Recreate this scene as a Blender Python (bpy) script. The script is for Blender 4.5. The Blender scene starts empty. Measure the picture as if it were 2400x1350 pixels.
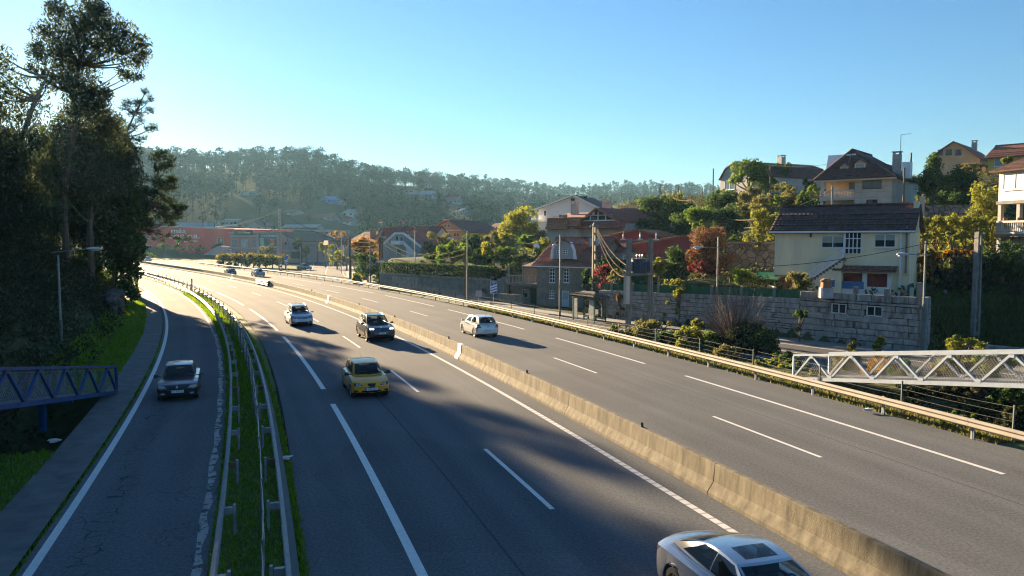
import bpy, bmesh, math, random
import numpy as np
from mathutils import Vector, Matrix
from mathutils.bvhtree import BVHTree

sc = bpy.context.scene
R = math.radians
random.seed(7)
rng = np.random.default_rng(7)
COL = sc.collection

# ------------------------------------------------------------------ camera
CAM_H, PITCH, FOC = 7.0, R(3.6), 1800.0
cam_data = bpy.data.cameras.new("camera")
cam_data.sensor_width = 36.0
cam_data.lens = 27.0
cam_data.clip_end = 6000.0
cam_data.clip_start = 0.1
cam = bpy.data.objects.new("camera", cam_data)
cam.location = (0, 0, CAM_H)
cam.rotation_euler = (R(90) - PITCH, 0, 0)
COL.objects.link(cam)
sc.camera = cam

# ------------------------------------------------------------------ light
SUN_AZ, SUN_EL = R(-32.7), R(11.8)          # azimuth from +Y towards +X
world = bpy.data.worlds.new("World")
sc.world = world
world.use_nodes = True
wn = world.node_tree.nodes
wl = world.node_tree.links
bg = wn["Background"]
sky = wn.new("ShaderNodeTexSky")
sky.sky_type = 'NISHITA'
sky.sun_disc = False
sky.sun_elevation = SUN_EL
sky.sun_rotation = SUN_AZ
sky.air_density = 1.2
sky.dust_density = 0.12
sky.ozone_density = 5.5
sky.altitude = 50
tint = wn.new("ShaderNodeMix"); tint.data_type = 'RGBA'; tint.blend_type = 'MULTIPLY'; tint.inputs[0].default_value = 1.0
tint.inputs[7].default_value = (.82, .87, .88, 1)
wl.new(sky.outputs[0], tint.inputs[6]); wl.new(tint.outputs[2], bg.inputs[0])
bg.inputs[1].default_value = 0.043
sun_dir = Vector((math.sin(SUN_AZ) * math.cos(SUN_EL), math.cos(SUN_AZ) * math.cos(SUN_EL), math.sin(SUN_EL)))
sd = bpy.data.lights.new("sun", 'SUN')
sd.energy = 5.0
sd.angle = R(0.5)
sd.color = (1.0, 0.74, 0.45)
so = bpy.data.objects.new("sun", sd)
so.rotation_euler = sun_dir.to_track_quat('Z', 'Y').to_euler()
so.location = (-60, 90, 60)
COL.objects.link(so)
sc.view_settings.view_transform = 'Standard'
sc.view_settings.look = 'None'
sc.view_settings.exposure = 2.4
sc.view_settings.gamma = 1.0
sc.view_settings.use_curve_mapping = False
sc.render.engine = 'CYCLES'
sc.cycles.use_denoising = True
sc.cycles.pixel_filter_type = 'BLACKMAN_HARRIS'
sc.cycles.filter_width = 1.15
sc.cycles.max_bounces = 6
sc.cycles.diffuse_bounces = 4
sc.cycles.glossy_bounces = 3
sc.cycles.transmission_bounces = 5
sc.cycles.transparent_max_bounces = 8
sc.cycles.volume_bounces = 0
sc.cycles.sample_clamp_indirect = 6.0
sc.cycles.caustics_reflective = False
sc.cycles.caustics_refractive = False

# ------------------------------------------------------------------ sight lines: a pixel of the 2400 px wide photograph to a place
def ray(px, py):
    a, b = (px - 1200) / FOC, (675 - py) / FOC
    c, s = math.cos(PITCH), math.sin(PITCH)
    return Vector((a, c + b * s, -s + b * c))
def G(px, py, z=0.0):
    d = ray(px, py)
    t = (z - CAM_H) / d.z
    return Vector((d.x * t, d.y * t, z))
def P(px, py, Y):
    d = ray(px, py)
    t = Y / d.y
    return Vector((d.x * t, Y, CAM_H + d.z * t))

# ------------------------------------------------------------------ materials
MATS = {}
def _nt(name):
    m = bpy.data.materials.new(name)
    m.use_nodes = True
    return m, m.node_tree.nodes, m.node_tree.links, m.node_tree.nodes["Principled BSDF"]
def M(name, col, rough=.8, metal=0., v=.18, scale=1.5, bump=0., bscale=30., col2=None, coat=0., spec=.5, stretch=None, emit=0., alpha=None):
    if name in MATS: return MATS[name]
    m, n, l, b = _nt(name)
    b.inputs['Roughness'].default_value = rough
    b.inputs['Metallic'].default_value = metal
    b.inputs['Specular IOR Level'].default_value = spec
    b.inputs['Coat Weight'].default_value = coat
    b.inputs['Coat Roughness'].default_value = .05
    c = np.array(col[:3], float)
    geo = n.new("ShaderNodeNewGeometry")
    src = geo.outputs['Position']
    if stretch:
        mp = n.new("ShaderNodeMapping"); mp.inputs['Scale'].default_value = stretch
        l.new(src, mp.inputs['Vector']); src = mp.outputs[0]
    if v > 0 or col2 is not None:
        tx = n.new("ShaderNodeTexNoise"); tx.inputs['Scale'].default_value = scale; tx.inputs['Detail'].default_value = 7; tx.inputs['Roughness'].default_value = .65
        l.new(src, tx.inputs['Vector'])
        rp = n.new("ShaderNodeValToRGB")
        c2 = np.array(col2[:3], float) if col2 is not None else c * (1 + v)
        c1 = c if col2 is not None else c * (1 - v)
        rp.color_ramp.elements[0].position = .33; rp.color_ramp.elements[1].position = .67
        rp.color_ramp.elements[0].color = (*c1, 1); rp.color_ramp.elements[1].color = (*np.clip(c2, 0, 1), 1)
        l.new(tx.outputs['Fac'], rp.inputs[0]); l.new(rp.outputs[0], b.inputs['Base Color'])
    else:
        b.inputs['Base Color'].default_value = (*c, 1)
    if bump:
        t2 = n.new("ShaderNodeTexNoise"); t2.inputs['Scale'].default_value = bscale; t2.inputs['Detail'].default_value = 5
        l.new(src, t2.inputs['Vector'])
        bp = n.new("ShaderNodeBump"); bp.inputs['Strength'].default_value = bump; bp.inputs['Distance'].default_value = .03
        l.new(t2.outputs['Fac'], bp.inputs['Height']); l.new(bp.outputs[0], b.inputs['Normal'])
    if emit:
        b.inputs['Emission Color'].default_value = (*c, 1); b.inputs['Emission Strength'].default_value = emit
    MATS[name] = m
    return m
def LM(name, cols, transl=.4, rough=.7, spec=.2):
    """leaf material: every leaf (mesh island) takes its own tone; light passes through"""
    if name in MATS: return MATS[name]
    m, n, l, b = _nt(name)
    geo = n.new("ShaderNodeNewGeometry")
    rp = n.new("ShaderNodeValToRGB")
    el = rp.color_ramp.elements
    while len(el) < len(cols): el.new(.5)
    for i, c in enumerate(cols):
        el[i].position = i / max(1, len(cols) - 1); el[i].color = (*c, 1)
    l.new(geo.outputs['Random Per Island'], rp.inputs[0])
    l.new(rp.outputs[0], b.inputs['Base Color'])
    b.inputs['Roughness'].default_value = rough
    b.inputs['Specular IOR Level'].default_value = spec
    tr = n.new("ShaderNodeBsdfTranslucent")
    hs = n.new("ShaderNodeHueSaturation"); hs.inputs['Value'].default_value = 2.1; hs.inputs['Hue'].default_value = .485; hs.inputs['Saturation'].default_value = 1.1
    l.new(rp.outputs[0], hs.inputs['Color']); l.new(hs.outputs[0], tr.inputs[0])
    mx = n.new("ShaderNodeMixShader"); mx.inputs[0].default_value = transl
    l.new(b.outputs[0], mx.inputs[1]); l.new(tr.outputs[0], mx.inputs[2])
    l.new(mx.outputs[0], n["Material Output"].inputs['Surface'])
    MATS[name] = m
    return m
def GLASS(name, col=(.02, .03, .035), see=.25, rough=.03):
    """window or windscreen glass: clear part, tinted part, mirror coat"""
    if name in MATS: return MATS[name]
    m, n, l, b = _nt(name)
    b.inputs['Base Color'].default_value = (*col, 1); b.inputs['Roughness'].default_value = rough
    b.inputs['Specular IOR Level'].default_value = .7
    if see > 0:
        t = n.new("ShaderNodeBsdfTransparent"); t.inputs[0].default_value = (.75, .85, .85, 1)
        mx = n.new("ShaderNodeMixShader"); mx.inputs[0].default_value = see
        l.new(b.outputs[0], mx.inputs[1]); l.new(t.outputs[0], mx.inputs[2]); l.new(mx.outputs[0], n["Material Output"].inputs['Surface'])
    MATS[name] = m
    return m

# ------------------------------------------------------------------ object helpers
def tag(o, label=None, cat=None, group=None, kind=None):
    if label: o['label'] = label
    if cat: o['category'] = cat
    if group: o['group'] = group
    if kind: o['kind'] = kind
    return o
ORD = ['first', 'second', 'third', 'fourth', 'fifth', 'sixth', 'seventh', 'eighth', 'ninth', 'tenth']
def thing(name, label, cat, loc=(0, 0, 0), rotz=0., group=None):
    o = bpy.data.objects.new(name, None)
    o.empty_display_size = .3
    o.location = loc; o.rotation_euler = (0, 0, rotz)
    COL.objects.link(o)
    return tag(o, label, cat, group)
class MB:
    """collects shapes into one mesh"""
    def __init__(s): s.v = []; s.f = []
    def add(s, vs, fs):
        k = len(s.v); s.v += [tuple(a) for a in vs]; s.f += [tuple(i + k for i in q) for q in fs]; return s
    def box(s, c, d, rz=0., M4=None, taper=1.):
        x, y, z = d[0] / 2, d[1] / 2, d[2] / 2
        vs = [Vector((a * x * (taper if e > 0 else 1), b_ * y * (taper if e > 0 else 1), e * z)) for e in (-1, 1) for b_ in (-1, 1) for a in (-1, 1)]
        if rz:
            q = Matrix.Rotation(rz, 3, 'Z'); vs = [q @ a for a in vs]
        if M4 is not None: vs = [M4 @ a for a in vs]
        vs = [a + Vector(c) for a in vs]
        return s.add(vs, [(0, 2, 3, 1), (4, 5, 7, 6), (0, 1, 5, 4), (1, 3, 7, 5), (3, 2, 6, 7), (2, 0, 4, 6)])
    def bar(s, a, b, w, h=None, up=(0, 0, 1)):
        """square bar from a to b"""
        a, b = Vector(a), Vector(b); h = h or w
        d = (b - a).normalized(); u = Vector(up)
        if abs(d.dot(u)) > .98: u = Vector((0, 1, 0))
        x = d.cross(u).normalized() * w / 2; y = x.cross(d).normalized() * h / 2
        vs = [a - x - y, a + x - y, a + x + y, a - x + y, b - x - y, b + x - y, b + x + y, b - x + y]
        return s.add(vs, [(3, 2, 1, 0), (4, 5, 6, 7), (0, 1, 5, 4), (1, 2, 6, 5), (2, 3, 7, 6), (3, 0, 4, 7)])
    def tube(s, pts, r, n=6, cap=True):
        pts = [Vector(p) for p in pts]
        rs = r if hasattr(r, '__len__') else [r] * len(pts)
        vs = []; fs = []
        ref = None
        for i, p in enumerate(pts):
            d = (pts[min(i + 1, len(pts) - 1)] - pts[max(i - 1, 0)]).normalized()
            if ref is None:
                ref = Vector((0, 0, 1)) if abs(d.z) < .9 else Vector((1, 0, 0))
            x = d.cross(ref).normalized(); y = x.cross(d).normalized(); ref = y if abs(d.dot(y)) < .9 else ref
            for k in range(n):
                t = 2 * math.pi * k / n
                vs.append(p + (x * math.cos(t) + y * math.sin(t)) * rs[i])
        for i in range(len(pts) - 1):
            for k in range(n):
                a = i * n + k; b = i * n + (k + 1) % n
                fs.append((a, b, b + n, a + n))
        if cap:
            fs.append(tuple(range(n - 1, -1, -1))); fs.append(tuple(range((len(pts) - 1) * n, len(pts) * n)))
        return s.add(vs, fs)
    def prism(s, poly, axis, a, b):
        """polygon given in two coordinates swept along the third axis (0,1,2) from a to b"""
        def mk(u, w, t):
            return (t, u, w) if axis == 0 else ((u, t, w) if axis == 1 else (u, w, t))
        n = len(poly)
        vs = [mk(u, w, a) for u, w in poly] + [mk(u, w, b) for u, w in poly]
        fs = [tuple(range(n - 1, -1, -1)), tuple(range(n, 2 * n))] + [(i, (i + 1) % n, n + (i + 1) % n, n + i) for i in range(n)]
        return s.add(vs, fs)
    def disc(s, c, r, n=16, axis=1, t=.01):
        return s.prism([(c[(axis + 1) % 3 if axis != 1 else 0] + r * math.cos(2 * math.pi * k / n), c[2 if axis != 2 else 1] + r * math.sin(2 * math.pi * k / n)) for k in range(n)] if axis == 1 else
                       [((c[1] if axis == 0 else c[0]) + r * math.cos(2 * math.pi * k / n), (c[2] if axis == 0 else c[1]) + r * math.sin(2 * math.pi * k / n)) for k in range(n)], axis, c[axis] - t / 2, c[axis] + t / 2)
    def lathe(s, prof, c=(0, 0, 0), n=12):
        vs = []; fs = []
        for r, z in prof:
            for k in range(n):
                t = 2 * math.pi * k / n; vs.append((c[0] + r * math.cos(t), c[1] + r * math.sin(t), c[2] + z))
        for i in range(len(prof) - 1):
            for k in range(n):
                a = i * n + k; b = i * n + (k + 1) % n; fs.append((a, b, b + n, a + n))
        return s.add(vs, fs)
    def quad(s, a, b, c, d): return s.add([a, b, c, d], [(0, 1, 2, 3)])
    def mesh(s, name, mat, smooth=False, sharp=40, fix=True):
        me = bpy.data.meshes.new(name)
        me.from_pydata(s.v, [], s.f)
        if fix:
            bm = bmesh.new(); bm.from_mesh(me); bmesh.ops.recalc_face_normals(bm, faces=bm.faces); bm.to_mesh(me); bm.free()
        if mat: me.materials.append(mat)
        if smooth:
            me.shade_smooth()
            me.set_sharp_from_angle(angle=R(sharp))
        me.update()
        return me
    def build(s, name, mat, parent=None, world=False, smooth=False, sharp=40, label=None, kind=None, fix=True):
        if world and parent is not None:
            o = parent.location; c, sn = math.cos(-parent.rotation_euler.z), math.sin(-parent.rotation_euler.z)
            s.v = [((x - o.x) * c - (y - o.y) * sn, (x - o.x) * sn + (y - o.y) * c, z - o.z) for x, y, z in s.v]
        ob = bpy.data.objects.new(name, s.mesh(name, mat, smooth, sharp, fix))
        COL.objects.link(ob)
        if parent is not None: ob.parent = parent
        if label: ob['label'] = label
        if kind: ob['kind'] = kind
        return ob
def np_mesh(name, V, F, mat, smooth=False):
    """fast mesh from arrays; F is (n, k)"""
    me = bpy.data.meshes.new(name)
    V = np.asarray(V, np.float32); F = np.asarray(F, np.int32)
    me.vertices.add(len(V)); me.vertices.foreach_set('co', V.ravel())
    k = F.shape[1]
    me.loops.add(F.size); me.loops.foreach_set('vertex_index', F.ravel())
    me.polygons.add(len(F)); me.polygons.foreach_set('loop_start', np.arange(0, F.size, k, dtype=np.int32))
    if smooth: me.polygons.foreach_set('use_smooth', np.ones(len(F), bool))
    if mat: me.materials.append(mat)
    me.update(calc_edges=True)
    return me
def link(name, me, parent=None, loc=None):
    o = bpy.data.objects.new(name, me); COL.objects.link(o)
    if parent is not None: o.parent = parent
    if loc is not None: o.location = loc
    return o
def copy_tree(o, parent=None):
    c = o.copy(); COL.objects.link(c); c.parent = parent
    for ch in list(o.children): copy_tree(ch, c)
    return c
def text(name, body, size, parent, loc, rot, mat, align='CENTER', extrude=.004, sx=1.):
    cu = bpy.data.curves.new(name, 'FONT'); cu.body = body; cu.size = size; cu.align_x = align; cu.align_y = 'CENTER'; cu.extrude = extrude; cu.resolution_u = 3
    tmp = bpy.data.objects.new(name, cu)
    me = bpy.data.meshes.new_from_object(tmp)
    bpy.data.objects.remove(tmp); bpy.data.curves.remove(cu)
    me.materials.clear(); me.materials.append(mat)
    o = bpy.data.objects.new(name, me); COL.objects.link(o); o.parent = parent; o.location = loc; o.rotation_euler = rot; o.scale = (sx, 1, 1)
    return o

# ------------------------------------------------------------------ road frame: centre line fitted to the motorway's curve
PC = np.array([2.62028748, -8.85316275, -3.40175283, -30.9154959, 11.99128915])
DC = np.polyder(PC)
def _cl(y):
    y = np.asarray(y, float)
    yc = np.clip(y, 12, 185)
    t = np.polyval(DC, yc / 100) / 100
    x = np.polyval(PC, yc / 100) + t * (y - yc)
    return x, t
def RP(y, off):
    """point at station y, off metres to the right of the median barrier"""
    x, t = _cl(y)
    n = np.hypot(1, t)
    return x + off / n, y - t * off / n
def R3(y, off, z=0.):
    x, yy = RP(y, off); return Vector((float(x), float(yy), z))
def road_inv(x, y):
    """arrays of points to (station, offset)"""
    s = np.array(y, float)
    o = np.zeros_like(s)
    for _ in range(8):
        cx, t = _cl(s); n = np.hypot(1, t)
        o = (x - cx) / n + 0 * s
        o = ((x - cx) * 1 - (y - s) * t) / n
        s = s + ((x - cx) * t + (y - s)) / n ** 2 * .9
    return s, o
def heading(y):
    """road tangent angle (direction of increasing station), measured as rotation z of +Y"""
    _, t = _cl(y); return -math.atan(float(t)) * -1 if False else math.atan2(-float(t), 1)
# ================================================================== TERRAIN
def sstep(a, b, x):
    t = np.clip((x - a) / (b - a), 0, 1); return t * t * (3 - 2 * t)
# far edge of the service road (kerb) and near edge, as polylines in the plane, running away from the camera
KERB = [(40, 18), (29, 36), (22.6, 47), (18.3, 53), (9.9, 62.4), (3.7, 71.2)] + [tuple(float(a) for a in RP(y, o)) for y, o in ((88, 15.7), (100, 15.9), (118, 16.6))] + [(-31.3, 146), (-45, 209), (-57, 251), (-68, 279), (-82, 302), (-104, 318)]
NEAR = [(32, 12), (23, 30), (15.2, 43.5), (10.2, 51), (6.4, 57.5), (2.0, 66)] + [tuple(float(a) for a in RP(y, 13.2)) for y in (80, 92, 104, 120, 140)] + [(-46, 167), (-55.5, 209), (-64, 241), (-78, 272), (-102, 298)]
_kx = np.array([k[0] for k in KERB]); _ky = np.array([k[1] for k in KERB])
def kerb_x(y): return np.interp(y, _ky, _kx)
# foot of the walls and slopes on the right (x for every y)
BASE = [(52, 10), (45, 18), (34, 36), (25.5, 47.2), (19.0, 54), (13.75, 60.6), (8.1, 68.9), (10.5, 74), (10.8, 82), (8, 86), (-.2, 88.9), (-11, 99.5), (-18.5, 108.5)] + [tuple(float(a) for a in RP(y, o)) for y, o in ((122, 20),)] + [(-27, 146), (-38, 209), (-48, 251), (-58, 279), (-70, 310)]
_bx = np.array([k[0] for k in BASE]); _by = np.array([k[1] for k in BASE])
def base_x(y): return np.interp(y, _by, _bx)
def pz(px, py, Y): p = P(px, py, Y); return (p.x, p.y, p.z)
ANCH = [  # heights of terraces and house plots on the right-hand slope
    pz(1500, 670, 70), pz(1700, 668, 60), (22.0, 56, 3.0), (28, 51, 3.1), (24, 66, 4.5), (33, 60, 4.5), (20, 66, 4.2),
    pz(1300, 716, 82), pz(1480, 640, 78), pz(1500, 608, 88), pz(1640, 600, 84), pz(1380, 590, 100),
    pz(1350, 560, 125), (8, 104, 5.5), pz(1000, 640, 102), pz(1150, 640, 96), pz(930, 612, 136), pz(1060, 588, 152), pz(820, 620, 150), pz(1200, 600, 115),
    pz(1950, 505, 90), pz(2130, 500, 86), pz(2260, 500, 80), pz(1760, 452, 130), pz(1890, 432, 140), pz(2230, 412, 125), pz(2370, 412, 112),
    pz(2370, 600, 62), pz(2250, 560, 66), pz(2250, 700, 55), pz(2390, 700, 52), pz(2180, 640, 62), pz(2250, 610, 60), pz(2330, 820, 47),
    pz(1570, 560, 105), pz(1650, 500, 120), pz(1560, 465, 150), pz(1700, 560, 88), pz(1780, 520, 88), pz(1850, 480, 105),
    pz(2700, 440, 120), pz(2700, 560, 70), pz(3000, 640, 50), (60, 30, 6), (70, 60, 12), (50, 20, 2), (110, 120, 17), (120, 60, 16), (90, 20, 12), (80, -20, 8), (45, -20, 1),
    (60, 190, 16), (20, 190, 8), (-12, 190, 3), (-24, 165, 2.5), (-34, 215, 1.5), (-44, 260, 1.5), (100, 190, 18), (150, 150, 18), (60, 150, 16), (85, 140, 17.5)]
AX = np.array(ANCH)
def right_h(x, y):
    d2 = (x[..., None] - AX[:, 0]) ** 2 + (y[..., None] - AX[:, 1]) ** 2 + 4.0
    w = d2 ** -1.6
    return (w * AX[:, 2]).sum(-1) / w.sum(-1)
RIDGE = np.array([(-3000, 430, 600), (-800, 420, 600), (0, 400, 600), (340, 384, 610), (450, 396, 610), (600, 388, 620), (680, 386, 620), (740, 388, 620), (790, 408, 620), (830, 418, 640), (900, 432, 650),
                  (1000, 438, 700), (1080, 444, 760), (1150, 446, 860), (1250, 455, 950), (1330, 458, 1050), (1450, 450, 1100), (1540, 450, 1100), (1670, 455, 1100), (1900, 455, 1050), (2400, 450, 900), (4000, 430, 700), (9000, 430, 700)], float)
def far_h(x, y):
    yy = np.maximum(y, 120.)
    px = 1200 + FOC * x / yy
    py = np.interp(px, RIDGE[:, 0], RIDGE[:, 1]); D = np.interp(px, RIDGE[:, 0], RIDGE[:, 2])
    top = CAM_H + (561.8 - py) / FOC * D
    foot = 300.
    t = np.clip((y - foot) / (D - foot), 0, 1)
    z = .6 + (top - .6) * (t ** 1.15)
    return np.where(y > D, top - (y - D) * .06, z)
def ground_z(x, y):
    x = np.asarray(x, float); y = np.asarray(y, float)
    sh = x.shape
    x = x.ravel(); y = y.ravel()
    out = np.zeros_like(x)
    for i0 in range(0, len(x), 20000):
        xs, ys = x[i0:i0 + 20000], y[i0:i0 + 20000]
        s, o = road_inv(xs, ys)
        z = np.full_like(xs, -.06)
        # left bank
        toe = -19.7
        bank = np.clip((toe - o), 0, None)
        hb = np.where(bank < 16, bank * .85, 13.6 + (bank - 16) * .28)
        hb = np.minimum(hb, 24) * sstep(101, 90, s)
        z = z + hb
        # ditch under the left ramp
        z = z - 1.4 * sstep(43, 39, s) * sstep(29, 33, s) * sstep(-17.9, -19.5, o) * sstep(-24, -21, o)
        # right-hand slope
        dk = xs - base_x(ys)
        z = z - .05 * sstep(150, 230, ys)
        hr = right_h(xs, ys)
        z = z + np.where(dk > 0, hr, 0) * sstep(.2, 2.2, dk)
        # far land
        k = sstep(230, 310, ys)
        fz = far_h(xs, ys)
        z = z * (1 - k) + fz * k
        und = np.sin(xs * .31 + ys * .11) * np.cos(ys * .27 - xs * .07)
        z = z + und * .12 * np.clip(sstep(-20, -24, o) + sstep(3, 8, dk), 0, 1)
        out[i0:i0 + 20000] = z
    return out.reshape(sh)
def hill_hit(px, py, y0=300, y1=1100):
    """distance at which a sight line meets the hillside"""
    for yy in range(y0, y1, 4):
        q = P(px, py, yy)
        if gz(q.x, yy) >= q.z: return yy
    return y1
def gz(x, y): return float(ground_z(np.array([x]), np.array([y]))[0])
def axis(segs):
    a = []
    for lo, hi, st in segs: a += list(np.arange(lo, hi, st))
    return np.array(a + [segs[-1][1]], float)
gx = axis([(-1500, -400, 60), (-400, -120, 10), (-120, -60, 2.5), (-60, 60, .8), (60, 130, 2.5), (130, 400, 10), (400, 1500, 60)])
gy = axis([(-400, -60, 20), (-60, 10, 3), (10, 110, .9), (110, 200, 2), (200, 330, 4), (330, 1200, 14), (1200, 1600, 50)])
XX, YY = np.meshgrid(gx, gy)
ZZ = ground_z(XX, YY)
nx, ny = len(gx), len(gy)
Vg = np.stack([XX.ravel(), YY.ravel(), ZZ.ravel()], 1)
ii = (np.arange(ny - 1)[:, None] * nx + np.arange(nx - 1)[None, :]).ravel()
Fg = np.stack([ii, ii + 1, ii + nx + 1, ii + nx], 1)
def ground_mat():
    m, n, l, b = _nt("ground_earth_grass")
    geo = n.new("ShaderNodeNewGeometry")
    a = n.new("ShaderNodeTexNoise"); a.inputs['Scale'].default_value = .12; a.inputs['Detail'].default_value = 9
    c = n.new("ShaderNodeTexNoise"); c.inputs['Scale'].default_value = 2.2; c.inputs['Detail'].default_value = 8
    l.new(geo.outputs['Position'], a.inputs['Vector']); l.new(geo.outputs['Position'], c.inputs['Vector'])
    r1 = n.new("ShaderNodeValToRGB"); r2 = n.new("ShaderNodeValToRGB")
    for r, c1, c2 in ((r1, (.035, .055, .016), (.075, .085, .03)), (r2, (.03, .045, .014), (.10, .085, .045))):
        r.color_ramp.elements[0].position = .35; r.color_ramp.elements[1].position = .68
        r.color_ramp.elements[0].color = (*c1, 1); r.color_ramp.elements[1].color = (*c2, 1)
    l.new(a.outputs['Fac'], r1.inputs[0]); l.new(c.outputs['Fac'], r2.inputs[0])
    mx = n.new("ShaderNodeMix"); mx.data_type = 'RGBA'; mx.inputs[0].default_value = .5
    l.new(r1.outputs[0], mx.inputs[6]); l.new(r2.outputs[0], mx.inputs[7]); l.new(mx.outputs[2], b.inputs['Base Color'])
    b.inputs['Roughness'].default_value = .95; b.inputs['Specular IOR Level'].default_value = .1
    bp = n.new("ShaderNodeBump"); bp.inputs['Strength'].default_value = .6; bp.inputs['Distance'].default_value = .2
    l.new(c.outputs['Fac'], bp.inputs['Height']); l.new(bp.outputs[0], b.inputs['Normal'])
    return m
ground = link("ground", np_mesh("ground", Vg, Fg, ground_mat(), True)); tag(ground, kind='structure')

# ================================================================== ROADS
def asphalt(name, c1, c2, crack=False, lanes=None):
    m, n, l, b = _nt(name)
    geo = n.new("ShaderNodeNewGeometry"); pos = geo.outputs['Position']
    at = n.new("ShaderNodeAttribute"); at.attribute_name = 'road'      # x: station, y: offset across the road
    big = n.new("ShaderNodeTexNoise"); big.inputs['Scale'].default_value = .18; big.inputs['Detail'].default_value = 6
    l.new(pos, big.inputs['Vector'])
    mp = n.new("ShaderNodeMapping"); mp.inputs['Scale'].default_value = (.03, 1.1, 1); l.new(at.outputs['Vector'], mp.inputs['Vector'])
    trk = n.new("ShaderNodeTexNoise"); trk.inputs['Scale'].default_value = 1.; trk.inputs['Detail'].default_value = 4; l.new(mp.outputs[0], trk.inputs['Vector'])
    fine = n.new("ShaderNodeTexNoise"); fine.inputs['Scale'].default_value = 38; fine.inputs['Detail'].default_value = 3; fine.inputs['Roughness'].default_value = .8
    l.new(pos, fine.inputs['Vector'])
    def ma(op, a, b_):
        q = n.new("ShaderNodeMath"); q.operation = op
        for k, s_ in enumerate((a, b_)):
            if isinstance(s_, (int, float)): q.inputs[k].default_value = s_
            else: l.new(s_, q.inputs[k])
        return q.outputs[0]
    mid = n.new("ShaderNodeTexNoise"); mid.inputs['Scale'].default_value = 9; mid.inputs['Detail'].default_value = 5; mid.inputs['Roughness'].default_value = .75; l.new(pos, mid.inputs['Vector'])
    sx0 = n.new("ShaderNodeSeparateXYZ"); l.new(at.outputs['Vector'], sx0.inputs[0])
    wob0 = n.new("ShaderNodeTexNoise"); wob0.inputs['Scale'].default_value = .05; l.new(pos, wob0.inputs['Vector'])
    wheel = ma('SINE', ma('ADD', ma('MULTIPLY', sx0.outputs[1], 3.45), ma('MULTIPLY', wob0.outputs['Fac'], 2.5)), 0)      # polished wheel tracks and oily lane middles
    f = ma('ADD', ma('ADD', ma('MULTIPLY', big.outputs['Fac'], .4), ma('MULTIPLY', wheel, .035)), ma('ADD', ma('MULTIPLY', trk.outputs['Fac'], .42), ma('ADD', ma('MULTIPLY', mid.outputs['Fac'], .42), ma('MULTIPLY', fine.outputs['Fac'], .30))))
    rp = n.new("ShaderNodeValToRGB"); rp.color_ramp.elements[0].position = .52; rp.color_ramp.elements[1].position = 1.0
    rp.color_ramp.elements[0].color = (*c1, 1); rp.color_ramp.elements[1].color = (*c2, 1)
    l.new(f, rp.inputs[0])
    outc = rp.outputs[0]
    spk = n.new("ShaderNodeTexNoise"); spk.inputs['Scale'].default_value = 13; spk.inputs['Detail'].default_value = 3; spk.inputs['Roughness'].default_value = .9; l.new(pos, spk.inputs['Vector'])
    rs_ = n.new("ShaderNodeValToRGB"); rs_.color_ramp.elements[0].position = .36; rs_.color_ramp.elements[1].position = .64; rs_.color_ramp.elements[0].color = (.68, .68, .68, 1); rs_.color_ramp.elements[1].color = (1.22, 1.22, 1.22, 1)
    l.new(spk.outputs['Fac'], rs_.inputs[0]); ms_ = n.new("ShaderNodeMix"); ms_.data_type = 'RGBA'; ms_.blend_type = 'MULTIPLY'; ms_.inputs[0].default_value = 1; l.new(outc, ms_.inputs[6]); l.new(rs_.outputs[0], ms_.inputs[7]); outc = ms_.outputs[2]
    # sealed joints: thin dark seams along the lanes and a few tarred cracks across
    sj = ma('LESS_THAN', ma('ABSOLUTE', ma('ADD', ma('ADD', sx0.outputs[1], 6.3), ma('MULTIPLY', wob0.outputs['Fac'], .3)), 0), .03)
    sj2 = ma('LESS_THAN', ma('ABSOLUTE', ma('ADD', ma('ADD', sx0.outputs[1], -7.6), ma('MULTIPLY', wob0.outputs['Fac'], .25)), 0), .03)
    pat = n.new("ShaderNodeTexVoronoi"); pat.inputs['Scale'].default_value = .16; mpp = n.new("ShaderNodeMapping"); mpp.inputs['Scale'].default_value = (.5, 1.7, 1); l.new(at.outputs['Vector'], mpp.inputs['Vector']); l.new(mpp.outputs[0], pat.inputs['Vector'])
    spc = n.new("ShaderNodeSeparateColor"); l.new(pat.outputs['Color'], spc.inputs[0])
    dk_ = ma('MAXIMUM', ma('MULTIPLY', ma('MAXIMUM', sj, sj2), .45), ma('MULTIPLY', ma('GREATER_THAN', spc.outputs[0], .86), .10))
    mj = n.new("ShaderNodeMix"); mj.data_type = 'RGBA'; l.new(dk_, mj.inputs[0]); l.new(outc, mj.inputs[6]); mj.inputs[7].default_value = (.02, .02, .02, 1); outc = mj.outputs[2]
    if crack:
        wn_ = n.new("ShaderNodeTexNoise"); wn_.inputs['Scale'].default_value = 1.3; wn_.inputs['Detail'].default_value = 5; l.new(pos, wn_.inputs['Vector'])
        ad = n.new("ShaderNodeMix"); ad.data_type = 'RGBA'; ad.blend_type = 'ADD'; ad.inputs[0].default_value = .45; l.new(pos, ad.inputs[6]); l.new(wn_.outputs['Color'], ad.inputs[7])
        vo = n.new("ShaderNodeTexVoronoi"); vo.feature = 'DISTANCE_TO_EDGE'; vo.inputs['Scale'].default_value = 1.7; l.new(ad.outputs[2], vo.inputs['Vector'])
        sp = n.new("ShaderNodeSeparateXYZ"); l.new(at.outputs['Vector'], sp.inputs[0])
        wob = n.new("ShaderNodeTexNoise"); wob.inputs['Scale'].default_value = .35; l.new(pos, wob.inputs['Vector'])
        dist = ma('ABSOLUTE', ma('ADD', ma('ADD', sp.outputs[1], 15.35), ma('MULTIPLY', ma('SUBTRACT', wob.outputs['Fac'], .5), 1.1)), 0)
        msk = ma('MULTIPLY', ma('LESS_THAN', dist, .26), ma('LESS_THAN', sp.outputs[0], 46.))
        line = ma('LESS_THAN', vo.outputs['Distance'], .024)
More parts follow.
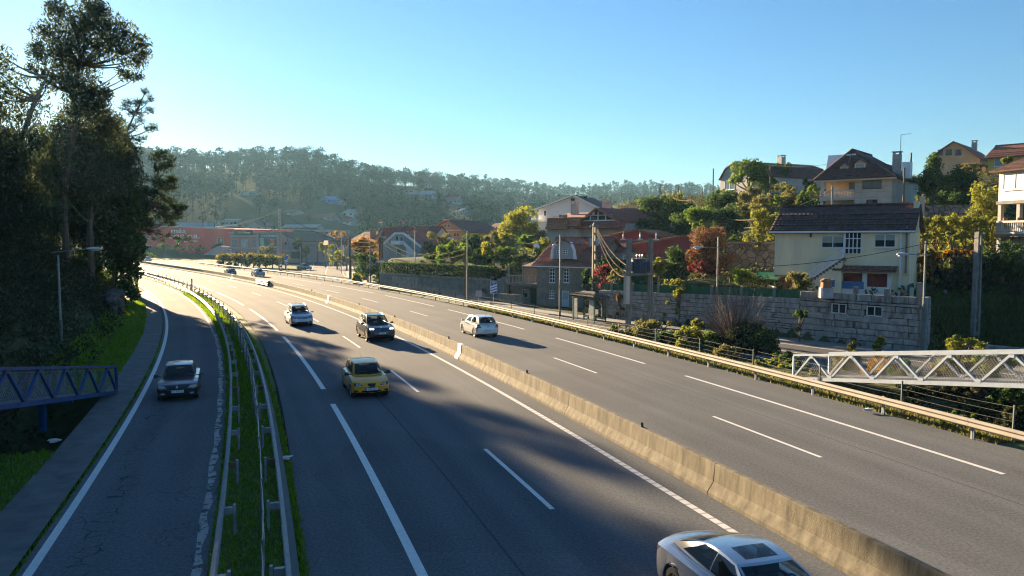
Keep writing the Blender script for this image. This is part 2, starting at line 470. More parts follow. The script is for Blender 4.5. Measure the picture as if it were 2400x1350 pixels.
        # a second, sparser web over the lower lane
        m2 = ma('MULTIPLY', ma('MULTIPLY', ma('LESS_THAN', sp.outputs[0], 27.), ma('GREATER_THAN', wob.outputs['Fac'], .56)), ma('LESS_THAN', vo.outputs['Distance'], .012))
        k = ma('MAXIMUM', ma('MULTIPLY', msk, line), m2)
        mc = n.new("ShaderNodeMix"); mc.data_type = 'RGBA'; l.new(ma('MULTIPLY', k, .55), mc.inputs[0]); l.new(outc, mc.inputs[6]); mc.inputs[7].default_value = (.012, .012, .012, 1)
        outc = mc.outputs[2]
    l.new(outc, b.inputs['Base Color'])
    b.inputs['Roughness'].default_value = .95; b.inputs['Specular IOR Level'].default_value = .08
    bp = n.new("ShaderNodeBump"); bp.inputs['Strength'].default_value = .5; bp.inputs['Distance'].default_value = .01
    l.new(fine.outputs['Fac'], bp.inputs['Height']); l.new(bp.outputs[0], b.inputs['Normal'])
    return m
def strip(name, mat, offs, y0, y1, z, parent=None, step=1.5, jit=None):
    """sheet between two offsets (numbers or functions of station)"""
    n = max(2, int((y1 - y0) / step) + 1)
    ys = np.linspace(y0, y1, n)
    cols = []
    oo = []
    for o in offs:
        ov = np.array([o(y) for y in ys]) if callable(o) else np.full(n, float(o))
        if jit: ov = ov + rng.normal(0, jit, n)
        x, y = RP(ys, ov); cols.append(np.stack([x, y, np.full(n, z)], 1)); oo.append(ov)
    k = len(offs)
    V = np.stack(cols, 1).reshape(-1, 3)
    F = []
    for i in range(n - 1):
        for j in range(k - 1):
            a = i * k + j; F.append((a, a + 1, a + k + 1, a + k))
    if parent is not None: V = V - np.array(parent.location)
    me = np_mesh(name, V, np.array(F), mat)
    at = me.attributes.new('road', 'FLOAT_VECTOR', 'POINT')
    A = np.stack([np.repeat(ys, k), np.stack(oo, 1).ravel(), np.zeros(n * k)], 1).astype(np.float32)
    at.data.foreach_set('vector', A.ravel())
    o = link(name, me, parent)
    return o
def left_edge(y): return float(np.interp(y, [0, 20, 35, 60, 80, 120, 200], [-10.85, -10.8, -10.55, -10.1, -9.9, -9.85, -9.8]))
A_motor = asphalt("motorway_asphalt", (.088, .096, .102), (.172, .182, .190))
A_ramp = asphalt("ramp_asphalt", (.09, .098, .104), (.18, .19, .198), crack=True)
A_serv = asphalt("service_asphalt", (.075, .08, .084), (.15, .156, .162))
motorway = strip("motorway", A_motor, [left_edge, -6, -3, 0, 3, 6, 9, 12.6], -60, 260, .0); tag(motorway, kind='structure')
ramp_road = strip("exit_ramp_road", A_ramp, [-16.55, -15.5, -14.5, -13.5, -12.75], -60, 240, .004); tag(ramp_road, kind='structure')
concrete_path = M("path_concrete", (.13, .13, .125), .9, v=.3, scale=1.2, bump=.4, bscale=25)
footpath = strip("footpath", concrete_path, [-17.95, -16.62], -60, 112, .05); tag(footpath, kind='structure')
WHITE = M("road_paint", (.62, .62, .6), .6, v=.12, scale=6)
def worn_paint():
    m, n, l, b = _nt("worn_road_paint")
    geo = n.new("ShaderNodeNewGeometry")
    t = n.new("ShaderNodeTexNoise"); t.inputs['Scale'].default_value = 2.4; t.inputs['Detail'].default_value = 9; t.inputs['Roughness'].default_value = .75
    l.new(geo.outputs['Position'], t.inputs['Vector'])
    r = n.new("ShaderNodeValToRGB"); r.color_ramp.elements[0].position = .44; r.color_ramp.elements[1].position = .5
    r.color_ramp.elements[0].color = (.05, .05, .045, 1); r.color_ramp.elements[1].color = (.36, .36, .34, 1)
    l.new(t.outputs['Fac'], r.inputs[0]); l.new(r.outputs[0], b.inputs['Base Color']); b.inputs['Roughness'].default_value = .8
    return m
WORN = worn_paint()
def ribbed():
    """thick ribbed edge-line paint: thin dark gaps across the line"""
    m, n, l, b = _nt("ribbed_road_paint")
    at = n.new("ShaderNodeAttribute"); at.attribute_name = 'road'
    wv = n.new("ShaderNodeTexWave"); wv.inputs['Scale'].default_value = .9; wv.inputs['Distortion'].default_value = .4
    l.new(at.outputs['Vector'], wv.inputs['Vector'])
    r = n.new("ShaderNodeValToRGB"); r.color_ramp.elements[0].position = .06; r.color_ramp.elements[1].position = .2
    r.color_ramp.elements[0].color = (.33, .33, .32, 1); r.color_ramp.elements[1].color = (.62, .62, .6, 1)
    l.new(wv.outputs['Fac'], r.inputs[0]); l.new(r.outputs[0], b.inputs['Base Color']); b.inputs['Roughness'].default_value = .6
    return m
RIB = ribbed()
strip("edge_line", RIB, [-1.0, -.8], -60, 260, .004, motorway)
for ys in [(21.0, 26.8), (36.5, 42.4), (51.2, 57.2), (67.2, 71.2)] + [(83 + 15.2 * k, 83 + 15.2 * k + 5.5) for k in range(8)] + [(4.6, 10.4)]:
    strip("lane_dash", WHITE, [-4.52, -4.38], ys[0], ys[1], .004, motorway)
for ys in [(18.2, 35.3), (38.6, 58.5), (62.3, 81.2), (85.5, 106.5), (110, 130), (134, 154), (158, 178), (-6, 14.8)]:
    strip("lane_dash", WHITE, [-8.58, -8.36], ys[0], ys[1], .004, motorway)
for ys in [(22.6, 28.3), (38.1, 43.3), (53.2, 58.4), (67.9, 72.9), (83.2, 89), (98.2, 104), (114, 120), (129, 135), (144, 150), (160, 166), (8, 13.8)]:
    strip("lane_dash", WHITE, [5.44, 5.58], ys[0], ys[1], .004, motorway)
for ys in [(19.6, 36), (39.8, 51), (56.2, 72.8), (76.6, 92), (96, 114), (118, 138), (142, 162), (166, 186), (0, 16)]:
    strip("lane_dash", WHITE, [9.36, 9.54], ys[0], ys[1], .004, motorway)
strip("edge_line", WHITE, [-16.4, -16.2], -60, 130, .008, ramp_road)
strip("edge_line", WORN, [lambda y: -13.08 + .03 * math.sin(y * 1.3), lambda y: -12.90 + .05 * math.sin(y * 2.9)], -60, 62, .008, ramp_road, step=.4)
strip("edge_line", WORN, [-13.15, -13.0], 62, 130, .008, ramp_road)
# service road behind the right-hand guardrail
def poly_strip(name, mat, A, B, z, n=90, parent=None):
    def rs(pl):
        pl = np.array(pl, float); d = np.concatenate([[0], np.cumsum(np.hypot(*np.diff(pl, axis=0).T))])
        t = np.linspace(0, d[-1], n); return np.stack([np.interp(t, d, pl[:, 0]), np.interp(t, d, pl[:, 1])], 1), t
    a, t = rs(A); b, _ = rs(B)
    zz = np.full((n, 1), z) if not callable(z) else np.array([[z(*((p + q) / 2))] for p, q in zip(a, b)])
    V = np.concatenate([np.concatenate([a, zz], 1), np.concatenate([b, zz], 1)])
    F = [(i, i + 1, n + i + 1, n + i) for i in range(n - 1)]
    if parent is not None: V = V - np.array(parent.location)
    me = np_mesh(name, V, np.array(F), mat)
    at = me.attributes.new('road', 'FLOAT_VECTOR', 'POINT')
    at.data.foreach_set('vector', np.stack([np.tile(t, 2), np.repeat([0, 4.], n), np.zeros(2 * n)], 1).astype(np.float32).ravel())
    return link(name, me, parent)
def rise(x, y): return .0 if y < 215 else max(.0, gz(x, y) + .10)
def lerp_line(A, B, k): 
    n = 60
    def rs(pl):
        pl = np.array(pl, float); d = np.concatenate([[0], np.cumsum(np.hypot(*np.diff(pl, axis=0).T))]); t = np.linspace(0, d[-1], n)
        return np.stack([np.interp(t, d, pl[:, 0]), np.interp(t, d, pl[:, 1])], 1)
    return rs(A) * (1 - k) + rs(B) * k
service = poly_strip("service_road", A_serv, NEAR, KERB, lambda x, y: rise(x, y) - .002 if y < 215 else rise(x, y)); tag(service, kind='structure')
for k in (.16, .53, .9):
    c = lerp_line(NEAR, KERB, k)
    poly_strip("lane_line", WHITE, c + [-.06, -.04], c + [.06, .04], lambda x, y: rise(x, y) + .003, 120, service)
kk = np.array(KERB)
pave = poly_strip("pavement", M("pavement_concrete", (.2, .2, .19), .9, v=.2, scale=2), kk[:12] , kk[:12] + [1.5, .55], .12, 60); tag(pave, kind='structure')
mbk = MB()
for i in range(40):
    a, b = lerp_line(KERB[:12], KERB[:12], 0)[i:i + 2]
    mbk.bar((a[0] - .05, a[1] - .03, .055), (b[0] - .05, b[1] - .03, .055), .14, .14)
mbk.build("kerb_stone", M("kerb_concrete", (.26, .26, .25), .9), pave)
for i in range(6):   # hatched bus bay
    a = G(1262 + i * 20, 748 + i * 5.2); b = G(1330 + i * 26, 751 + i * 5.4)
    d = (b - a); nrm = Vector((-d.y, d.x, 0)).normalized() * .12
    MB().quad(a - nrm + Vector((0, 0, .004)), b - nrm + Vector((0, 0, .004)), b + nrm + Vector((0, 0, .004)), a + nrm + Vector((0, 0, .004))).build("hatch_stripe", WHITE, service)
# ================================================================== BARRIERS, RAILS, FENCES
def sweep(mb, prof, y0, y1, flip=1, step=2., off=0.):
    """closed profile [(offset, z)] carried along the road between two stations"""
    n = max(2, int(math.ceil((y1 - y0) / step)) + 1)
    vs = []; fs = []; k = len(prof)
    for y in np.linspace(y0, y1, n):
        for o, z in prof:
            x, yy = RP(y, off + o * flip); vs.append((float(x), float(yy), z))
    for i in range(n - 1):
        for j in range(k):
            a = i * k + j; b = i * k + (j + 1) % k; fs.append((a, b, b + k, a + k))
    fs += [tuple(range(k)), tuple(range((n - 1) * k, n * k))]
    mb.add(vs, fs)
BAR = M("barrier_concrete", (.065, .055, .036), .9, v=.5, scale=1.1, bump=.5, bscale=22, col2=(.215, .19, .13), stretch=(3.2, 3.2, .6))
BARW = M("barrier_white_paint", (.72, .7, .66), .7, v=.12, scale=3)
barrier = thing("median_barrier", "long concrete safety barrier dividing the two carriageways of the motorway", "barrier", R3(10, 0))
NJ = [(0, 0), (0, .1), (.18, .36), (.22, .84), (.235, .86), (.365, .86), (.38, .84), (.42, .36), (.6, .1), (.6, 0)]
white = [(44.6, 45.25), (83.6, 84.5), (136, 137.4)]
cuts = [-40, -30, -20, -10, 1, 11, 20.7, 30.3, 40.4, 44.6, 45.25, 54.5, 64.2, 74, 83.6, 84.5, 94, 104, 114]
for a, b in zip(cuts[:-1], cuts[1:]):
    w = (a, b) in white
    mb = MB(); sweep(mb, NJ if not w else [(o + (-.02 if o < .3 else .02), z + (.012 if z > .5 else 0)) for o, z in NJ], a + .014, b - .014)
    mb.build("barrier_segment", BARW if w else BAR, barrier, True, True, 25, label="white painted barrier block" if w else None)
for a, b in ((120, 127), (127, 136), (136, 137.4), (137.4, 150), (150, 162), (162, 175), (175, 190), (190, 210), (210, 250)):
    mb = MB(); sweep(mb, NJ, a + .014, b - .014, step=4)
    w = (a, b) in white
    mb.build("barrier_segment", BARW if w else BAR, barrier, True, True, 25, label="white painted barrier block" if w else None)
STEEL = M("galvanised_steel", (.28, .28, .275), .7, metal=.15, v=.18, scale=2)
STEELD = M("old_galvanised_steel", (.30, .31, .32), .6, metal=.5, v=.25, scale=3)
RUST = M("rusty_steel", (.16, .09, .055), .85, v=.35, scale=14)
gap = thing("barrier_gate", "stacked steel beams closing the gap in the median barrier", "barrier", R3(117, .3))
for z in (.2, .45, .7):
    mb = MB(); sweep(mb, [(-.06, z), (-.14, z + .06), (-.06, z + .12), (.66, z + .12), (.74, z + .06), (.66, z)], 113.6, 120.4); mb.build("rail_beam", STEELD, gap, True)
mb = MB(); mb.box(R3(113.4, .3, .45), (.7, .1, .9), .5); mb.build("end_plate", M("dark_rubber", (.02, .02, .02)), gap, True)
for k_, s_ in enumerate((24.8, 35.0, 47.3, 60.5, 72.2, 92)):
    t = thing("barrier_reflector", "small black reflector on the concrete barrier, %s counting from the silver coupe" % ORD[k_], "reflector", R3(s_, .3, .86), group="reflectors on the median barrier")
    MB().box((0, 0, .03), (.08, .08, .05)).build("base", M("black_plastic", (.015, .015, .015), .5, v=0), t)
    MB().box((0, 0, .10), (.08, .03, .10)).build("reflector_plate", M("reflector_grey", (.05, .05, .055), .25, v=0), t)
WB = [(0, .44), (.035, .455), (.085, .50), (.085, .53), (.02, .585), (.02, .615), (.085, .67), (.085, .70), (.035, .745), (0, .76)]
WB = WB + [(o - .012, z) for o, z in reversed(WB)]
def guardrail(label, off, face, y0, y1, postoff, steel, mid=0., step=3.75, splice=True, post_w=.12, curve=None):
    t = thing("guardrail", label, "guardrail", R3(y0, off), group=None)
    ys = np.arange(y0, y1, step)
    f = curve or (lambda y: off)
    for i, y in enumerate(ys):
        mb = MB()
        o = f(y)
        n = 4; vs = []; fs = []; k = len(WB)
        for yy in np.linspace(y, y + step - .01, n):
            for oo, z in WB:
                x, q = RP(yy, f(yy) + oo * face); vs.append((float(x), float(q), z))
        for a in range(n - 1):
            for j in range(k):
                p = a * k + j; r = a * k + (j + 1) % k; fs.append((p, r, r + k, p + k))
        fs += [tuple(range(k)), tuple(range((n - 1) * k, n * k))]
        mb.add(vs, fs)
        mb.build("rail_beam", steel, t, True, True, 30)
        h = heading(y)
        c = R3(y, o + postoff * face)
        pm = MB().box((c.x, c.y, .33), (.06, post_w, .82 if not mid else .7), h)
        pm.box((c.x, c.y, .33), (.075, .012, .8), h)
        p = pm.build("post", STEELD, t, True)
        sp = R3(y, o + postoff * face * .45)
        MB().box((sp.x, sp.y, .6), (abs(postoff) * .75, .1, .16), h).build("spacer", STEELD if i % 3 else RUST, t, True)
    return t
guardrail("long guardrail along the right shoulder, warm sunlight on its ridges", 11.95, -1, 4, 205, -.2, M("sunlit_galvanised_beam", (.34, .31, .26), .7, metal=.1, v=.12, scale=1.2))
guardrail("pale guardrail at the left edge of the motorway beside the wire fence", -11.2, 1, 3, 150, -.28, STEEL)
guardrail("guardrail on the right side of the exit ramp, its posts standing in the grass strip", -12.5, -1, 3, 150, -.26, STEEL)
mb = MB(); sweep(mb, [(-11.12, 0), (-11.12, .16), (-10.92, .16), (-10.92, 0)], -20, 60)
dk = mb.build("drain_kerb", M("drain_concrete", (.16, .16, .15), .9)); tag(dk, "low mossy concrete drain kerb under the motorway's left guardrail", "kerb")
WIRE = M("fence_wire", (.3, .3, .29), .5, metal=.6, v=.1)
def wire_fence(label, off, y0, y1, h, nw, step, mat, lean=0., wr=.009, cross=True):
    t = thing("wire_fence", label, "fence", R3(y0, off))
    ys = np.arange(y0, y1, step)
    for y in ys:
        c = R3(y, off + rng.normal(0, .03)); hh = h * rng.uniform(.94, 1.04)
        MB().bar((c.x, c.y, -.1), (c.x + lean + rng.normal(0, .03), c.y, hh), .055, .055).build("post", mat, t, True)
    mb = MB()
    for k in range(nw):
        z = h * (.18 + .78 * k / (nw - 1))
        for a, b in zip(ys[:-1], ys[1:]):
            sg = rng.uniform(.01, .06)
            pts = [R3(a + (b - a) * q, off + rng.normal(0, .012), z - sg * 4 * q * (1 - q)) for q in (0, .25, .5, .75, 1)]
            mb.tube(pts, wr, 3, False)
    if cross:
        for y in np.arange(y0, ys[-1], .45):
            if y > y0 + 40: break
            c = R3(y, off); mb.tube([(c.x, c.y, h * .15), (c.x + rng.normal(0, .02), c.y, h * .95)], wr * .7, 3, False)
    mb.build("wire", WIRE, t, True, fix=False)
    return t
FPOST = M("fence_post_steel", (.16, .17, .17), .7, metal=.3)
wire_fence("slack wire mesh fence on dark posts between the two left guardrails", -11.62, 10, 140, 1.25, 6, 4., FPOST)
wire_fence("low wire fence on thin dark posts behind the right guardrail", 13.0, 22, 112, 1.3, 5, 4.4, M("dark_post", (.07, .09, .08), .8), wr=.004, cross=False)
# tall white marker post by the left guardrail, far
t = thing("marker_post", "tall white marker post beside the far left guardrail", "post", R3(103, -11.9))
MB().box((0, 0, 1.0), (.14, .14, 2.0)).build("shaft", BARW, t); MB().box((0, 0, 2.03), (.16, .16, .06)).build("cap", FPOST, t)

# ================================================================== LAMP POSTS, POLES, CABLES
GALV = M("lamp_galvanised", (.25, .265, .265), .5, metal=.4, v=.2, scale=2)
GALVD = M("lamp_base_paint", (.10, .13, .12), .6, v=.25, scale=3)
LHEAD = M("lamp_head_alu", (.55, .56, .56), .4, metal=.3, v=.05)
LENS = M("lamp_lens", (.5, .5, .46), .25, v=0)
def lamp_post(label, px, Y, ytop, arm, zb=None, yarm=None, low=.45, head_up=0.):
    p = P(px, ytop, Y)
    zb = 0. if zb is None else zb
    t = thing("street_lamp", label, "street lamp", (p.x, Y, zb), group="street lamps along the roads")
    h = p.z - zb
    MB().tube([(0, 0, 0), (0, 0, h * low)], [.105, .095], 8).build("pole_base", GALVD, t, smooth=True)
    MB().tube([(0, 0, h * low), (0, 0, h)], [.07, .055], 8).build("pole", GALV, t, smooth=True)
    za = P(px, yarm, Y).z - zb if yarm else h - .3
    ax, ay = arm
    L_ = math.hypot(ax, ay)
    u = Vector((ax / L_, ay / L_, 0))
    MB().tube([(-u.x * .35, -u.y * .35, za), (ax * .5, ay * .5, za + .05 + head_up * .5), (ax, ay, za + .05 + head_up)], .03, 6).build("arm", GALV, t, smooth=True)
    e = Vector((ax, ay, za + .05 + head_up))
    rot = Matrix.Rotation(math.atan2(u.y, u.x), 4, 'Z')
    hb = MB(); prof = [(-.05, .05), (.1, .11), (.35, .16), (.62, .13), (.72, .05)]
    vs = []; fs = []
    for x, w in prof:
        for k in range(8):
            a = 2 * math.pi * k / 8; vs.append(rot @ Vector((x, w * math.cos(a), .75 * w * math.sin(a) if math.sin(a) > 0 else .45 * w * math.sin(a))) + e)
    for i in range(4):
        for k in range(8): fs.append((i * 8 + k, i * 8 + (k + 1) % 8, i * 8 + 8 + (k + 1) % 8, i * 8 + 8 + k))
    fs += [tuple(range(8)), tuple(range(32, 40))]
    hb.add(vs, fs); hd = hb.build("lamp_head", LHEAD, t, smooth=True)
    c = rot @ Vector((.42, 0, -.085)) + e
    MB().box(c, (.36, .2, .05), math.atan2(u.y, u.x)).build("lens", LENS, hd)
    return t
lamp_post("street lamp before the granite wall, against the red brown bush", 1683, 59, 555, (-1.3, -.4), yarm=581)
lamp_post("street lamp at the right end of the granite wall beside the cream house", 2170, 46.6, 565, (-1.1, -.1), yarm=598)
lamp_post("plain street lamp between the bus shelter and the stone house with the dormer", 1313, 70, 550, (-.5, -1.5), yarm=575)
lamp_post("street lamp with crossbar beside the hedge wall, in front of the yellow gabled house", 1095, 88, 540, (-1.6, -.2), yarm=560)
lamp_post("street lamp in front of the grey house with the white outside stair", 972, 103, 540, (-.5, -1.7), zb=.0, yarm=553)
lamp_post("street lamp beside the twin wooden poles at the far end of the hedge wall", 867, 122, 538, (-.5, -1.7), yarm=551)
lamp_post("street lamp next to the thick wooden pole by the bend of the side road", 818, 141, 540, (-.8, -1.4), yarm=556)
lamp_post("street lamp farthest along the side road, left of the wooden poles", 800, 160, 543, (-.9, -1.2), yarm=558)
lamp_post("street lamp on the shaded bank behind the left blue footbridge", 136, 43, 598, (1.55, .2), zb=gz(P(136, 700, 43).x, 43) - .1, yarm=592, head_up=.15, low=.25)
CONC = M("pole_concrete", (.20, .19, .17), .9, v=.25, scale=2.5, bump=.3, bscale=12)
WOODP = M("pole_wood", (.14, .095, .065), .9, v=.35, scale=3, stretch=(6, 6, .6))
def pole(name, label, px, Y, ytop, mat, zb, w0=.3, w1=.18, kind='round', cross=True, group=None):
    p = P(px, ytop, Y)
    t = thing(name, label, "utility pole", (p.x, Y, zb), rotz=.3, group=group)
    h = p.z - zb
    if kind == 'round': MB().tube([(0, 0, -.3), (0, 0, h)], [w0 / 2, w1 / 2], 8).build("shaft", mat, t, smooth=True)
    else:   # concrete pole with two flanges and recessed web with openings
        mb = MB()
        for s_ in (-1, 1): mb.bar((s_ * w0 * .38, 0, -.3), (s_ * w1 * .38, 0, h), w0 * .26, w0 * .6)
        n = int(h / .9)
        for k in range(n + 1):
            q = k / n; mb.box((0, 0, q * h * .99 + .02), (w0 * (1 - q) * .6 + w1 * q * .6, w0 * .35, .4 if k % 2 else .22))
        mb.build("shaft", mat, t)
    if cross:
        MB().box((0, 0, h - .25), (.9, .08, .08)).build("cross_arm", GALVD, t)
        for s_ in (-.38, 0, .38): MB().lathe([(.0, 0), (.05, .0), (.06, .05), (.03, .08), (.05, .12), (0, .15)], (s_, 0, h - .2), 6).build("insulator", M("porcelain", (.5, .5, .46), .2, v=0), t)
    return t
pole("utility_pole", "tall concrete power pole behind the bus shelter, with three cables hanging to the transformer", 1393, 74.5, 525, CONC, .4, .42, .26, 'conc')
pole("utility_pole", "tall plain concrete power pole at the right in front of the dark vineyard", 2294, 48, 545, CONC, .1, .5, .28, 'conc', cross=False)
pole("utility_pole", "thick wooden power pole where the side road bends away", 820, 137, 556, WOODP, 0, .5, .36)
pole("utility_pole", "left one of the close pair of brown poles at the end of the hedge wall", 890, 121, 556, WOODP, 0, .4, .3, group="twin wooden poles at the end of the hedge wall")
pole("utility_pole", "right one of the close pair of brown poles at the end of the hedge wall", 895, 120, 556, WOODP, 0, .4, .3, cross=False, group="twin wooden poles at the end of the hedge wall")
pole("utility_pole", "short reddish wooden pole touching the street lamp with the crossbar", 1091, 89, 579, WOODP, 0, .26, .2, cross=False)
pole("utility_pole", "tall pale steel power pole in front of the pink mattress shop", 655, 175, 490, M("pale_pole", (.30, .31, .30), .8, v=.3, scale=4), 0, .75, .45, 'conc')
for px, Y, yt, lb in ((706, 205, 552, "wooden pole at the corner of the gabled shop annex"), (744, 235, 575, "wooden pole beside the outer bend of the side road"), (787, 215, 575, "wooden pole among the yellow bushes by the side road"), (812, 170, 562, "short wooden pole behind the thick pole at the bend")):
    pole("utility_pole", lb, px, Y, yt, WOODP, gz(P(px, yt, Y).x, Y), .4, .3, cross=True)
for px, Y, yt, lb in ((1547, 118, 430, "leftmost wooden pole on the wooded slope, at the top of the sagging cables"), (1590, 150, 432, "thin pole in the distance between the two cable poles on the slope"), (1621, 105, 464, "short wooden pole in the middle of the sagging cables on the slope"), (1672, 128, 395, "tall thin pole against the sky left of the mansard house"), (1646, 140, 438, "thin pole standing behind the terraces left of the mansard house"), (1806, 112, 383, "tall dark pole against the sky right of the round green tree"), (2120, 84, 393, "thin rusty pole at the right corner of the big stone house"), (2136, 95, 358, "thin pole against the sky beside the stone house chimney"), (1951, 84, 437, "short concrete pole in front of the big house balcony")):
    pole("utility_pole", lb, px, Y, yt, WOODP if px != 1951 else CONC, gz(P(px, yt, Y).x, Y) - .2, .26, .18, cross=False)
# transformer on a two-legged pole
tA, tB = Vector((8.85, 58.2, 0)), Vector((10.75, 59.6, 0))
hp = thing("transformer_pole", "two legged concrete pole carrying a dark blue transformer drum above the granite wall", "transformer", (tA + tB) / 2, math.atan2((tB - tA).y, (tB - tA).x))
hw = (tB - tA).length / 2
for s_ in (-1, 1):
    mb = MB()
    for q in (-1, 1): mb.bar((s_ * hw + q * .13, 0, -.3), (s_ * hw + q * .09, 0, 7.1), .1, .26)
    for k in range(9): mb.box((s_ * hw, 0, .4 + k * .8), (.2, .16, .35))
    mb.build("leg", CONC, hp)
MB().bar((-hw - .9, 0, 6.95), (hw + .9, 0, 6.95), .1, .1).build("cross_arm", GALVD, hp)
for x in (-hw - .6, 0, hw + .6):
    i_ = MB().lathe([(0, 0), (.07, 0), (.1, .06), (.05, .1), (.09, .16), (.04, .22), (.03, .55), (0, .55)], (x, 0, 7.0), 8).build("insulator", M("porcelain", (.5, .5, .46)), hp, smooth=True)
    MB().bar((x - .3, 0, 7.02), (x + .25, 0, 7.0), .09, .07).build("cut_out", M("fuse_grey", (.4, .41, .42), .4, v=.05), i_)
for q in (-.3, .3): MB().bar((-hw - .45, q, 4.35), (hw + .3, q, 4.35), .09, .14).build("platform_beam", GALVD, hp)
MB().lathe([(0, 0), (.62, 0), (.64, .06), (.64, 1.0), (.68, 1.03), (.68, 1.1), (0, 1.12)], (0, 0, 4.45), 20).build("transformer_tank", M("transformer_blue", (.018, .045, .10), .45, v=.15, scale=4), hp, smooth=True)
fb = MB()
for k in range(14):
    a = 2 * math.pi * k / 14; fb.box((.72 * math.cos(a), .72 * math.sin(a), 4.95), (.16, .025, .75), a)
fb.build("cooling_fins", MATS["transformer_blue"], hp)
for x in (-.3, 0, .3): MB().lathe([(0, 0), (.07, 0), (.07, .08), (.04, .1), (.07, .18), (.03, .32), (0, .33)], (x, 0, 5.57), 8).build("bushing", M("bushing_brown", (.12, .06, .04), .3), hp)
MB().box((-hw - .3, -.1, 3.2), (.36, .3, 2.1)).build("meter_cabinet", M("cabinet_cream", (.52, .47, .40), .6, v=.08), hp)
CAB = M("cable_sheath", (.19, .15, .09), .95, v=.1, spec=.05)
CABK = M("cable_black", (.02, .02, .02), .5, v=0)
def cable(label, a, b, sag, r=.03, mat=None, group=None, n=14):
    a, b = Vector(a), Vector(b)
    pts = [a.lerp(b, k / n) - Vector((0, 0, sag * 4 * (k / n) * (1 - k / n))) for k in range(n + 1)]
    mb = MB(); o = (a + b) / 2
    mb.tube([p - o for p in pts], r, 5)
    ob = mb.build("power_cable", mat or CAB, smooth=True); ob.location = o
    return tag(ob, label, "cable", group)
uA = P(1397, 530, 74.4)
for k, (dz, sg) in enumerate(((0, .55), (-.12, .9), (-.3, 1.25))):
    cable("%s of three sunlit cables sagging from the tall concrete pole to the transformer" % ["uppermost", "middle one", "lowest"][k], uA + Vector((0, 0, dz)), (8.8, 58.3, 5.0 - k * .42), sg, .03, group="three cables between the tall pole and the transformer")
c1, c2, c3, c4 = P(1549, 436, 118), P(1621, 468, 105), P(1815, 502, 78), P(1812, 514, 80)
cable("cable from the leftmost slope pole down to the short pole in the bushes", c1, c2, .9, .05)
cable("upper of two cables sagging from the short pole to the cream house roof", c2, c3, 1.5, .05)
cable("lower of two cables sagging from the short pole to the cream house roof", c2 - Vector((0, 0, .4)), c4, 2.0, .04)
cable("cable slanting up from the slope to the pole in front of the balcony", P(1955, 442, 84), P(1838, 492, 84), .25, .05)
cable("black cable crossing the cream house wall to the street lamp", P(1524, 612, 60), P(2172, 570, 46.5), .9, .022, CABK, n=24)
cable("black cable from the right street lamp to the plain concrete pole", P(2172, 570, 46.5), P(2294, 556, 48), .15, .02, CABK)
cable("black cable from the plain concrete pole to the house with pillars", P(2294, 556, 48), P(2460, 590, 52), .3, .02, CABK)
w0, w1, w2, w3 = P(821, 560, 136.8), P(893, 558, 120.5), P(1091, 582, 89), P(822, 568, 136.8)
for k, dz in enumerate((0, -.7)):
    cable(["upper", "lower"][k] + " sunlit cable sagging between the bend pole and the twin poles", w0 + Vector((0, 0, dz)), w1 + Vector((0, 0, dz)), .7, .035, group="upper cables from bend pole to twin poles")
    cable(["upper", "lower"][k] + " sunlit cable sagging in front of the grey house to the reddish pole", w1 + Vector((0, 0, dz)), w2 + Vector((0, 0, dz * .9)), 1.6, .032, group="cables in front of the grey house")
cable("lowest sagging cable at the bend, looping down beside the street lamp", w3 - Vector((0, 0, .8)), P(866, 585, 122.4), .9, .035)
cable("lowest cable rising from the street lamp to the twin poles", P(866, 585, 122.4), w1 - Vector((0, 0, 1.4)), .3, .035)
v0, v1, v2, v3 = P(706, 571, 205), P(744, 572, 235), P(787, 572, 215), P(818, 572, 141)
cable("cable from the annex pole to the pole on the outer bend", v0, v1, .5, .045); cable("cable from the outer bend pole to the pole in the bushes", v1, v2, 1.6, .045)
cable("cable from the pole in the bushes to the street lamp", v2, v3, 1.6, .04)
cable("dark overhead line from the tall pale pole to the left", P(653, 493, 175), P(505, 531, 250), 1.0, .05, CABK)
cable("dark overhead line from the tall pale pole towards the side road", P(657, 493, 175), P(800, 565, 160), .8, .05, CABK)
cable("second dark overhead line from the tall pale pole towards the side road", P(657, 496, 175), P(812, 568, 170), 1.0, .04, CABK)
cable("dark guy wire from the tall pale pole to the ground", P(657, 500, 175), P(684, 600, 170), .0, .04, CABK)
cable("thin dark line across the sky to the stone house roof", P(1806, 388, 112), P(1998, 378, 92), .3, .025, CABK)
cable("thin dark line between the slope poles against the sky", P(1549, 434, 118), P(1672, 424, 128), .5, .02, CABK)

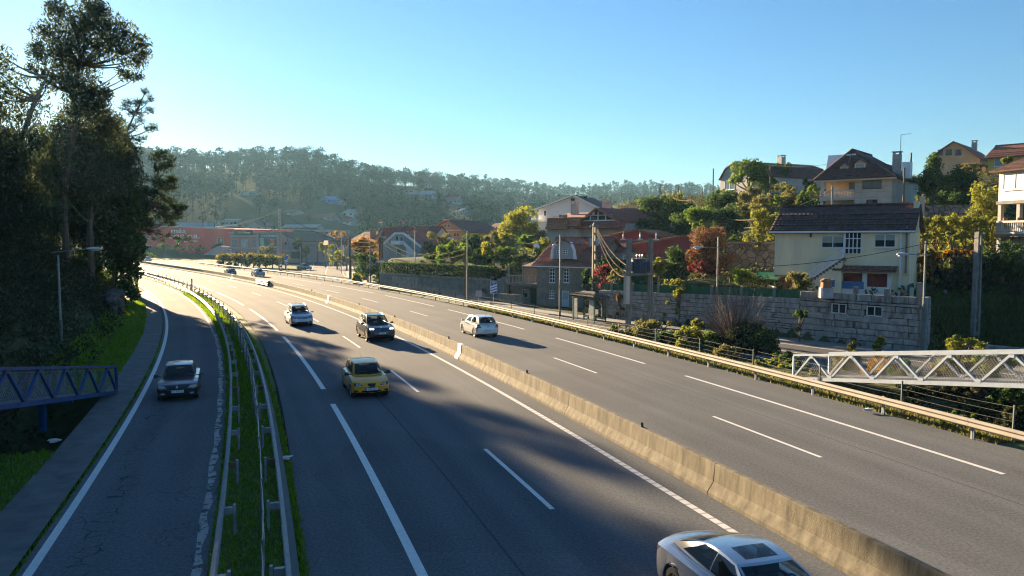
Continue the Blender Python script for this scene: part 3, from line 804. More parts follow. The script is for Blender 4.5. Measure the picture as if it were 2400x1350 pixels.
# ================================================================== SIGNS
SBLUE = M("sign_blue", (.02, .13, .42), .45, v=.05); SWHITE = M("sign_white", (.8, .8, .8), .45, v=0); SBACK = M("sign_back", (.33, .35, .36), .5, metal=.4, v=.1)
def sign(name, label, px, py_top, py_bot, px_w, Y, base_z, rot):
    p = P(px, (py_top + py_bot) / 2, Y)
    t = thing(name, label, "road sign", (p.x, Y, base_z), rot)
    return t, p.z - base_z, (py_bot - py_top) / FOC * Y, px_w / FOC * Y
for nm, px, top, bot, wd, Y, lab, stripes, txt in (
    ("countdown_sign", 1157, 658, 688, 16, 84.5, "blue exit countdown sign with three white diagonal stripes reading 300 m, behind the right guardrail", 3, "300"),
    ("countdown_sign", 671, 599, 617, 9, 170, "far blue exit countdown sign with white diagonal stripes beside the pale power pole", 2, None)):
    t, zc, h, w = sign(nm, lab, px, top, bot, wd, Y, 0, .12)
    MB().tube([(0, .05, 0), (0, .05, zc + h / 2)], .05, 8).build("post", M("sign_post", (.45, .44, .42), .5, metal=.4), t)
    pl = MB().box((0, 0, zc), (w, .04, h)).build("panel", SBLUE, t)
    for a, b, c, d in ((-w / 2, w / 2, zc + h / 2 - .03, zc + h / 2), (-w / 2, w / 2, zc - h / 2, zc - h / 2 + .03), (-w / 2, -w / 2 + .03, zc - h / 2 + .03, zc + h / 2 - .03), (w / 2 - .03, w / 2, zc - h / 2 + .03, zc + h / 2 - .03)):
        MB().box(((a + b) / 2, -.023, (c + d) / 2), (b - a, .006, d - c)).build("border", SWHITE, pl)
    for k in range(stripes):
        z0 = zc - h * .44 + k * h * .2; q = w * .45
        MB().prism([(-q, z0), (q, z0 + h * .16), (q, z0 + h * .27), (-q, z0 + h * .11)], 1, -.026, -.021).build("stripe", SWHITE, pl)
    if txt:
        text("lettering", txt, h * .2, pl, (0, -.026, zc + h * .37), (R(90), 0, 0), SWHITE, sx=.9)
        text("lettering", "m", h * .14, pl, (0, -.026, zc + h * .23), (R(90), 0, 0), SWHITE)
t, zc, h, w = sign("road_sign", "small square sign seen from behind, left of the blue countdown sign", 1122, 681, 695, 14, 85.5, 0, .1)
MB().tube([(0, -.05, 0), (0, -.05, zc + h / 2)], .04, 8).build("post", STEELD, t); MB().box((0, 0, zc), (w, .03, h)).build("panel", SBACK, t)
t, zc, h, w = sign("crossing_sign", "small blue crossing sign with a white triangle beside the bus shelter", 1412, 687, 700, 10, 64.5, .12, .5)
MB().tube([(0, .04, 0), (0, .04, zc + h / 2)], .035, 8).build("post", STEELD, t)
pl = MB().box((0, 0, zc), (w * 1.1, .03, h)).build("panel", SBLUE, t)
MB().prism([(-w * .42, zc - h * .36), (w * .42, zc - h * .36), (0, zc + h * .42)], 1, -.022, -.017).build("symbol", SWHITE, pl)
MB().bar((0, -.026, zc - h * .3), (0, -.026, zc + h * .12), w * .12, .006, up=(1, 0, 0)).build("figure", SBLUE, pl)
t = thing("street_sign", "long white direction board on the twin wooden poles", "road sign", P(892, 613, 119.5), .2)
MB().box((0, 0, 0), (1.15, .04, .28)).build("panel", SWHITE, t)
t = thing("mirror_panel", "bright blank panel on a pole beside the side road, glaring in the sun", "panel", P(762, 569, 170), .5)
MB().prism([(-.45, -.5), (.5, -.5), (.75, .5), (-.2, .5)], 1, -.03, .03).build("panel", M("glare_panel", (.9, .9, .9), .25, metal=.3, v=0), t)
MB().tube([(0, .1, -4.2), (0, .1, 0)], .05, 6).build("post", STEELD, t)

# ================================================================== FOOTBRIDGE RAMPS (steel trusses)
def truss(label, A, B, z0, slope, bays, side, mat, deckmat, bay=2.55, w=2.2, h=1.18, posts=()):
    A = Vector((*A, 0)); B = Vector((*B, 0)); u = (B - A).normalized(); nrm = Vector((u.y, -u.x, 0)) * side
    t = thing("footbridge_ramp", label, "footbridge", (A.x, A.y, 0))
    def pt(s_, q, z): return u * s_ + nrm * q + Vector((0, 0, z0 + slope * s_ + z))
    Lt = bay * bays
    for q in (0, w):
        MB().bar(pt(0, q, 0), pt(Lt, q, 0), .1, .16).build("bottom_chord", mat, t)
        MB().bar(pt(0, q, h), pt(Lt, q, h), .13, .09).build("top_chord", mat, t)
        for k in range(bays + 1):
            if k in (0, bays): MB().bar(pt(k * bay, q, .081), pt(k * bay, q, h - .046), .1, .1).build("end_post", mat, t)
        for k in range(bays):
            a, m_, b = k * bay, (k + .5) * bay, (k + 1) * bay
            e = .06
            MB().bar(pt(a + e, q, .09), pt(m_ - .02, q, h - .05), .085, .085, up=nrm).build("diagonal", mat, t)
            MB().bar(pt(m_ + .02, q, h - .05), pt(b - e, q, .09), .085, .085, up=nrm).build("diagonal", mat, t)
            mb = MB(); r = .006
            for i in range(1, 20):
                f = i / 20
                for sgn in (1, -1):
                    s0 = a + f * bay; ds = .72 * sgn
                    p0 = pt(s0, q * .93 + .05, .1); s1 = min(max(s0 + ds, a), b); p1 = pt(s1, q * .93 + .05, .1 + (h - .2) * abs(s1 - s0) / .72)
                    mb.tube([p0, p1], r, 3, False)
            mb.tube([pt(a, q * .93 + .05, h - .14), pt(b, q * .93 + .05, h - .14)], .012, 4)
            mb.build("mesh_panel", WIRE, t, fix=False)
    gp = MB()
    for q in (0, w):
        for k in range(bays * 2 + 1):
            c_ = pt(min(max(k * bay / 2, .12), Lt - .12), q - .0, .13 if k % 2 == 0 else h - .1); gp.bar(c_ - u * .11, c_ + u * .11, .11, .14, up=(0, 0, 1))
    gp.build("gusset_plates", RUST if mat is TB else mat, t, kind='stuff')
    mb = MB()
    for k in range(int(Lt / .13)): mb.bar(pt(k * .13 + .06, .06, -.02), pt(k * .13 + .06, w - .06, -.02), .035, .05)
    for q in (.35, .8, 1.3, 1.8): mb.bar(pt(0, q, -.07), pt(Lt, q, -.07), .05, .05)
    mb.build("deck_grating", deckmat, t, kind='stuff')
    for s_ in posts:
        p = pt(s_, w * .5, 0); g = -.3
        MB().bar((p.x, p.y, g), (p.x, p.y, p.z - .07), .2, .2).build("support_post", mat, t)
        MB().bar(pt(s_, .05, -.13), pt(s_, w - .05, -.13), .14, .14).build("cross_beam", mat, t)
    return t
TB = M("truss_blue", (.012, .062, .20), .5, v=.3, scale=2.5)
TW = M("truss_faded_glare_blue", (.33, .40, .50), .45, v=.12, scale=2.5, metal=.2)  # same blue steel, faded, with sun glare put into its colour
DECKM = M("deck_steel_grating", (.11, .12, .13), .7, metal=.2)
truss("deep blue steel truss footbridge ramp on the shaded left verge", (-18.0, 34.6), (-15.5, 23.2), .07, .157, 8, 1, TB, DECKM, posts=(5.6, 14))
truss("pale blue steel truss footbridge ramp behind the right guardrail", (14.1, 38.1), (18.0, 27.0), .06, .150, 9, -1, TW, DECKM, posts=(16,))

# ================================================================== GRANITE WALL
GRAN = M("granite", (.20, .195, .185), .9, v=.3, scale=2.2, bump=.5, bscale=14, col2=(.42, .405, .375))
GRAN2 = M("granite_stained", (.085, .083, .08), .95, v=.3, scale=1.5, bump=.5, bscale=14, col2=(.44, .42, .39), stretch=(2, 2, .5))
MORT = M("wall_joint", (.025, .024, .02), .95, v=.3, scale=5)
def bev_box_mesh(name, mat, jag=.06, seed=0):
    bm = bmesh.new(); bmesh.ops.create_cube(bm, size=1)
    r = random.Random(seed)
    for v_ in bm.verts: v_.co += Vector((r.uniform(-jag, jag), r.uniform(-jag, jag), r.uniform(-jag, jag))) * .5
    bmesh.ops.bevel(bm, geom=list(bm.edges), offset=.05, segments=1, affect='EDGES')
    me = bpy.data.meshes.new(name); bm.to_mesh(me); bm.free(); me.materials.append(mat); return me
STM = [bev_box_mesh("stone", GRAN if k < 6 else GRAN2, .09, k) for k in range(9)]
def stone(parent, c, d, stained=.15, rz=0., holes=()):
    for (a, b, z0, z1) in holes:
        l_, r_ = c[0] - d[0] / 2, c[0] + d[0] / 2
        if r_ > a and l_ < b and c[2] + d[2] / 2 > z0 + .05 and c[2] - d[2] / 2 < z1 - .05:
            if a - l_ > .12: stone(parent, ((l_ + a) / 2, c[1], c[2]), (a - l_, d[1], d[2]), stained)
            if r_ - b > .12: stone(parent, ((b + r_) / 2, c[1], c[2]), (r_ - b, d[1], d[2]), stained)
            return None
    k = rng.integers(6, 9) if rng.random() < stained else rng.integers(0, 6)
    o = bpy.data.objects.new("stone", STM[k]); COL.objects.link(o); o.parent = parent
    o.location = c; o.scale = (d[0], d[1], d[2]); o.rotation_euler = (rng.normal(0, .008), rng.normal(0, .012), rz + rng.normal(0, .008))
    return o
def stone_course(parent, u0, u1, z0, z1, th, lmin, lmax, y0=0., stained=.15, holes=()):
    u = u0
    while u < u1 - .1:
        L_ = min(rng.uniform(lmin, lmax), u1 - u)
        if u1 - u - L_ < lmin * .5: L_ = u1 - u
        stone(parent, (u + L_ / 2, y0 + rng.normal(0, .018), (z0 + z1) / 2), (L_ - .045, th, z1 - z0 - .04), stained, 0, holes)
        u += L_
wa, wb = Vector((7.9, 68.75, 0)), Vector((25.2, 47.2, 0))
WL = (wb - wa).length; WR = math.atan2((wb - wa).y, (wb - wa).x)
wall = thing("granite_wall", "long granite block retaining wall with green mesh on top, below the cream house", "wall", wa, WR)
usplit = 19.6
hole = [(21.9, 23.0, 2.05, 2.75), (24.3, 25.4, 2.05, 2.75)]
def wtop(u): return 2.5 + .42 * u / usplit
MB().prism([(-.05, -.2), (WL - .06, -.2), (WL - .06, 3.42), (usplit, 3.42), (usplit, wtop(usplit) - .06), (-.05, wtop(0) - .06)], 1, .06, .5).build("wall_core", MORT, wall)
nc = 8
for k in range(nc):
    u = 0.
    while u < usplit - .05:
        small = u < 3.5
        L_ = rng.uniform(.25, .5) if small else rng.uniform(.5, 1.35)
        if usplit - u - L_ < .4: L_ = usplit - u
        top = wtop(u + L_ / 2); hcs = top / nc
        if k == nc - 1 or small or rng.random() > .16:
            stone(wall, (u + L_ / 2, rng.normal(0, .02), hcs * (k + .5)), (L_ - .036, .34, hcs - .036), .34)
        else:
            for q in (0, 1): stone(wall, (u + L_ / 2, rng.normal(0, .02), hcs * (k + .25 + .5 * q)), (L_ - .05, .34, hcs / 2 - .045), .3)
        u += L_
zs = [0, .42, .8, 1.2, 1.62, 2.04, 2.42, 2.8, 2.98, 3.46]
for k in range(len(zs) - 1):
    cap = k == 7
    stone_course(wall, usplit, WL, zs[k], zs[k + 1], .34 if not cap else .42, .8 if not cap else 1.4, 1.9 if not cap else 2.6, 0 if not cap else -.03, .7 if k > 4 else .35, hole)
for k in range(len(zs) - 1):
    for q in range(1): stone(wall, (WL + .12, .35, (zs[k] + zs[k + 1]) / 2), (.3, 1.0, zs[k + 1] - zs[k] - .02), .8)
UPVC = M("white_window_frame", (.80, .81, .82), .4, v=.03)
PANE = GLASS("window_glass", (.018, .022, .026), 0, .04)
PANEB = M("lowered_blind", (.33, .37, .32), .7, v=.06)
for a, b, z0, z1 in hole:
    f = MB()
    for x in (a + .06, (a + b) / 2, b - .06): f.box((x, -.1, (z0 + z1) / 2), (.045, .1, z1 - z0 - .16))
    for z in (z0 + .05, z1 - .05): f.box(((a + b) / 2, -.1, z), (b - a - .05, .1, .045))
    w_ = f.build("window", UPVC, wall)
    MB().box(((a + b) / 2, -.06, (z0 + z1) / 2), (b - a - .1, .02, z1 - z0 - .1)).build("pane", PANE, w_)
    MB().box(((a + b) / 2, .02, (z0 + z1) / 2), (b - a, .06, z1 - z0)).build("window_back", MORT, w_)
    stone(wall, ((a + b) / 2, 0, z0 - .02), (b - a + .3, .38, .1), 0)
GPOST = M("granite_post", (.2, .195, .18), .9, v=.3, scale=4)
def u_at(px):
    """distance along the wall under an image column"""
    d = ray(px, 700); k = d.x / d.y
    return max(0, ((k * wa.y - wa.x) / (math.cos(WR) - k * math.sin(WR))))
for px in (1433, 1482, 1543, 1668, 1738, 1815, 1899):
    u = u_at(px); MB().box((u, .02, wtop(u) + .3), (.2, .2, .78)).build("fence_post", GPOST, wall)
for px in (2005, 2078): MB().box((u_at(px), .02, 3.55), (.24, .24, .7)).build("fence_post", GPOST, wall)
MB().box((WL - .1, .02, 3.6), (.26, .26, 1.5)).build("fence_post", GPOST, wall)
GREEN = M("green_mesh_screen", (.008, .10, .045), .7, v=.25, scale=1.5)
sc_u = [0.2] + [u_at(px) for px in (1433, 1482, 1543, 1668, 1738, 1815, 1899)]
for a, b in zip(sc_u[:-1], sc_u[1:]):
    if b - a < .4: continue
    mb = MB(); n = 8
    vs = []; fs = []
    for k in range(n + 1):
        u = a + .1 + (b - a - .2) * k / n; wv = .035 * math.sin(k * 2.1 + a)
        vs += [(u, .04 + wv, wtop(u) + .0), (u, .04 - wv * .5, wtop(u) + .6 + .02 * math.sin(k * 1.7))]
    for k in range(n): fs.append((2 * k, 2 * k + 2, 2 * k + 3, 2 * k + 1))
    mb.add(vs, fs).build("green_screen", GREEN, wall)
# low stone wall under the dark field at the right
lw = thing("field_wall", "low dark stone wall along the road below the dark field", "wall", (26.6, 47.6, 0), math.atan2(-11, 9.5))
for k in range(2): stone_course(lw, 0, 15, k * .38, k * .38 + .38, .4, .5, 1.2, 0, .9)
MB().box((7.5, .35, .3), (15, .3, .7)).build("wall_core", MORT, lw)
# plastered garden wall under the hedge
ha, hb = Vector((-.6, 88.4, 0)), Vector((-18.6, 108.0, 0))
HL = (hb - ha).length; HR = math.atan2((ha - hb).y, (ha - hb).x)
hwall = thing("garden_wall", "grey rubble garden wall topped by a clipped dark hedge", "wall", hb, HR)
PLAS = M("wall_render_grey", (.22, .21, .2), .95, v=.3, scale=1.4, bump=.6, bscale=5)
MB().box((HL / 2, .15, 1.05), (HL, .3, 2.3)).build("wall_face", PLAS, hwall)
MB().box((HL / 2, .15, 2.34), (HL + .1, .42, .26)).build("coping", M("coping_concrete", (.3, .3, .29), .9, v=.25, scale=2), hwall)
for k in range(3): stone_course(hwall, 3.2, 9.5, .55 + k * .5, 1.05 + k * .5, .16, .35, .7, -.06, .1)
for u in (HL - 2.2, HL - .4): MB().box((u, -.05, 1.35), (.45, .5, 2.7)).build("gate_pillar", PLAS, hwall)
gt = MB()
for k in range(9): gt.box((HL - 2.0 + k * .17, .12, 1.0), (.13, .05, 2.0))
gt.build("gate", M("gate_grey", (.10, .12, .14), .7, v=.1), hwall)
# ================================================================== VEGETATION
def unit(n):
    v = rng.normal(size=(n, 3)); return v / np.linalg.norm(v, axis=1, keepdims=True)
def leaf_quads(C, size, aspect=.4, droop=0., flat=0.):
    """one rhombic leaf per centre"""
    n = len(C)
    d = unit(n)
    if droop: d[:, 2] -= droop; d /= np.linalg.norm(d, axis=1, keepdims=True)
    if flat: d[:, 2] *= (1 - flat); d /= np.linalg.norm(d, axis=1, keepdims=True)
    w = np.cross(d, unit(n)); w /= np.linalg.norm(w, axis=1, keepdims=True) + 1e-9
    L_ = (size * rng.uniform(.6, 1.35, n))[:, None] / 2
    W = L_ * aspect
    V = np.stack([C - d * L_, C + w * W - d * L_ * .1, C + d * L_, C - w * W - d * L_ * .1], 1).reshape(-1, 3)
    F = np.arange(4 * n).reshape(n, 4)
    return V, F
def clump_points(cl, dens, squash=.85, power=.45, mn=6):
    out = []
    for x, y, z, r in cl:
        n = max(mn, int(dens * r * r)); v = unit(n) * (rng.random((n, 1)) ** power) * r; v[:, 2] *= squash
        out.append(v + [x, y, z])
    return np.concatenate(out)
def join(parts):
    V = []; F = []; k = 0
    for v, f in parts: V.append(v); F.append(f + k); k += len(v)
    return np.concatenate(V), np.concatenate(F)
EUC = LM("eucalyptus_leaves", [(.022, .036, .02), (.04, .058, .026), (.07, .08, .03)], .38)
PIN = LM("pine_needles", [(.016, .03, .014), (.03, .05, .018)], .25)
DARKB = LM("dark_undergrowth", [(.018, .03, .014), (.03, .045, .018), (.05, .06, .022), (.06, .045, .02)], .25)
GREENL = LM("green_leaves", [(.035, .075, .014), (.065, .12, .02), (.11, .15, .03)], .45)
YELL = LM("yellow_green_leaves", [(.07, .10, .02), (.13, .155, .03), (.20, .19, .045)], .45)
OLIVE = LM("olive_leaves", [(.06, .075, .03), (.11, .115, .04), (.15, .135, .045)], .4)
DARKG = LM("dark_green_leaves", [(.016, .04, .014), (.032, .068, .018), (.07, .10, .026)], .4)
REDL = LM("red_brown_leaves", [(.11, .035, .03), (.13, .07, .035), (.15, .10, .045), (.07, .07, .025)], .35)
REDD = LM("red_leaves", [(.16, .03, .035), (.12, .04, .035), (.15, .07, .03)], .35)
TWIG = LM("brown_twigs", [(.10, .075, .06), (.14, .11, .085), (.09, .08, .04)], .1)
ORNG = LM("autumn_vine_leaves", [(.22, .14, .02), (.26, .19, .03), (.24, .10, .02), (.10, .12, .02)], .45)
FARL = LM("far_wood_leaves", [(.010, .022, .016), (.017, .032, .020), (.030, .046, .026)], .08, 1., 0.)
GRASS = LM("grass_blades", [(.06, .14, .012), (.09, .19, .016), (.13, .22, .026), (.17, .19, .045)], .4)
BARK = M("bark", (.12, .09, .065), .95, v=.35, scale=4, bump=.5, bscale=9, stretch=(3, 3, .7))
BARKP = M("pale_bark", (.22, .18, .14), .9, v=.35, scale=3, stretch=(3, 3, .6))
def curve_pts(a, b, bend, n=5):
    a, b = Vector(a), Vector(b)
    return [a.lerp(b, k / n) + Vector(bend) * (4 * (k / n) * (1 - k / n)) for k in range(n + 1)]
def make_tree(name, label, trunk, r0, clumps, mat, bark, dens, size, aspect, droop, group=None, cat="tree", limb=.35, squash=.85, needles=False, power=.45):
    """trunk: list of points from the ground; a limb runs to each clump"""
    o = Vector(trunk[0])
    t = thing(name, label, cat, o, group=group)
    tr = [Vector(p) - o for p in trunk]
    mb = MB()
    n = len(tr)
    mb.tube(tr, [r0 * (1 - .75 * k / (n - 1)) for k in range(n)], 7)
    cl = [(c[0] - o.x, c[1] - o.y, c[2] - o.z, c[3]) for c in clumps]
    for x, y, z, r in cl:
        c = Vector((x, y, z))
        best = min(tr[max(1, n // 4):], key=lambda p: (p - c).length + max(0, p.z - c.z + .2) * 2.5)
        if (best - c).length > r * .3:
            mb.tube(curve_pts(best, c, (0, 0, -(best - c).length * .08)), [max(.03, r0 * limb * (1 - .8 * k / 5)) for k in range(6)], 4, False)
    mb.build("trunk", bark, t, smooth=True, fix=False)
    if needles:
        pts = clump_points(cl, dens, squash, power)
        parts = []
        for rep in range(7):
            d = unit(len(pts)); d[:, 2] = np.abs(d[:, 2]) * .8 + .15; d /= np.linalg.norm(d, axis=1, keepdims=True)
            w = np.cross(d, unit(len(pts))); w /= np.linalg.norm(w, axis=1, keepdims=True)
            L_ = size * rng.uniform(.7, 1.2, (len(pts), 1))
            V = np.stack([pts - w * L_ * aspect, pts + w * L_ * aspect, pts + d * L_ + w * L_ * aspect * .3, pts + d * L_ - w * L_ * aspect * .3], 1).reshape(-1, 3)
            parts.append((V, np.arange(len(V)).reshape(-1, 4)))
        V, F = join(parts)
    else:
        V, F = leaf_quads(clump_points(cl, dens, squash, power), size, aspect, droop)
    link("crown", np_mesh("crown", V, F, mat), t)
    return t
def pxclumps(lst, Y, dy=1.5):
    out = []
    for px, py, r in lst:
        y = Y + rng.normal(0, dy); p = P(px, py, y); out.append((p.x, p.y, p.z, r * Y / FOC))
    return out
def trunk_px(pts, Y, base_drop=True):
    tr = [P(px, py, Y) for px, py in pts]
    b = tr[0].copy(); b.z = gz(b.x, b.y) - .4
    return [b] + tr
# ---- trees on the left bank
big = [(140, 30, 38), (215, 22, 38), (180, 72, 52), (108, 75, 36), (250, 58, 44), (292, 78, 36), (328, 105, 30), (228, 108, 48), (284, 122, 38), (322, 145, 26), (90, 128, 30), (142, 128, 52), (190, 150, 52), (300, 178, 22), (338, 130, 20), (285, 165, 16), (325, 178, 14),
       (170, 200, 46), (212, 215, 50), (150, 182, 46), (200, 245, 50), (230, 250, 38), (245, 222, 22), (180, 265, 40), (80, 110, 20), (125, 15, 22), (262, 95, 34), (205, 55, 44), (160, 105, 46), (75, 160, 18), (105, 175, 24), (235, 20, 24), (210, 8, 20)]
make_tree("eucalyptus_tree", "tallest eucalyptus with a broad crown against the bright sky", trunk_px([(150, 470), (158, 380), (176, 300), (168, 220), (188, 150), (182, 60)], 74), .34, pxclumps(big, 72, 1.3), EUC, BARK, 250, .42, .28, .8, power=.62)
lefte = [(5, 130, 32), (20, 160, 24), (-20, 150, 40), (0, 200, 40), (30, 215, 44), (8, 250, 48), (42, 275, 40), (70, 262, 26), (95, 222, 24), (110, 200, 22), (-30, 250, 50), (25, 310, 46), (75, 300, 36), (60, 235, 22), (-30, 320, 50), (-50, 200, 50), (100, 255, 24), (55, 185, 16)]
make_tree("eucalyptus_tree", "thin eucalyptus at the far left edge, its leaves glowing before the sun", trunk_px([(30, 500), (48, 330), (85, 230), (110, 180)], 66), .36, pxclumps(lefte, 66, 2), EUC, BARKP, 120, .42, .28, .8)
mids = [(230, 300, 46), (270, 330, 40), (200, 330, 48), (160, 320, 42), (130, 360, 46), (240, 370, 48), (290, 380, 42), (190, 400, 50), (100, 400, 46), (310, 420, 36), (150, 290, 34), (110, 320, 38), (255, 285, 36), (270, 420, 46), (220, 440, 52), (140, 440, 52)]
make_tree("eucalyptus_tree", "lower brownish eucalyptus filling the middle of the bank", trunk_px([(210, 520), (215, 420), (225, 340), (232, 300)], 78), .34, pxclumps(mids, 78, 2.5), EUC, BARK, 300, .42, .3, .7)
inl = [(40, 350, 50), (0, 360, 55), (70, 380, 50), (20, 430, 60), (80, 440, 55), (-30, 420, 60), (50, 500, 60), (110, 500, 50), (0, 520, 60), (90, 330, 30)]
make_tree("eucalyptus_tree", "dark leafy eucalyptus low at the left edge of the bank", trunk_px([(20, 640), (30, 520), (45, 420), (50, 360)], 56), .34, pxclumps(inl, 56, 2), EUC, BARK, 330, .36, .3, .7)
rt = [(300, 460, 36), (262, 480, 40), (308, 505, 34), (230, 500, 44), (285, 530, 40), (250, 550, 44), (300, 570, 36), (180, 500, 50), (200, 560, 50), (150, 540, 50), (280, 600, 40), (230, 620, 48), (298, 620, 26), (180, 620, 50), (318, 600, 22), (312, 640, 24), (322, 560, 20), (300, 672, 24), (326, 522, 18), (314, 690, 18), (330, 585, 14), (260, 660, 40)]
make_tree("oak_tree", "dense dark tree at the right end of the bank above the rock", trunk_px([(262, 690), (265, 600), (262, 520), (270, 470)], 84), .34, pxclumps(rt, 84, 2.5), DARKG, BARK, 320, .40, .5, .2)
# pines leaning over the ramp
pine1 = [(342, 216, 11), (352, 233, 10), (350, 262, 12), (333, 240, 11), (318, 245, 11), (300, 243, 13), (293, 255, 11), (330, 285, 12), (358, 300, 13), (345, 305, 9), (312, 300, 14), (295, 310, 14), (322, 330, 13), (282, 290, 14), (300, 345, 18), (268, 300, 14), (330, 268, 10), (312, 268, 12), (340, 325, 8), (280, 340, 20), (305, 375, 22), (270, 370, 22), (325, 355, 12)]
make_tree("pine_tree", "upper pine at the edge of the wood, its branch tips against pale sky", trunk_px([(262, 480), (272, 390), (292, 320), (318, 262), (338, 222)], 94), .24, pxclumps(pine1, 94, 1.2), PIN, BARK, 70, .55, .045, 0, limb=.4, squash=.8, needles=True)
pine2 = [(378, 362, 15), (364, 372, 15), (398, 378, 16), (392, 395, 16), (372, 395, 15), (400, 425, 17), (385, 440, 20), (368, 425, 18), (405, 440, 13), (360, 455, 20), (390, 470, 18), (408, 482, 15), (428, 487, 12), (415, 505, 16), (395, 515, 18), (375, 505, 18), (350, 490, 18), (345, 525, 16), (402, 528, 11), (338, 450, 18), (360, 480, 18), (330, 480, 22), (335, 520, 20), (385, 490, 14), (420, 492, 12)]
make_tree("pine_tree", "lower pine leaning out over the exit ramp in front of the red building", trunk_px([(318, 600), (330, 540), (352, 480), (368, 420), (376, 368)], 95), .22, pxclumps(pine2, 95, 1.), PIN, BARK, 85, .55, .045, 0, limb=.4, squash=.8, needles=True)
br = [(440, 557, 9), (418, 560, 10), (395, 552, 10), (372, 548, 10), (350, 545, 12), (415, 575, 7), (385, 566, 6), (360, 562, 7), (445, 565, 7)]
make_tree("pine_branch", "drooping pine boughs hanging in front of the lettering on the red building", [P(318, 520, 93), P(330, 528, 93), P(355, 540, 93), P(385, 552, 93), P(430, 562, 93)], .09, pxclumps(br, 93, .5), PIN, BARK, 60, .5, .045, 0, limb=.5, needles=True, cat="branch")
# trees added behind and out of view to close the wood and its shadow
for k, (px, top, Y, rr) in enumerate(((190, 320, 86, 60), (246, 288, 104, 42), (278, 330, 106, 28), (262, 312, 110, 32), (222, 300, 108, 46), (280, 400, 100, 40), (60, 330, 82, 60), (250, 400, 92, 46), (120, 380, 88, 60), (-60, 300, 70, 70), (-120, 250, 60, 80), (-250, 150, 56, 100), (300, 440, 97, 40), (-420, 120, 48, 120), (-700, 150, 40, 150))):
    c = [(px + rng.normal(0, rr * .5), top + rr * .5 + abs(rng.normal(0, rr * 1.2)), rr * rng.uniform(.55, .8)) for _ in range(16)]
    p = P(px, top + 60, Y)
    make_tree("eucalyptus_tree", ["tree", "tree"][0] and "shaded eucalyptus standing deeper in the bank wood", [Vector((p.x, Y, gz(p.x, Y) - .3)), Vector((p.x, Y, p.z * .6)), p], .3, pxclumps(c, Y, 2.5), EUC, BARK, 260, .55, .3, .6, group="eucalyptus trees deeper in the bank wood")
# undergrowth on the bank
n = 1500
yy = rng.uniform(20, 101, n); oo = -19.9 - np.abs(rng.normal(0, 8.5, n))
bx_, by_ = RP(yy, oo); bz_ = ground_z(bx_, by_)
hgt = np.clip((-oo - 19.9) * .22, 0, 2.2)
cl = [(x, y, z + h * rng.uniform(.1, 1), rng.uniform(.45, .8) + h * .35) for x, y, z, h in zip(bx_, by_, bz_, hgt)]
V, F = leaf_quads(clump_points(cl, 75, .8, .5, 20), .3, .3, .7)
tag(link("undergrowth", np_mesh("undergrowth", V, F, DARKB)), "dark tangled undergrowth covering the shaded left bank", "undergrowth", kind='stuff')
# rock at the toe of the bank
rk = thing("rock_outcrop", "grey rock face at the foot of the wooded bank beside the ramp", "rock", G(318, 752))
for k in range(8):
    bm = bmesh.new(); bmesh.ops.create_icosphere(bm, subdivisions=2, radius=1)
    for v_ in bm.verts: v_.co *= 1 + rng.normal(0, .13)
    me = bpy.data.meshes.new("boulder"); bm.to_mesh(me); bm.free(); me.materials.append(M("rock_grey", (.085, .075, .065), .95, v=.45, scale=1.5, bump=.7, bscale=5))
    o = link("boulder", me, rk, (rng.uniform(-2, .3) - (k // 3) * .6, rng.uniform(-2, 9), .3 + (k % 3) * .75)); o.scale = (rng.uniform(.5, .8), rng.uniform(.7, 1.4), rng.uniform(.5, .8)); o.rotation_euler = (0, 0, rng.uniform(-.4, .8))
    q = road_inv(np.array([rk.location.x + o.location.x]), np.array([rk.location.y + o.location.y]))
    if q[1][0] > -20.6: sh = R3(float(q[0][0]), -20.6); o.location.x = sh.x - rk.location.x; o.location.y = sh.y - rk.location.y
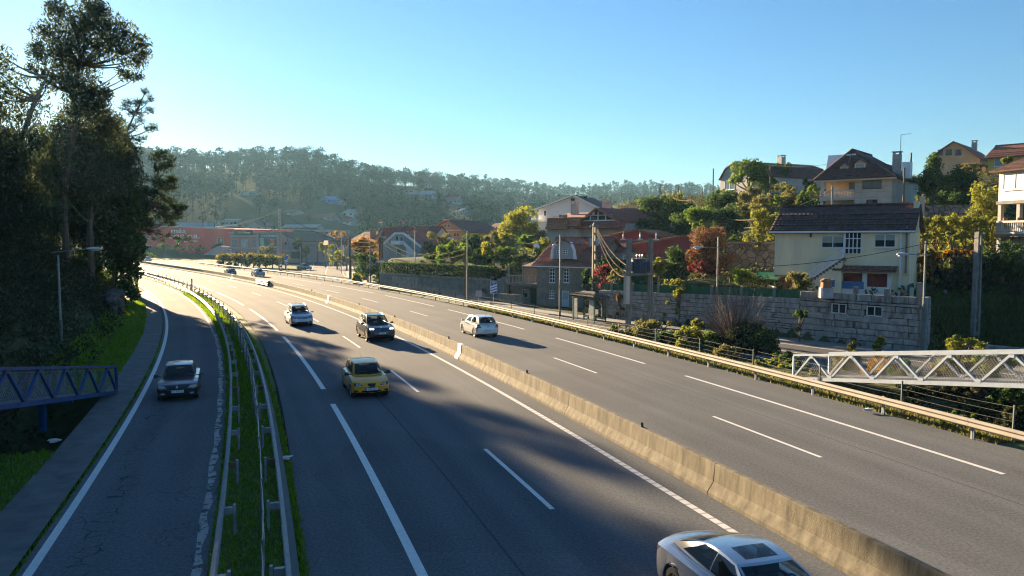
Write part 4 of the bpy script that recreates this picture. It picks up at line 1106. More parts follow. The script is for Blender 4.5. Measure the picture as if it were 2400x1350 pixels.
# ---- bushes and trees on the right, one entry each: column, row, distance, half width, half height (photo pixels), leaves
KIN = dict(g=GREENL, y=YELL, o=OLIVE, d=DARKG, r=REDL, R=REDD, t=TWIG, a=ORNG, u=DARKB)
def bush(label, px, py, Y, rx, ry, kind, cat="bush", name=None, size=None, stem=True, dens=1., group=None, ground=True, K=None, xd=1.):
    p = P(px, py, Y); s_ = Y / FOC
    a, c = rx * s_, ry * s_
    bz = gz(p.x, Y) if ground else p.z - c
    bz = min(bz, p.z - c * .6)
    t = thing(name or ("bush" if cat == "bush" else "tree"), label, cat, (p.x, Y, bz), group=group)
    K = K or int(np.clip(11 + rx * ry / 110, 11, 34))
    v = unit(K); v[:, 2] = np.where(v[:, 2] < -.55, -v[:, 2], v[:, 2])
    rad = rng.uniform(.35, .98, (K, 1))
    cc = v * rad * [a, a * .9 * xd, c]
    rr = rng.uniform(.20, .46, K) * min(a, c) * 1.05
    cl = [(q[0], q[1], q[2] + p.z - bz, r) for q, r in zip(cc, rr)]
    if cat != "tree" and p.z - bz > c * 1.1:      # leaves down to the ground
        for q in range(K // 2): cl.append((rng.normal(0, a * .45), rng.normal(0, a * .4), rng.uniform(.15, 1) * (p.z - bz), rng.uniform(.3, .5) * min(a, c)))
    size = size or float(np.clip(.0034 * Y, .13, .5))
    N = float(np.clip(rx * ry * 2.2 * dens, 700, 9000)); dn = N / sum(r[3] ** 2 for r in cl)
    V, F = leaf_quads(clump_points(cl, dn, .9, .5), size, .5, .1)
    link("crown", np_mesh("crown", V, F, KIN[kind]), t)
    if stem:
        mb = MB(); zc = p.z - bz
        mb.tube([(0, 0, -.2), (rng.normal(0, .05), 0, zc * .5), (0, 0, zc)], [max(.05, a * .08), max(.04, a * .06), .03], 6)
        for q in cl[:7]: mb.tube([(0, 0, zc * .55), (q[0] * .6, q[1] * .6, (q[2] + zc * .55) * .5), q[:3]], [a * .035 + .015, a * .025 + .01, .01], 4, False)
        mb.build("stem", BARK, t, fix=False)
    return t
def twiggy(label, px, py, Y, rx, ry, n=260, name="shrub", mat=None, base=None):
    """bare branching shrub"""
    p = P(px, py, Y); s_ = Y / FOC; a, c = rx * s_, ry * s_
    bz = base if base is not None else gz(p.x, Y)
    t = thing(name, label, "bush", (p.x, Y, bz))
    mb = MB(); H_ = p.z + c - bz
    for k in range(n):
        u = unit(1)[0]; e = Vector((u[0] * a, u[1] * a, p.z - bz + u[2] * c)) * 1.0
        s0 = Vector((e.x * .15, e.y * .15, max(.05, e.z * .25))); md = s0.lerp(e, .55) + Vector(rng.normal(0, a * .07, 3))
        mb.tube([s0, md, e], [.018, .012, .005], 3, False)
    mb.build("branches", mat or M("bare_twig", (.15, .11, .09), .9, v=.3, scale=3), t, fix=False)
    return t
B = [
 ("olive green bush behind the guardrail in front of the transformer pole", 1532, 778, 54, 56, 34, 'o', "bush"),
 ("small bush at the foot of the left transformer leg", 1450, 775, 55, 26, 14, 'y', "bush"),
 ("bright yellow green bush behind the guardrail, with a tall pointed shoot", 1608, 800, 50, 44, 32, 'y', "bush"),
 ("pointed yellow green shoot rising over the bright bush", 1635, 768, 51, 18, 22, 'y', "bush"),
 ("dark green shrub beneath the bare brown branches", 1745, 800, 48, 72, 50, 'u', "bush"),
 ("green shrub on the right side of the bare brown bush", 1788, 815, 46.5, 34, 48, 'd', "bush"),
 ("low green bush beyond the guardrail left of the pale truss", 1810, 862, 43, 48, 22, 'y', "bush"),
 ("second low bush touching the left end of the pale truss", 1862, 868, 42, 34, 18, 'g', "bush"),
 ("yellow leaved shrub showing through the first bays of the pale truss", 1990, 862, 41, 46, 36, 'y', "bush"),
 ("autumn shrub seen through the middle bays of the pale truss", 2070, 868, 39, 40, 34, 'a', "bush"),
 ("pale green creeper behind the right half of the pale truss", 2225, 862, 36, 60, 34, 'o', "bush"),
 ("yellow green shrub rising above the top rail of the pale truss", 2262, 812, 40, 48, 26, 'y', "bush"),
 ("thin leafy shoots standing behind the left part of the truss", 2062, 805, 43, 14, 30, 'y', "bush"),
 ("slender leafy shoots left of the black wall stain", 1995, 812, 43, 14, 28, 'o', "bush"),
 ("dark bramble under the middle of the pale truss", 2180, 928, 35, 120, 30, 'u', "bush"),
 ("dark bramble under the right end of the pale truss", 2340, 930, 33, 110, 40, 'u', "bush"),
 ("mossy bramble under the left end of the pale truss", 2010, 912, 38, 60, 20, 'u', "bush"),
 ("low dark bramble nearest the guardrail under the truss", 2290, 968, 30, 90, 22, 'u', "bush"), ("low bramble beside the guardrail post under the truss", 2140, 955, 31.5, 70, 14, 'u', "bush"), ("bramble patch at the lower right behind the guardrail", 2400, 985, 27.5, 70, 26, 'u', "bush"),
 ("dark leafy tree above the pink shed roof", 1612, 512, 104, 36, 34, 'd', "tree"), ("broad dark bush right of the short slope pole", 1668, 560, 90, 44, 30, 'd', "bush"), ("olive bush between the dark trees and the terrace", 1740, 500, 100, 36, 28, 'o', "bush"), ("dark hedge under the mansard house window", 1712, 462, 120, 40, 14, 'd', "bush"),
 ("ivy mass on the terrace above the trellis fence", 1712, 572, 76, 40, 24, 'd', "bush"), ("dark bush at the left foot of the large round tree", 1490, 560, 104, 26, 26, 'd', "bush"), ("sunlit bush at the edge of the garden over the pink shed", 1582, 470, 118, 34, 22, 'y', "bush"), ("green hedge plants between brick house and stone house", 1905, 448, 104, 26, 16, 'g', "bush"),
 ("grey green garden bush on the terrace under the balcony", 1858, 480, 90, 34, 20, 'o', "bush"), ("dark garden bushes left of the stone house garage", 1895, 482, 88, 26, 18, 'd', "bush"), ("olive bush below the terrace near the tall slope pole", 1822, 478, 96, 26, 22, 'g', "bush"), ("dark bushes in the gap above the dormer roof", 1262, 600, 92, 24, 18, 'd', "bush"), ("low hedge bushes left of the grey stair house", 850, 600, 135, 30, 18, 'u', "bush"),
 ("dark leafy bush before the stair house wall", 1010, 612, 112, 36, 16, 'd', "bush"), ("dark shrub filling the garden left of the yellow tree", 1130, 612, 98, 40, 18, 'd', "bush"), ("bushes at the foot of the white house", 1262, 560, 112, 24, 20, 'o', "bush"),
 ("ivy tuft growing out of the granite wall", 1876, 736, 51.5, 24, 14, 'd', "bush"),
 ("young yellow green tree behind the green mesh, right of the transformer", 1543, 632, 66, 22, 38, 'y', "tree"),
 ("vine trailing over the green mesh right of the transformer", 1590, 668, 62, 42, 14, 'y', "vine"),
 ("vine tip hanging down over the granite wall", 1590, 688, 61.5, 12, 14, 'y', "vine"),
 ("dark hedge tree below the pink wall", 1590, 622, 70, 40, 40, 'd', "bush"),
 ("big red brown autumn bush above the granite wall", 1665, 600, 68, 58, 62, 'r', "bush"),
 ("crimson leaved bush at the lower left of the red brown bush", 1640, 640, 66, 40, 34, 'R', "bush"),
 ("small bright green tree left of the green corrugated roof", 1740, 655, 60, 30, 28, 'g', "tree"),
 ("dark bush between the stone house and the transformer", 1432, 632, 74, 42, 34, 'd', "bush"),
 ("purple brown bush beside the tall concrete pole", 1412, 640, 72, 20, 22, 'R', "bush"),
 ("tan flowering shrub behind the green mesh left of the transformer", 1452, 650, 69, 30, 20, 'o', "bush"),
 ("dark ivy on the right corner of the stone house", 1378, 668, 76, 16, 38, 'd', "bush"),
 ("rubble plants beside the bus shelter on the wall", 1455, 698, 66.6, 14, 12, 'r', "bush"),
 ("grey green shrub at the foot of the white stair", 1872, 662, 55, 28, 26, 'o', "bush"),
 ("large dark round tree on the slope below the cable poles", 1545, 505, 108, 52, 46, 'd', "tree"),
 ("dark tree below the large round one, above the pink shed", 1522, 545, 100, 38, 38, 'd', "tree"),
 ("dark tree with a light edge right of the large round tree", 1600, 548, 100, 46, 44, 'd', "tree"),
 ("sunlit olive tree in the middle of the sagging cables", 1645, 522, 95, 42, 38, 'g', "tree"),
 ("dark ivy covered tree below the mansard house", 1700, 485, 108, 44, 36, 'd', "tree"),
 ("dark leafy mass right of the sagging cables", 1712, 535, 92, 48, 46, 'd', "tree"),
 ("grey olive bush under the round bright tree", 1770, 470, 110, 36, 32, 'o', "bush"),
 ("round bright green tree in front of the mansard house", 1757, 410, 118, 48, 38, 'g', "tree"),
 ("drooping branches at the right side of the round bright tree", 1795, 428, 117, 24, 28, 'g', "bush"),
 ("leafy tree top peeping out left of the mansard house", 1735, 470, 122, 18, 14, 'y', "bush"),
 ("yellow green bush beneath the cables left of the cream house", 1790, 525, 72, 36, 32, 'y', "bush"),
 ("vine trellis foliage against the left wall of the cream house", 1772, 560, 69, 44, 14, 'y', "vine"),
 ("tan bush at the foot of the tall dark slope pole", 1785, 485, 92, 32, 30, 'o', "bush"),
 ("pale olive tree on the terrace left of the big stone house", 1850, 462, 100, 24, 20, 'o', "tree"),
 ("small dark clipped bush beside the pale olive tree", 1882, 468, 96, 16, 18, 'd', "bush"),
 ("yellow green hedge below the brick house", 1835, 440, 118, 34, 12, 'y', "bush"),
 ("dark green hedge below the brick house, right part", 1895, 436, 112, 26, 14, 'd', "bush"),
 ("hedge left of the terraces under the mansard house", 1690, 452, 125, 26, 8, 'g', "bush"),
 ("palm like dark shrub between mansard and brick houses", 1832, 405, 128, 28, 20, 'd', "bush"),
 ("dark spruce beside the big stone house", 2192, 420, 84, 34, 62, 'd', "tree"),
 ("dark broad tree between the spruce and the yellow shrub", 2255, 440, 86, 46, 46, 'd', "tree"),
 ("shaded tree trunk thicket under the ochre house", 2235, 480, 80, 50, 34, 'd', "tree"),
 ("orange tinted vine on the terrace below the yellow house", 2285, 395, 105, 40, 16, 'o', "vine"),
 ("large yellow green shrub left of the house with pillars", 2308, 480, 68, 38, 52, 'y', "bush"),
 ("yellow bush under the pillared balcony", 2325, 530, 64, 28, 22, 'y', "bush"),
 ("yellow tuft at the edge of the tiled roof on the right", 2360, 380, 80, 12, 14, 'y', "bush"),
 ("dark tree under the house with pillars, right edge", 2352, 622, 56, 62, 48, 'd', "tree"),
 ("green bush filling the verge right of the bright yellow green bush", 1668, 808, 49, 40, 30, 'g', "bush"), ("olive bush in the verge beneath the bare brown branches", 1700, 838, 46, 44, 24, 'o', "bush"), ("green bush between the transformer leg and the olive bush", 1492, 788, 54.5, 26, 18, 'g', "bush"), ("dark green bush behind the yellow green shoot", 1570, 800, 51, 36, 26, 'd', "bush"),
 ("green bush in the gap before the pale truss starts", 1845, 848, 43.5, 40, 24, 'g', "bush"), ("olive bramble beneath the first bay of the pale truss", 1920, 888, 40, 46, 20, 'o', "bush"), ("green bramble behind the truss, left half", 2120, 880, 37.5, 50, 30, 'g', "bush"), ("green shrub behind the truss near the right frame edge", 2330, 850, 35, 50, 32, 'g', "bush"), ("mixed bramble under the truss before the second fence post", 2080, 935, 34, 60, 22, 'o', "bush"), ("dark bramble in the shade under the right bays", 2390, 935, 31, 60, 30, 'd', "bush"), ("low green bramble behind the guardrail near the right edge", 2230, 985, 29, 60, 18, 'g', "bush"),
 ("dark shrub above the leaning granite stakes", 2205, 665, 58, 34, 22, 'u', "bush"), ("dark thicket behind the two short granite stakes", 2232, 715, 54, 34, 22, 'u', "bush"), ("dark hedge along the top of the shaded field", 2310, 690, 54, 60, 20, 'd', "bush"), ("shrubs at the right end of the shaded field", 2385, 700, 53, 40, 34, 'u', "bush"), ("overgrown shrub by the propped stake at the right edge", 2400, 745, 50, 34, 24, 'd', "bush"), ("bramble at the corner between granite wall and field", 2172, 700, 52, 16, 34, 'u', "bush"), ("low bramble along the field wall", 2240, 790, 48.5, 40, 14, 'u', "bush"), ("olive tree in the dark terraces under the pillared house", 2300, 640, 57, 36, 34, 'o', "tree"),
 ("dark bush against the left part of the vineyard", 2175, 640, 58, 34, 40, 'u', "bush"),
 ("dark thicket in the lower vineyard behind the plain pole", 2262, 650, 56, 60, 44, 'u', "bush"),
 ("clipped square hedge on a pillar beside the stone house", 2162, 466, 80, 14, 9, 'y', "bush"),
 ("bright yellow low shrub at the foot of the bend pole", 848, 655, 122, 26, 16, 'y', "bush"),
 ("dark green spreading shrub beside the bend pole", 862, 622, 126, 36, 30, 'd', "bush"),
 ("orange brown tree between the bend pole and the grey house", 855, 585, 140, 34, 30, 'a', "tree"),
 ("broad dark tree with sunlit top behind the clipped hedge", 1060, 600, 104, 52, 32, 'g', "tree"),
 ("dark tree behind the lamp with the crossbar", 1105, 580, 112, 34, 34, 'd', "tree"),
 ("grey bare bush in front of the yellow gabled house", 1030, 568, 128, 34, 24, 'o', "bush"),
 ("sunlit shrub right of the reddish pole behind the hedge", 1140, 600, 100, 28, 28, 'y', "bush"),
 ("grey green tree below the large yellow tree", 1150, 570, 115, 34, 26, 'o', "tree"),
 ("large yellow autumn tree left of the white house", 1218, 532, 116, 46, 48, 'y', "tree"),
 ("yellow lower branches of the autumn tree", 1192, 568, 112, 34, 24, 'y', "bush"),
 ("dense green shrub in the garden above the dark hedge", 1195, 600, 98, 40, 26, 'g', "bush"),
 ("pale flowering shrub in the garden beside the stone house roof", 1222, 610, 94, 26, 18, 'o', "bush"),
 ("round dark tree left of the banana like shrub", 1235, 575, 104, 26, 26, 'g', "tree"),
 ("yellow banana like shrub above the dormer roof", 1275, 578, 98, 26, 22, 'y', "bush"),
 ("dark red bush spilling over the garden wall", 1168, 645, 91, 34, 20, 'u', "bush"),
 ("small yellow green tree at the bend of the side road", 762, 585, 195, 24, 17, 'y', "tree"),
 ("yellow green bushes along the outer bend", 790, 600, 180, 24, 14, 'y', "bush"),
 ("autumn tree in front of the far houses by the bend", 790, 553, 230, 34, 12, 'a', "tree"),
 ("yellow bush in front of the far grey house by the bend", 718, 586, 225, 14, 9, 'y', "bush"),
 ("green tree at the corner of the shop annex", 700, 575, 230, 12, 16, 'd', "tree"),
 ("dark tree in front of the long red building, first", 385, 582, 285, 26, 12, 'd', "tree"),
 ("taller dark tree in front of the long red building", 418, 578, 288, 17, 14, 'd', "tree"),
 ("wide low tree in front of the long red building", 460, 583, 285, 30, 10, 'd', "tree"),
 ("dark tree beside the small square billboard", 508, 580, 290, 12, 10, 'd', "tree"),
 ("grey green bush beyond the crest of the motorway", 350, 598, 270, 18, 8, 'g', "bush"),
 ("leafy bank under the mattress shop, round tree", 632, 588, 232, 26, 14, 'o', "tree"),
]
for b in B: bush(*b)
twiggy("bare grey brown bush in front of the granite wall", 1722, 730, 49, 80, 66, 420)
twiggy("bare twigs sticking out of the red brown bush", 1672, 545, 68, 40, 36, 70, base=None)
twiggy("bare pale shrub in front of the yellow gabled house", 1005, 575, 130, 20, 22, 60)
# vineyard rows and slope cover
VINE = [(2150, 2290, 528, 63, 24, 'y'), (2150, 2300, 556, 60, 12, 'y'), (2160, 2260, 590, 58, 9, 'a'), (2230, 2300, 594, 57, 9, 'r'), (2140, 2200, 612, 57, 12, 'a')]
for k, (x0, x1, py, Y, ry, kd) in enumerate(VINE):
    for i, px in enumerate(np.arange(x0, x1, 34)):
        lab = {528: "yellow green vine in the top vineyard row", 556: "vine in the second vineyard row", 590: "orange vine in the third vineyard row", 594: "red leaved vine at the end of the third vineyard row", 612: "orange vine beside the cream house corner"}[py]
        bush(lab + ", %s from the left" % ORD[i], px + 12, py + rng.normal(0, 3), Y + rng.normal(0, .5), 24, ry, kd, "vine", "vine", stem=True, group="vineyard row %d" % (k + 1))
cnt = 0
slope = []
while len(slope) < 2300:
    y = rng.uniform(52, 150); x = rng.uniform(-12, 75)
    if x < float(base_x(y)) + 2.5 or x > y * .75: continue
    slope.append((x, y))
sx_ = np.array([s_[0] for s_ in slope]); sy_ = np.array([s_[1] for s_ in slope]); sz_ = ground_z(sx_, sy_)
cl = [(x, y, z + .25, rng.uniform(.4, 1.0)) for x, y, z in zip(sx_, sy_, sz_)]
V, F = leaf_quads(clump_points(cl, 52, .7, .5, 16), .28, .5, .1)
tag(link("ground_cover", np_mesh("ground_cover", V, F, LM("slope_weeds", [(.018, .032, .012), (.035, .055, .016), (.06, .075, .022), (.075, .06, .025)], .3))), "low weeds and brambles covering the right-hand slope", "undergrowth", kind='stuff')
# clipped hedge on the garden wall
hd = thing("clipped_hedge", "long dark hedge clipped flat on top of the grey garden wall", "hedge", hb + Vector((0, 0, 2.45)), HR)
n = 9000
pts = np.stack([rng.uniform(.8, HL - 2.6, n), rng.uniform(-.25, .9, n), rng.uniform(0, 1.35, n)], 1)
side = rng.integers(0, 3, n)
pts[side == 0, 1] = rng.normal(-.3, .06, (side == 0).sum()); pts[side == 1, 2] = rng.normal(1.35, .05, (side == 1).sum())
V, F = leaf_quads(pts, .24, .55, 0); link("foliage", np_mesh("foliage", V, F, DARKG), hd)
# pergola of autumn vines by the motorway bend
pg = thing("vine_pergola", "long pergola of yellow and orange autumn vines on concrete posts below the mattress shop", "pergola", P(590, 620, 200))
mb = MB(); a_, b_ = P(515, 620, 205), P(672, 622, 188)
cl = []
for k in range(80):
    q = a_.lerp(b_, k / 79); z = rng.uniform(1.7, 3.0)
    cl.append((q.x + rng.normal(0, .4), q.y + rng.uniform(-2, 4), z, rng.uniform(.7, 1.3)))
    if rng.random() < .35: cl.append((q.x, q.y - 1.5, rng.uniform(.5, 1.8), .7))
gp0 = min(gz(a_.x, a_.y), 1)
for k in range(12):
    q = a_.lerp(b_, k / 11)
    MB().box((q.x, q.y - 1, 1.2 + gz(q.x, q.y)), (.22, .22, 2.8)).build("post", CONC, pg, True)
V, F = leaf_quads(clump_points(cl, 95, .7, .5), .5, .6, .1); V[:, 2] += gz(a_.x, a_.y)
link("foliage", np_mesh("foliage", V - np.array(pg.location), F, LM("pergola_vine_leaves", [(.035, .06, .02), (.07, .10, .022), (.15, .14, .03), (.20, .11, .025)], .45)), pg)
# ---- grass
def grass_patch(label, o0, o1, y0, y1, n, h, yfun=None, mat=None):
    u = rng.random(n); ys = y0 + (y1 - y0) * u ** 1.6
    of = o0 + (o1 - o0) * rng.random(n)
    x, y = RP(ys, of); z = ground_z(x, y)
    keep = np.ones(n, bool) if yfun is None else yfun(ys, of, z)
    x, y, z, ys = x[keep], y[keep], z[keep], ys[keep]; n = len(x)
    hh = h * rng.uniform(.4, 1.3, n) * (1 + ys / 70); w = .012 * (1 + ys / 16)
    th = rng.uniform(0, 6.28, n); lx, ly = rng.normal(0, .35, n) * hh, rng.normal(0, .35, n) * hh
    c = np.stack([x, y, np.maximum(z, -.05)], 1)
    d = np.stack([np.cos(th) * w, np.sin(th) * w, np.zeros(n)], 1)
    top = c + np.stack([lx, ly, hh], 1)
    V = np.stack([c - d, c + d, top + d * .2, top - d * .2], 1).reshape(-1, 3)
    o = link("grass", np_mesh("grass", V, np.arange(4 * n).reshape(n, 4), mat or GRASS)); tag(o, label, "grass", kind='stuff')
GRASS2 = LM("dry_grass_blades", [(.06, .085, .02), (.10, .115, .025), (.14, .13, .05), (.17, .14, .07)], .35)
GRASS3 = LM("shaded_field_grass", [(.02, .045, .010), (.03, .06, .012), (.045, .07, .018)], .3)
def turf():
    return M("turf_soil", (.045, .085, .012), .95, v=.3, scale=3, bump=.6, bscale=20, col2=(.10, .14, .03))
v1 = strip("grass_verge", turf(), [-12.72, -11.9, lambda y: left_edge(y) - .12], -20, 170, .012, jit=.03); tag(v1, kind='structure')
v2 = strip("grass_verge", turf(), [-19.75, -18.8, -17.98], 42, 105, .014, jit=.04); tag(v2, kind='structure')
v4 = strip("grass_verge", turf(), [-20.6, -18.8, -17.98], -20, 31, .014, jit=.04); tag(v4, kind='structure')
v3 = strip("grass_verge", turf(), [12.45, 12.8, 13.2], 8, 110, .012, jit=.05); tag(v3, kind='structure')
grass_patch("green grass strip between the two left guardrails", -12.75, -10.75, 12, 105, 42000, .11)
grass_patch("bright grass verge between footpath and wooded bank", -20.9, -17.95, 13, 95, 44000, .12, lambda ys, of, z: (ys > 41) | (ys < 31))
grass_patch("sunlit grass along the foot of the right guardrail", 12.3, 14.6, 22, 75, 24000, .13, mat=GRASS2)
grass_patch("weeds growing along the crack between ramp and footpath", -16.66, -16.5, 14, 60, 2500, .07)
grass_patch("weeds along the drain kerb at the motorway's left edge", -10.95, -10.7, 12, 60, 4000, .10)
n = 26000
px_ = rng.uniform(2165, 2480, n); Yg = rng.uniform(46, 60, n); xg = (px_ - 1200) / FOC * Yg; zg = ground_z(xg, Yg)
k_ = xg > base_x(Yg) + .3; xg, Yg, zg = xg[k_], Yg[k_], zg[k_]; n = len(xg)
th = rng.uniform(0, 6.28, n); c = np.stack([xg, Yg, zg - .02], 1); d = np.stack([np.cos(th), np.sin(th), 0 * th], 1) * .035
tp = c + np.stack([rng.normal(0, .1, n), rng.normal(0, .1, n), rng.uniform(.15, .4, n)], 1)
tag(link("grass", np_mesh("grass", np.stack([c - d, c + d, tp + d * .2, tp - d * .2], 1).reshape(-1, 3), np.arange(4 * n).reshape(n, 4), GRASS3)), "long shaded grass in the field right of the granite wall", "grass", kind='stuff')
# stakes in the shaded field
for k_, (px, p0, p1, Y, ln) in enumerate(((2178, 740, 785, 48.5, -18), (2188, 670, 700, 57, 0), (2222, 680, 705, 54, -8), (2203, 720, 755, 51, 0), (2211, 732, 775, 50, 0), (2374, 730, 755, 52, 0))):
    a, b = P(px, p1, Y), P(px + ln, p0, Y)
    st = thing("granite_stake", ["leaning granite stake nearest the right lamp post", "upright granite stake highest in the shaded field", "slanting granite stake in the upper shaded field", "thin granite stake behind the shorter upright pair", "upright granite stake low in the shaded field", "granite stake right of the plain concrete pole"][k_], "stake", (a.x, Y, a.z), group="granite stakes in the shaded field")
    MB().bar((0, 0, -.6), (b.x - a.x, 0, b.z - a.z), .16, .14).build("shaft", GPOST, st)
# ---- far woods
def far_tree_template(seed, n, h, tall):
    r_ = np.random.default_rng(seed)
    K = 5 + int(r_.integers(0, 3))
    cz = r_.uniform(.45 if tall else .3, 1, K) * h * .92; cr = r_.uniform(.10, .2, K) * h * (1.1 - .5 * (cz / h - .4))
    an = r_.uniform(0, 6.28, K); rad = r_.uniform(0, .13, K) * h
    C = np.stack([np.cos(an) * rad, np.sin(an) * rad, cz], 1)
    idx = r_.integers(0, K, n); v = r_.normal(size=(n, 3)); v /= np.linalg.norm(v, axis=1, keepdims=True)
    p = C[idx] + v * (r_.random((n, 1)) ** .5) * cr[idx][:, None] * [1, 1, .75]
    d = r_.normal(size=(n, 3)); d /= np.linalg.norm(d, axis=1, keepdims=True); w = np.cross(d, v); w /= np.linalg.norm(w, axis=1, keepdims=True) + 1e-6
    s_ = h * .033 * r_.uniform(.7, 1.5, (n, 1))
    V = np.stack([p - d * s_, p + w * s_ * .7, p + d * s_, p - w * s_ * .7], 1).reshape(-1, 3)
    t = .012 * h
    T = np.array([[-t, -t, -2], [t, -t, -2], [t * .4, 0, h * .8], [-t * .4, 0, h * .8], [0, -t, -2], [0, t, -2], [0, t * .4, h * .8], [0, -t * .4, h * .8]], float)
    V = np.concatenate([V, T]); return V, np.arange(len(V)).reshape(-1, 4)
TH = [far_tree_template(k, 110, 18, True) for k in range(6)]
TL = [far_tree_template(20 + k, 46, 13, False) for k in range(6)]
TR = [far_tree_template(40 + k, 150, 21, True) for k in range(5)]
def plant(pts, temps, smin, smax):
    x, y = pts[:, 0], pts[:, 1]; z = ground_z(x, y); parts = []
    for i in range(len(x)):
        V, F = temps[rng.integers(len(temps))]; a = rng.uniform(0, 6.28); s_ = rng.uniform(smin, smax); c, sn = math.cos(a), math.sin(a)
        parts.append((np.stack([V[:, 0] * c - V[:, 1] * sn, V[:, 0] * sn + V[:, 1] * c, V[:, 2]], 1) * s_ + [x[i], y[i], z[i]], F))
    return join(parts)
def pick(n, pxr, cond):
    out = []
    while len(out) < n:
        px = rng.uniform(*pxr); D = np.interp(px, RIDGE[:, 0], RIDGE[:, 2]); t = rng.random() ** .8
        y = 290 + (D * 1.02 - 290) * t
        if cond(px, (y - 285) / (D - 285), y): out.append(((px - 1200) / FOC * y, y))
    return np.array(out)
CLEAR = [(765, 470, 430), (781, 475, 428), (577, 452, 470), (953, 449, 470), (998, 460, 440), (1056, 472, 430), (815, 502, 380), (808, 520, 360), (754, 509, 370), (702, 535, 340), (449, 530, 420), (537, 523, 400), (583, 528, 390), (597, 534, 350), (1464, 483, 620), (1478, 494, 600), (740, 580, 250), (787, 578, 262), (720, 566, 290), (765, 546, 330), (1075, 496, 400), (677, 500, 380), (440, 560, 330)]
def seen(a):
    px = 1200 + FOC * a[:, 0] / a[:, 1]; keep = np.ones(len(a), bool)
    for cx, cy, Y in CLEAR:
        if Y > 320: Y = hill_hit(cx, cy + 6)
        keep &= ~((np.abs(px - cx) < 26) & (a[:, 1] < Y + 14) & (a[:, 1] > Y - 110))
    return a[keep]
def open_field(px, q): return px < 800 and .12 < q < .42 and not (560 < px < 640 and q > .36)
fa = pick(2600, (200, 1720), lambda px, q, y: q > (.46 if px < 820 else .30))
tag(link("far_wood", np_mesh("far_wood", *plant(seen(fa), TH, .55, .85), FARL)), "hazy eucalyptus wood covering the far hill", "wood", kind='stuff')
fb_ = pick(520, (820, 1330), lambda px, q, y: q <= .45 and y < 520)
fc = pick(170, (330, 1100), lambda px, q, y: q < .3)
fd = pick(200, (1300, 1700), lambda px, q, y: q < .4)
fe = pick(110, (400, 820), lambda px, q, y: .3 < q < .46)
tag(link("far_thicket", np_mesh("far_thicket", *plant(seen(np.concatenate([fb_, fc, fd, fe])), TL, .6, 1.1), FARL)), "scattered bushes and trees on the lower hazy slopes", "wood", kind='stuff')
sl = []
for px, py, Y in ((835, 560, 300),): pass
ridge_me = [np_mesh("ridge_tree", V, F, FARL) for V, F in TR]
pxs = np.sort(rng.uniform(330, 1690, 290))
for px in pxs:
    D = float(np.interp(px, RIDGE[:, 0], RIDGE[:, 2])) * rng.uniform(.95, 1.0)
    x = (px - 1200) / FOC * D
    o = link("ridge_tree", ridge_me[rng.integers(5)], None, (x, D, gz(x, D))); s_ = rng.uniform(.5, .86); q_ = s_ * rng.uniform(1.0, 1.5); o.scale = (q_, q_, s_); o.rotation_euler = (0, 0, rng.uniform(0, 6.28))
    tag(o, "tall thin eucalyptus standing out on the far ridge line", "tree", "trees along the far ridge")

# litter on the verges
for px, py, nm, lab, col_ in ((128, 1032, "paper", "crumpled white paper on the grass below the blue ramp", (.6, .6, .6)), (573, 823, "paper", "pale scrap lying in the grass between the left guardrails", (.6, .58, .5)), (635, 1083, "plastic_bag", "small turquoise scrap caught at the wire fence", (.08, .45, .36)), (2035, 960, "plastic_bag", "pale plastic scrap in the weeds behind the right guardrail", (.5, .6, .6)), (670, 1072, "paper", "white scrap beside the drain kerb", (.65, .65, .65))):
    g = G(px, py, .12); bm = bmesh.new(); bmesh.ops.create_icosphere(bm, subdivisions=2, radius=.13)
    for v_ in bm.verts: v_.co = Vector((v_.co.x * 1.5, v_.co.y, v_.co.z * .4)) * (1 + rng.normal(0, .25))
    me = bpy.data.meshes.new(nm); bm.to_mesh(me); bm.free(); me.materials.append(M("litter_%d" % px, col_, .8, v=.1)); tag(link(nm, me, None, g), lab, "litter")
# ================================================================== HOUSES
def tile_mat(name, c1, c2): return M(name, c1, .85, v=.2, scale=2.2, col2=c2, bump=.3, bscale=8)
TILE_DK = tile_mat("tiles_dark_brown", (.045, .02, .018), (.125, .058, .048))
TILE_RD = tile_mat("tiles_red", (.15, .048, .034), (.33, .12, .08))
TILE_OR = tile_mat("tiles_orange", (.26, .09, .045), (.42, .17, .085))
TILE_OL = tile_mat("tiles_old", (.09, .042, .034), (.21, .105, .08))
CREAM = M("cream_render", (.86, .70, .45), .85, v=.10, scale=1.1, stretch=(1.2, 1.2, .25))
CREAM2 = M("cream_render_upper", (.87, .73, .48), .85, v=.09, scale=1.1, stretch=(1.2, 1.2, .25))
WHITEW = M("white_render", (.78, .76, .72), .85, v=.07, scale=.7)
PINKW = M("pink_red_render", (.32, .065, .07), .85, v=.15, scale=.6)
OCHRE = M("ochre_render", (.52, .36, .21), .85, v=.1, scale=.7)
YELLOW = M("yellow_render", (.55, .36, .07), .85, v=.08, scale=.7)
YELL2 = M("mustard_render", (.48, .32, .12), .85, v=.08, scale=.7)
GREYST = M("grey_stone_cladding", (.38, .36, .34), .85, v=.15, scale=1.2)
FAWN = M("fawn_stone_cladding", (.46, .41, .355), .85, v=.14, scale=1.0)
BRICK = M("rough_brick", (.22, .10, .06), .95, v=.35, scale=3, col2=(.34, .19, .11))
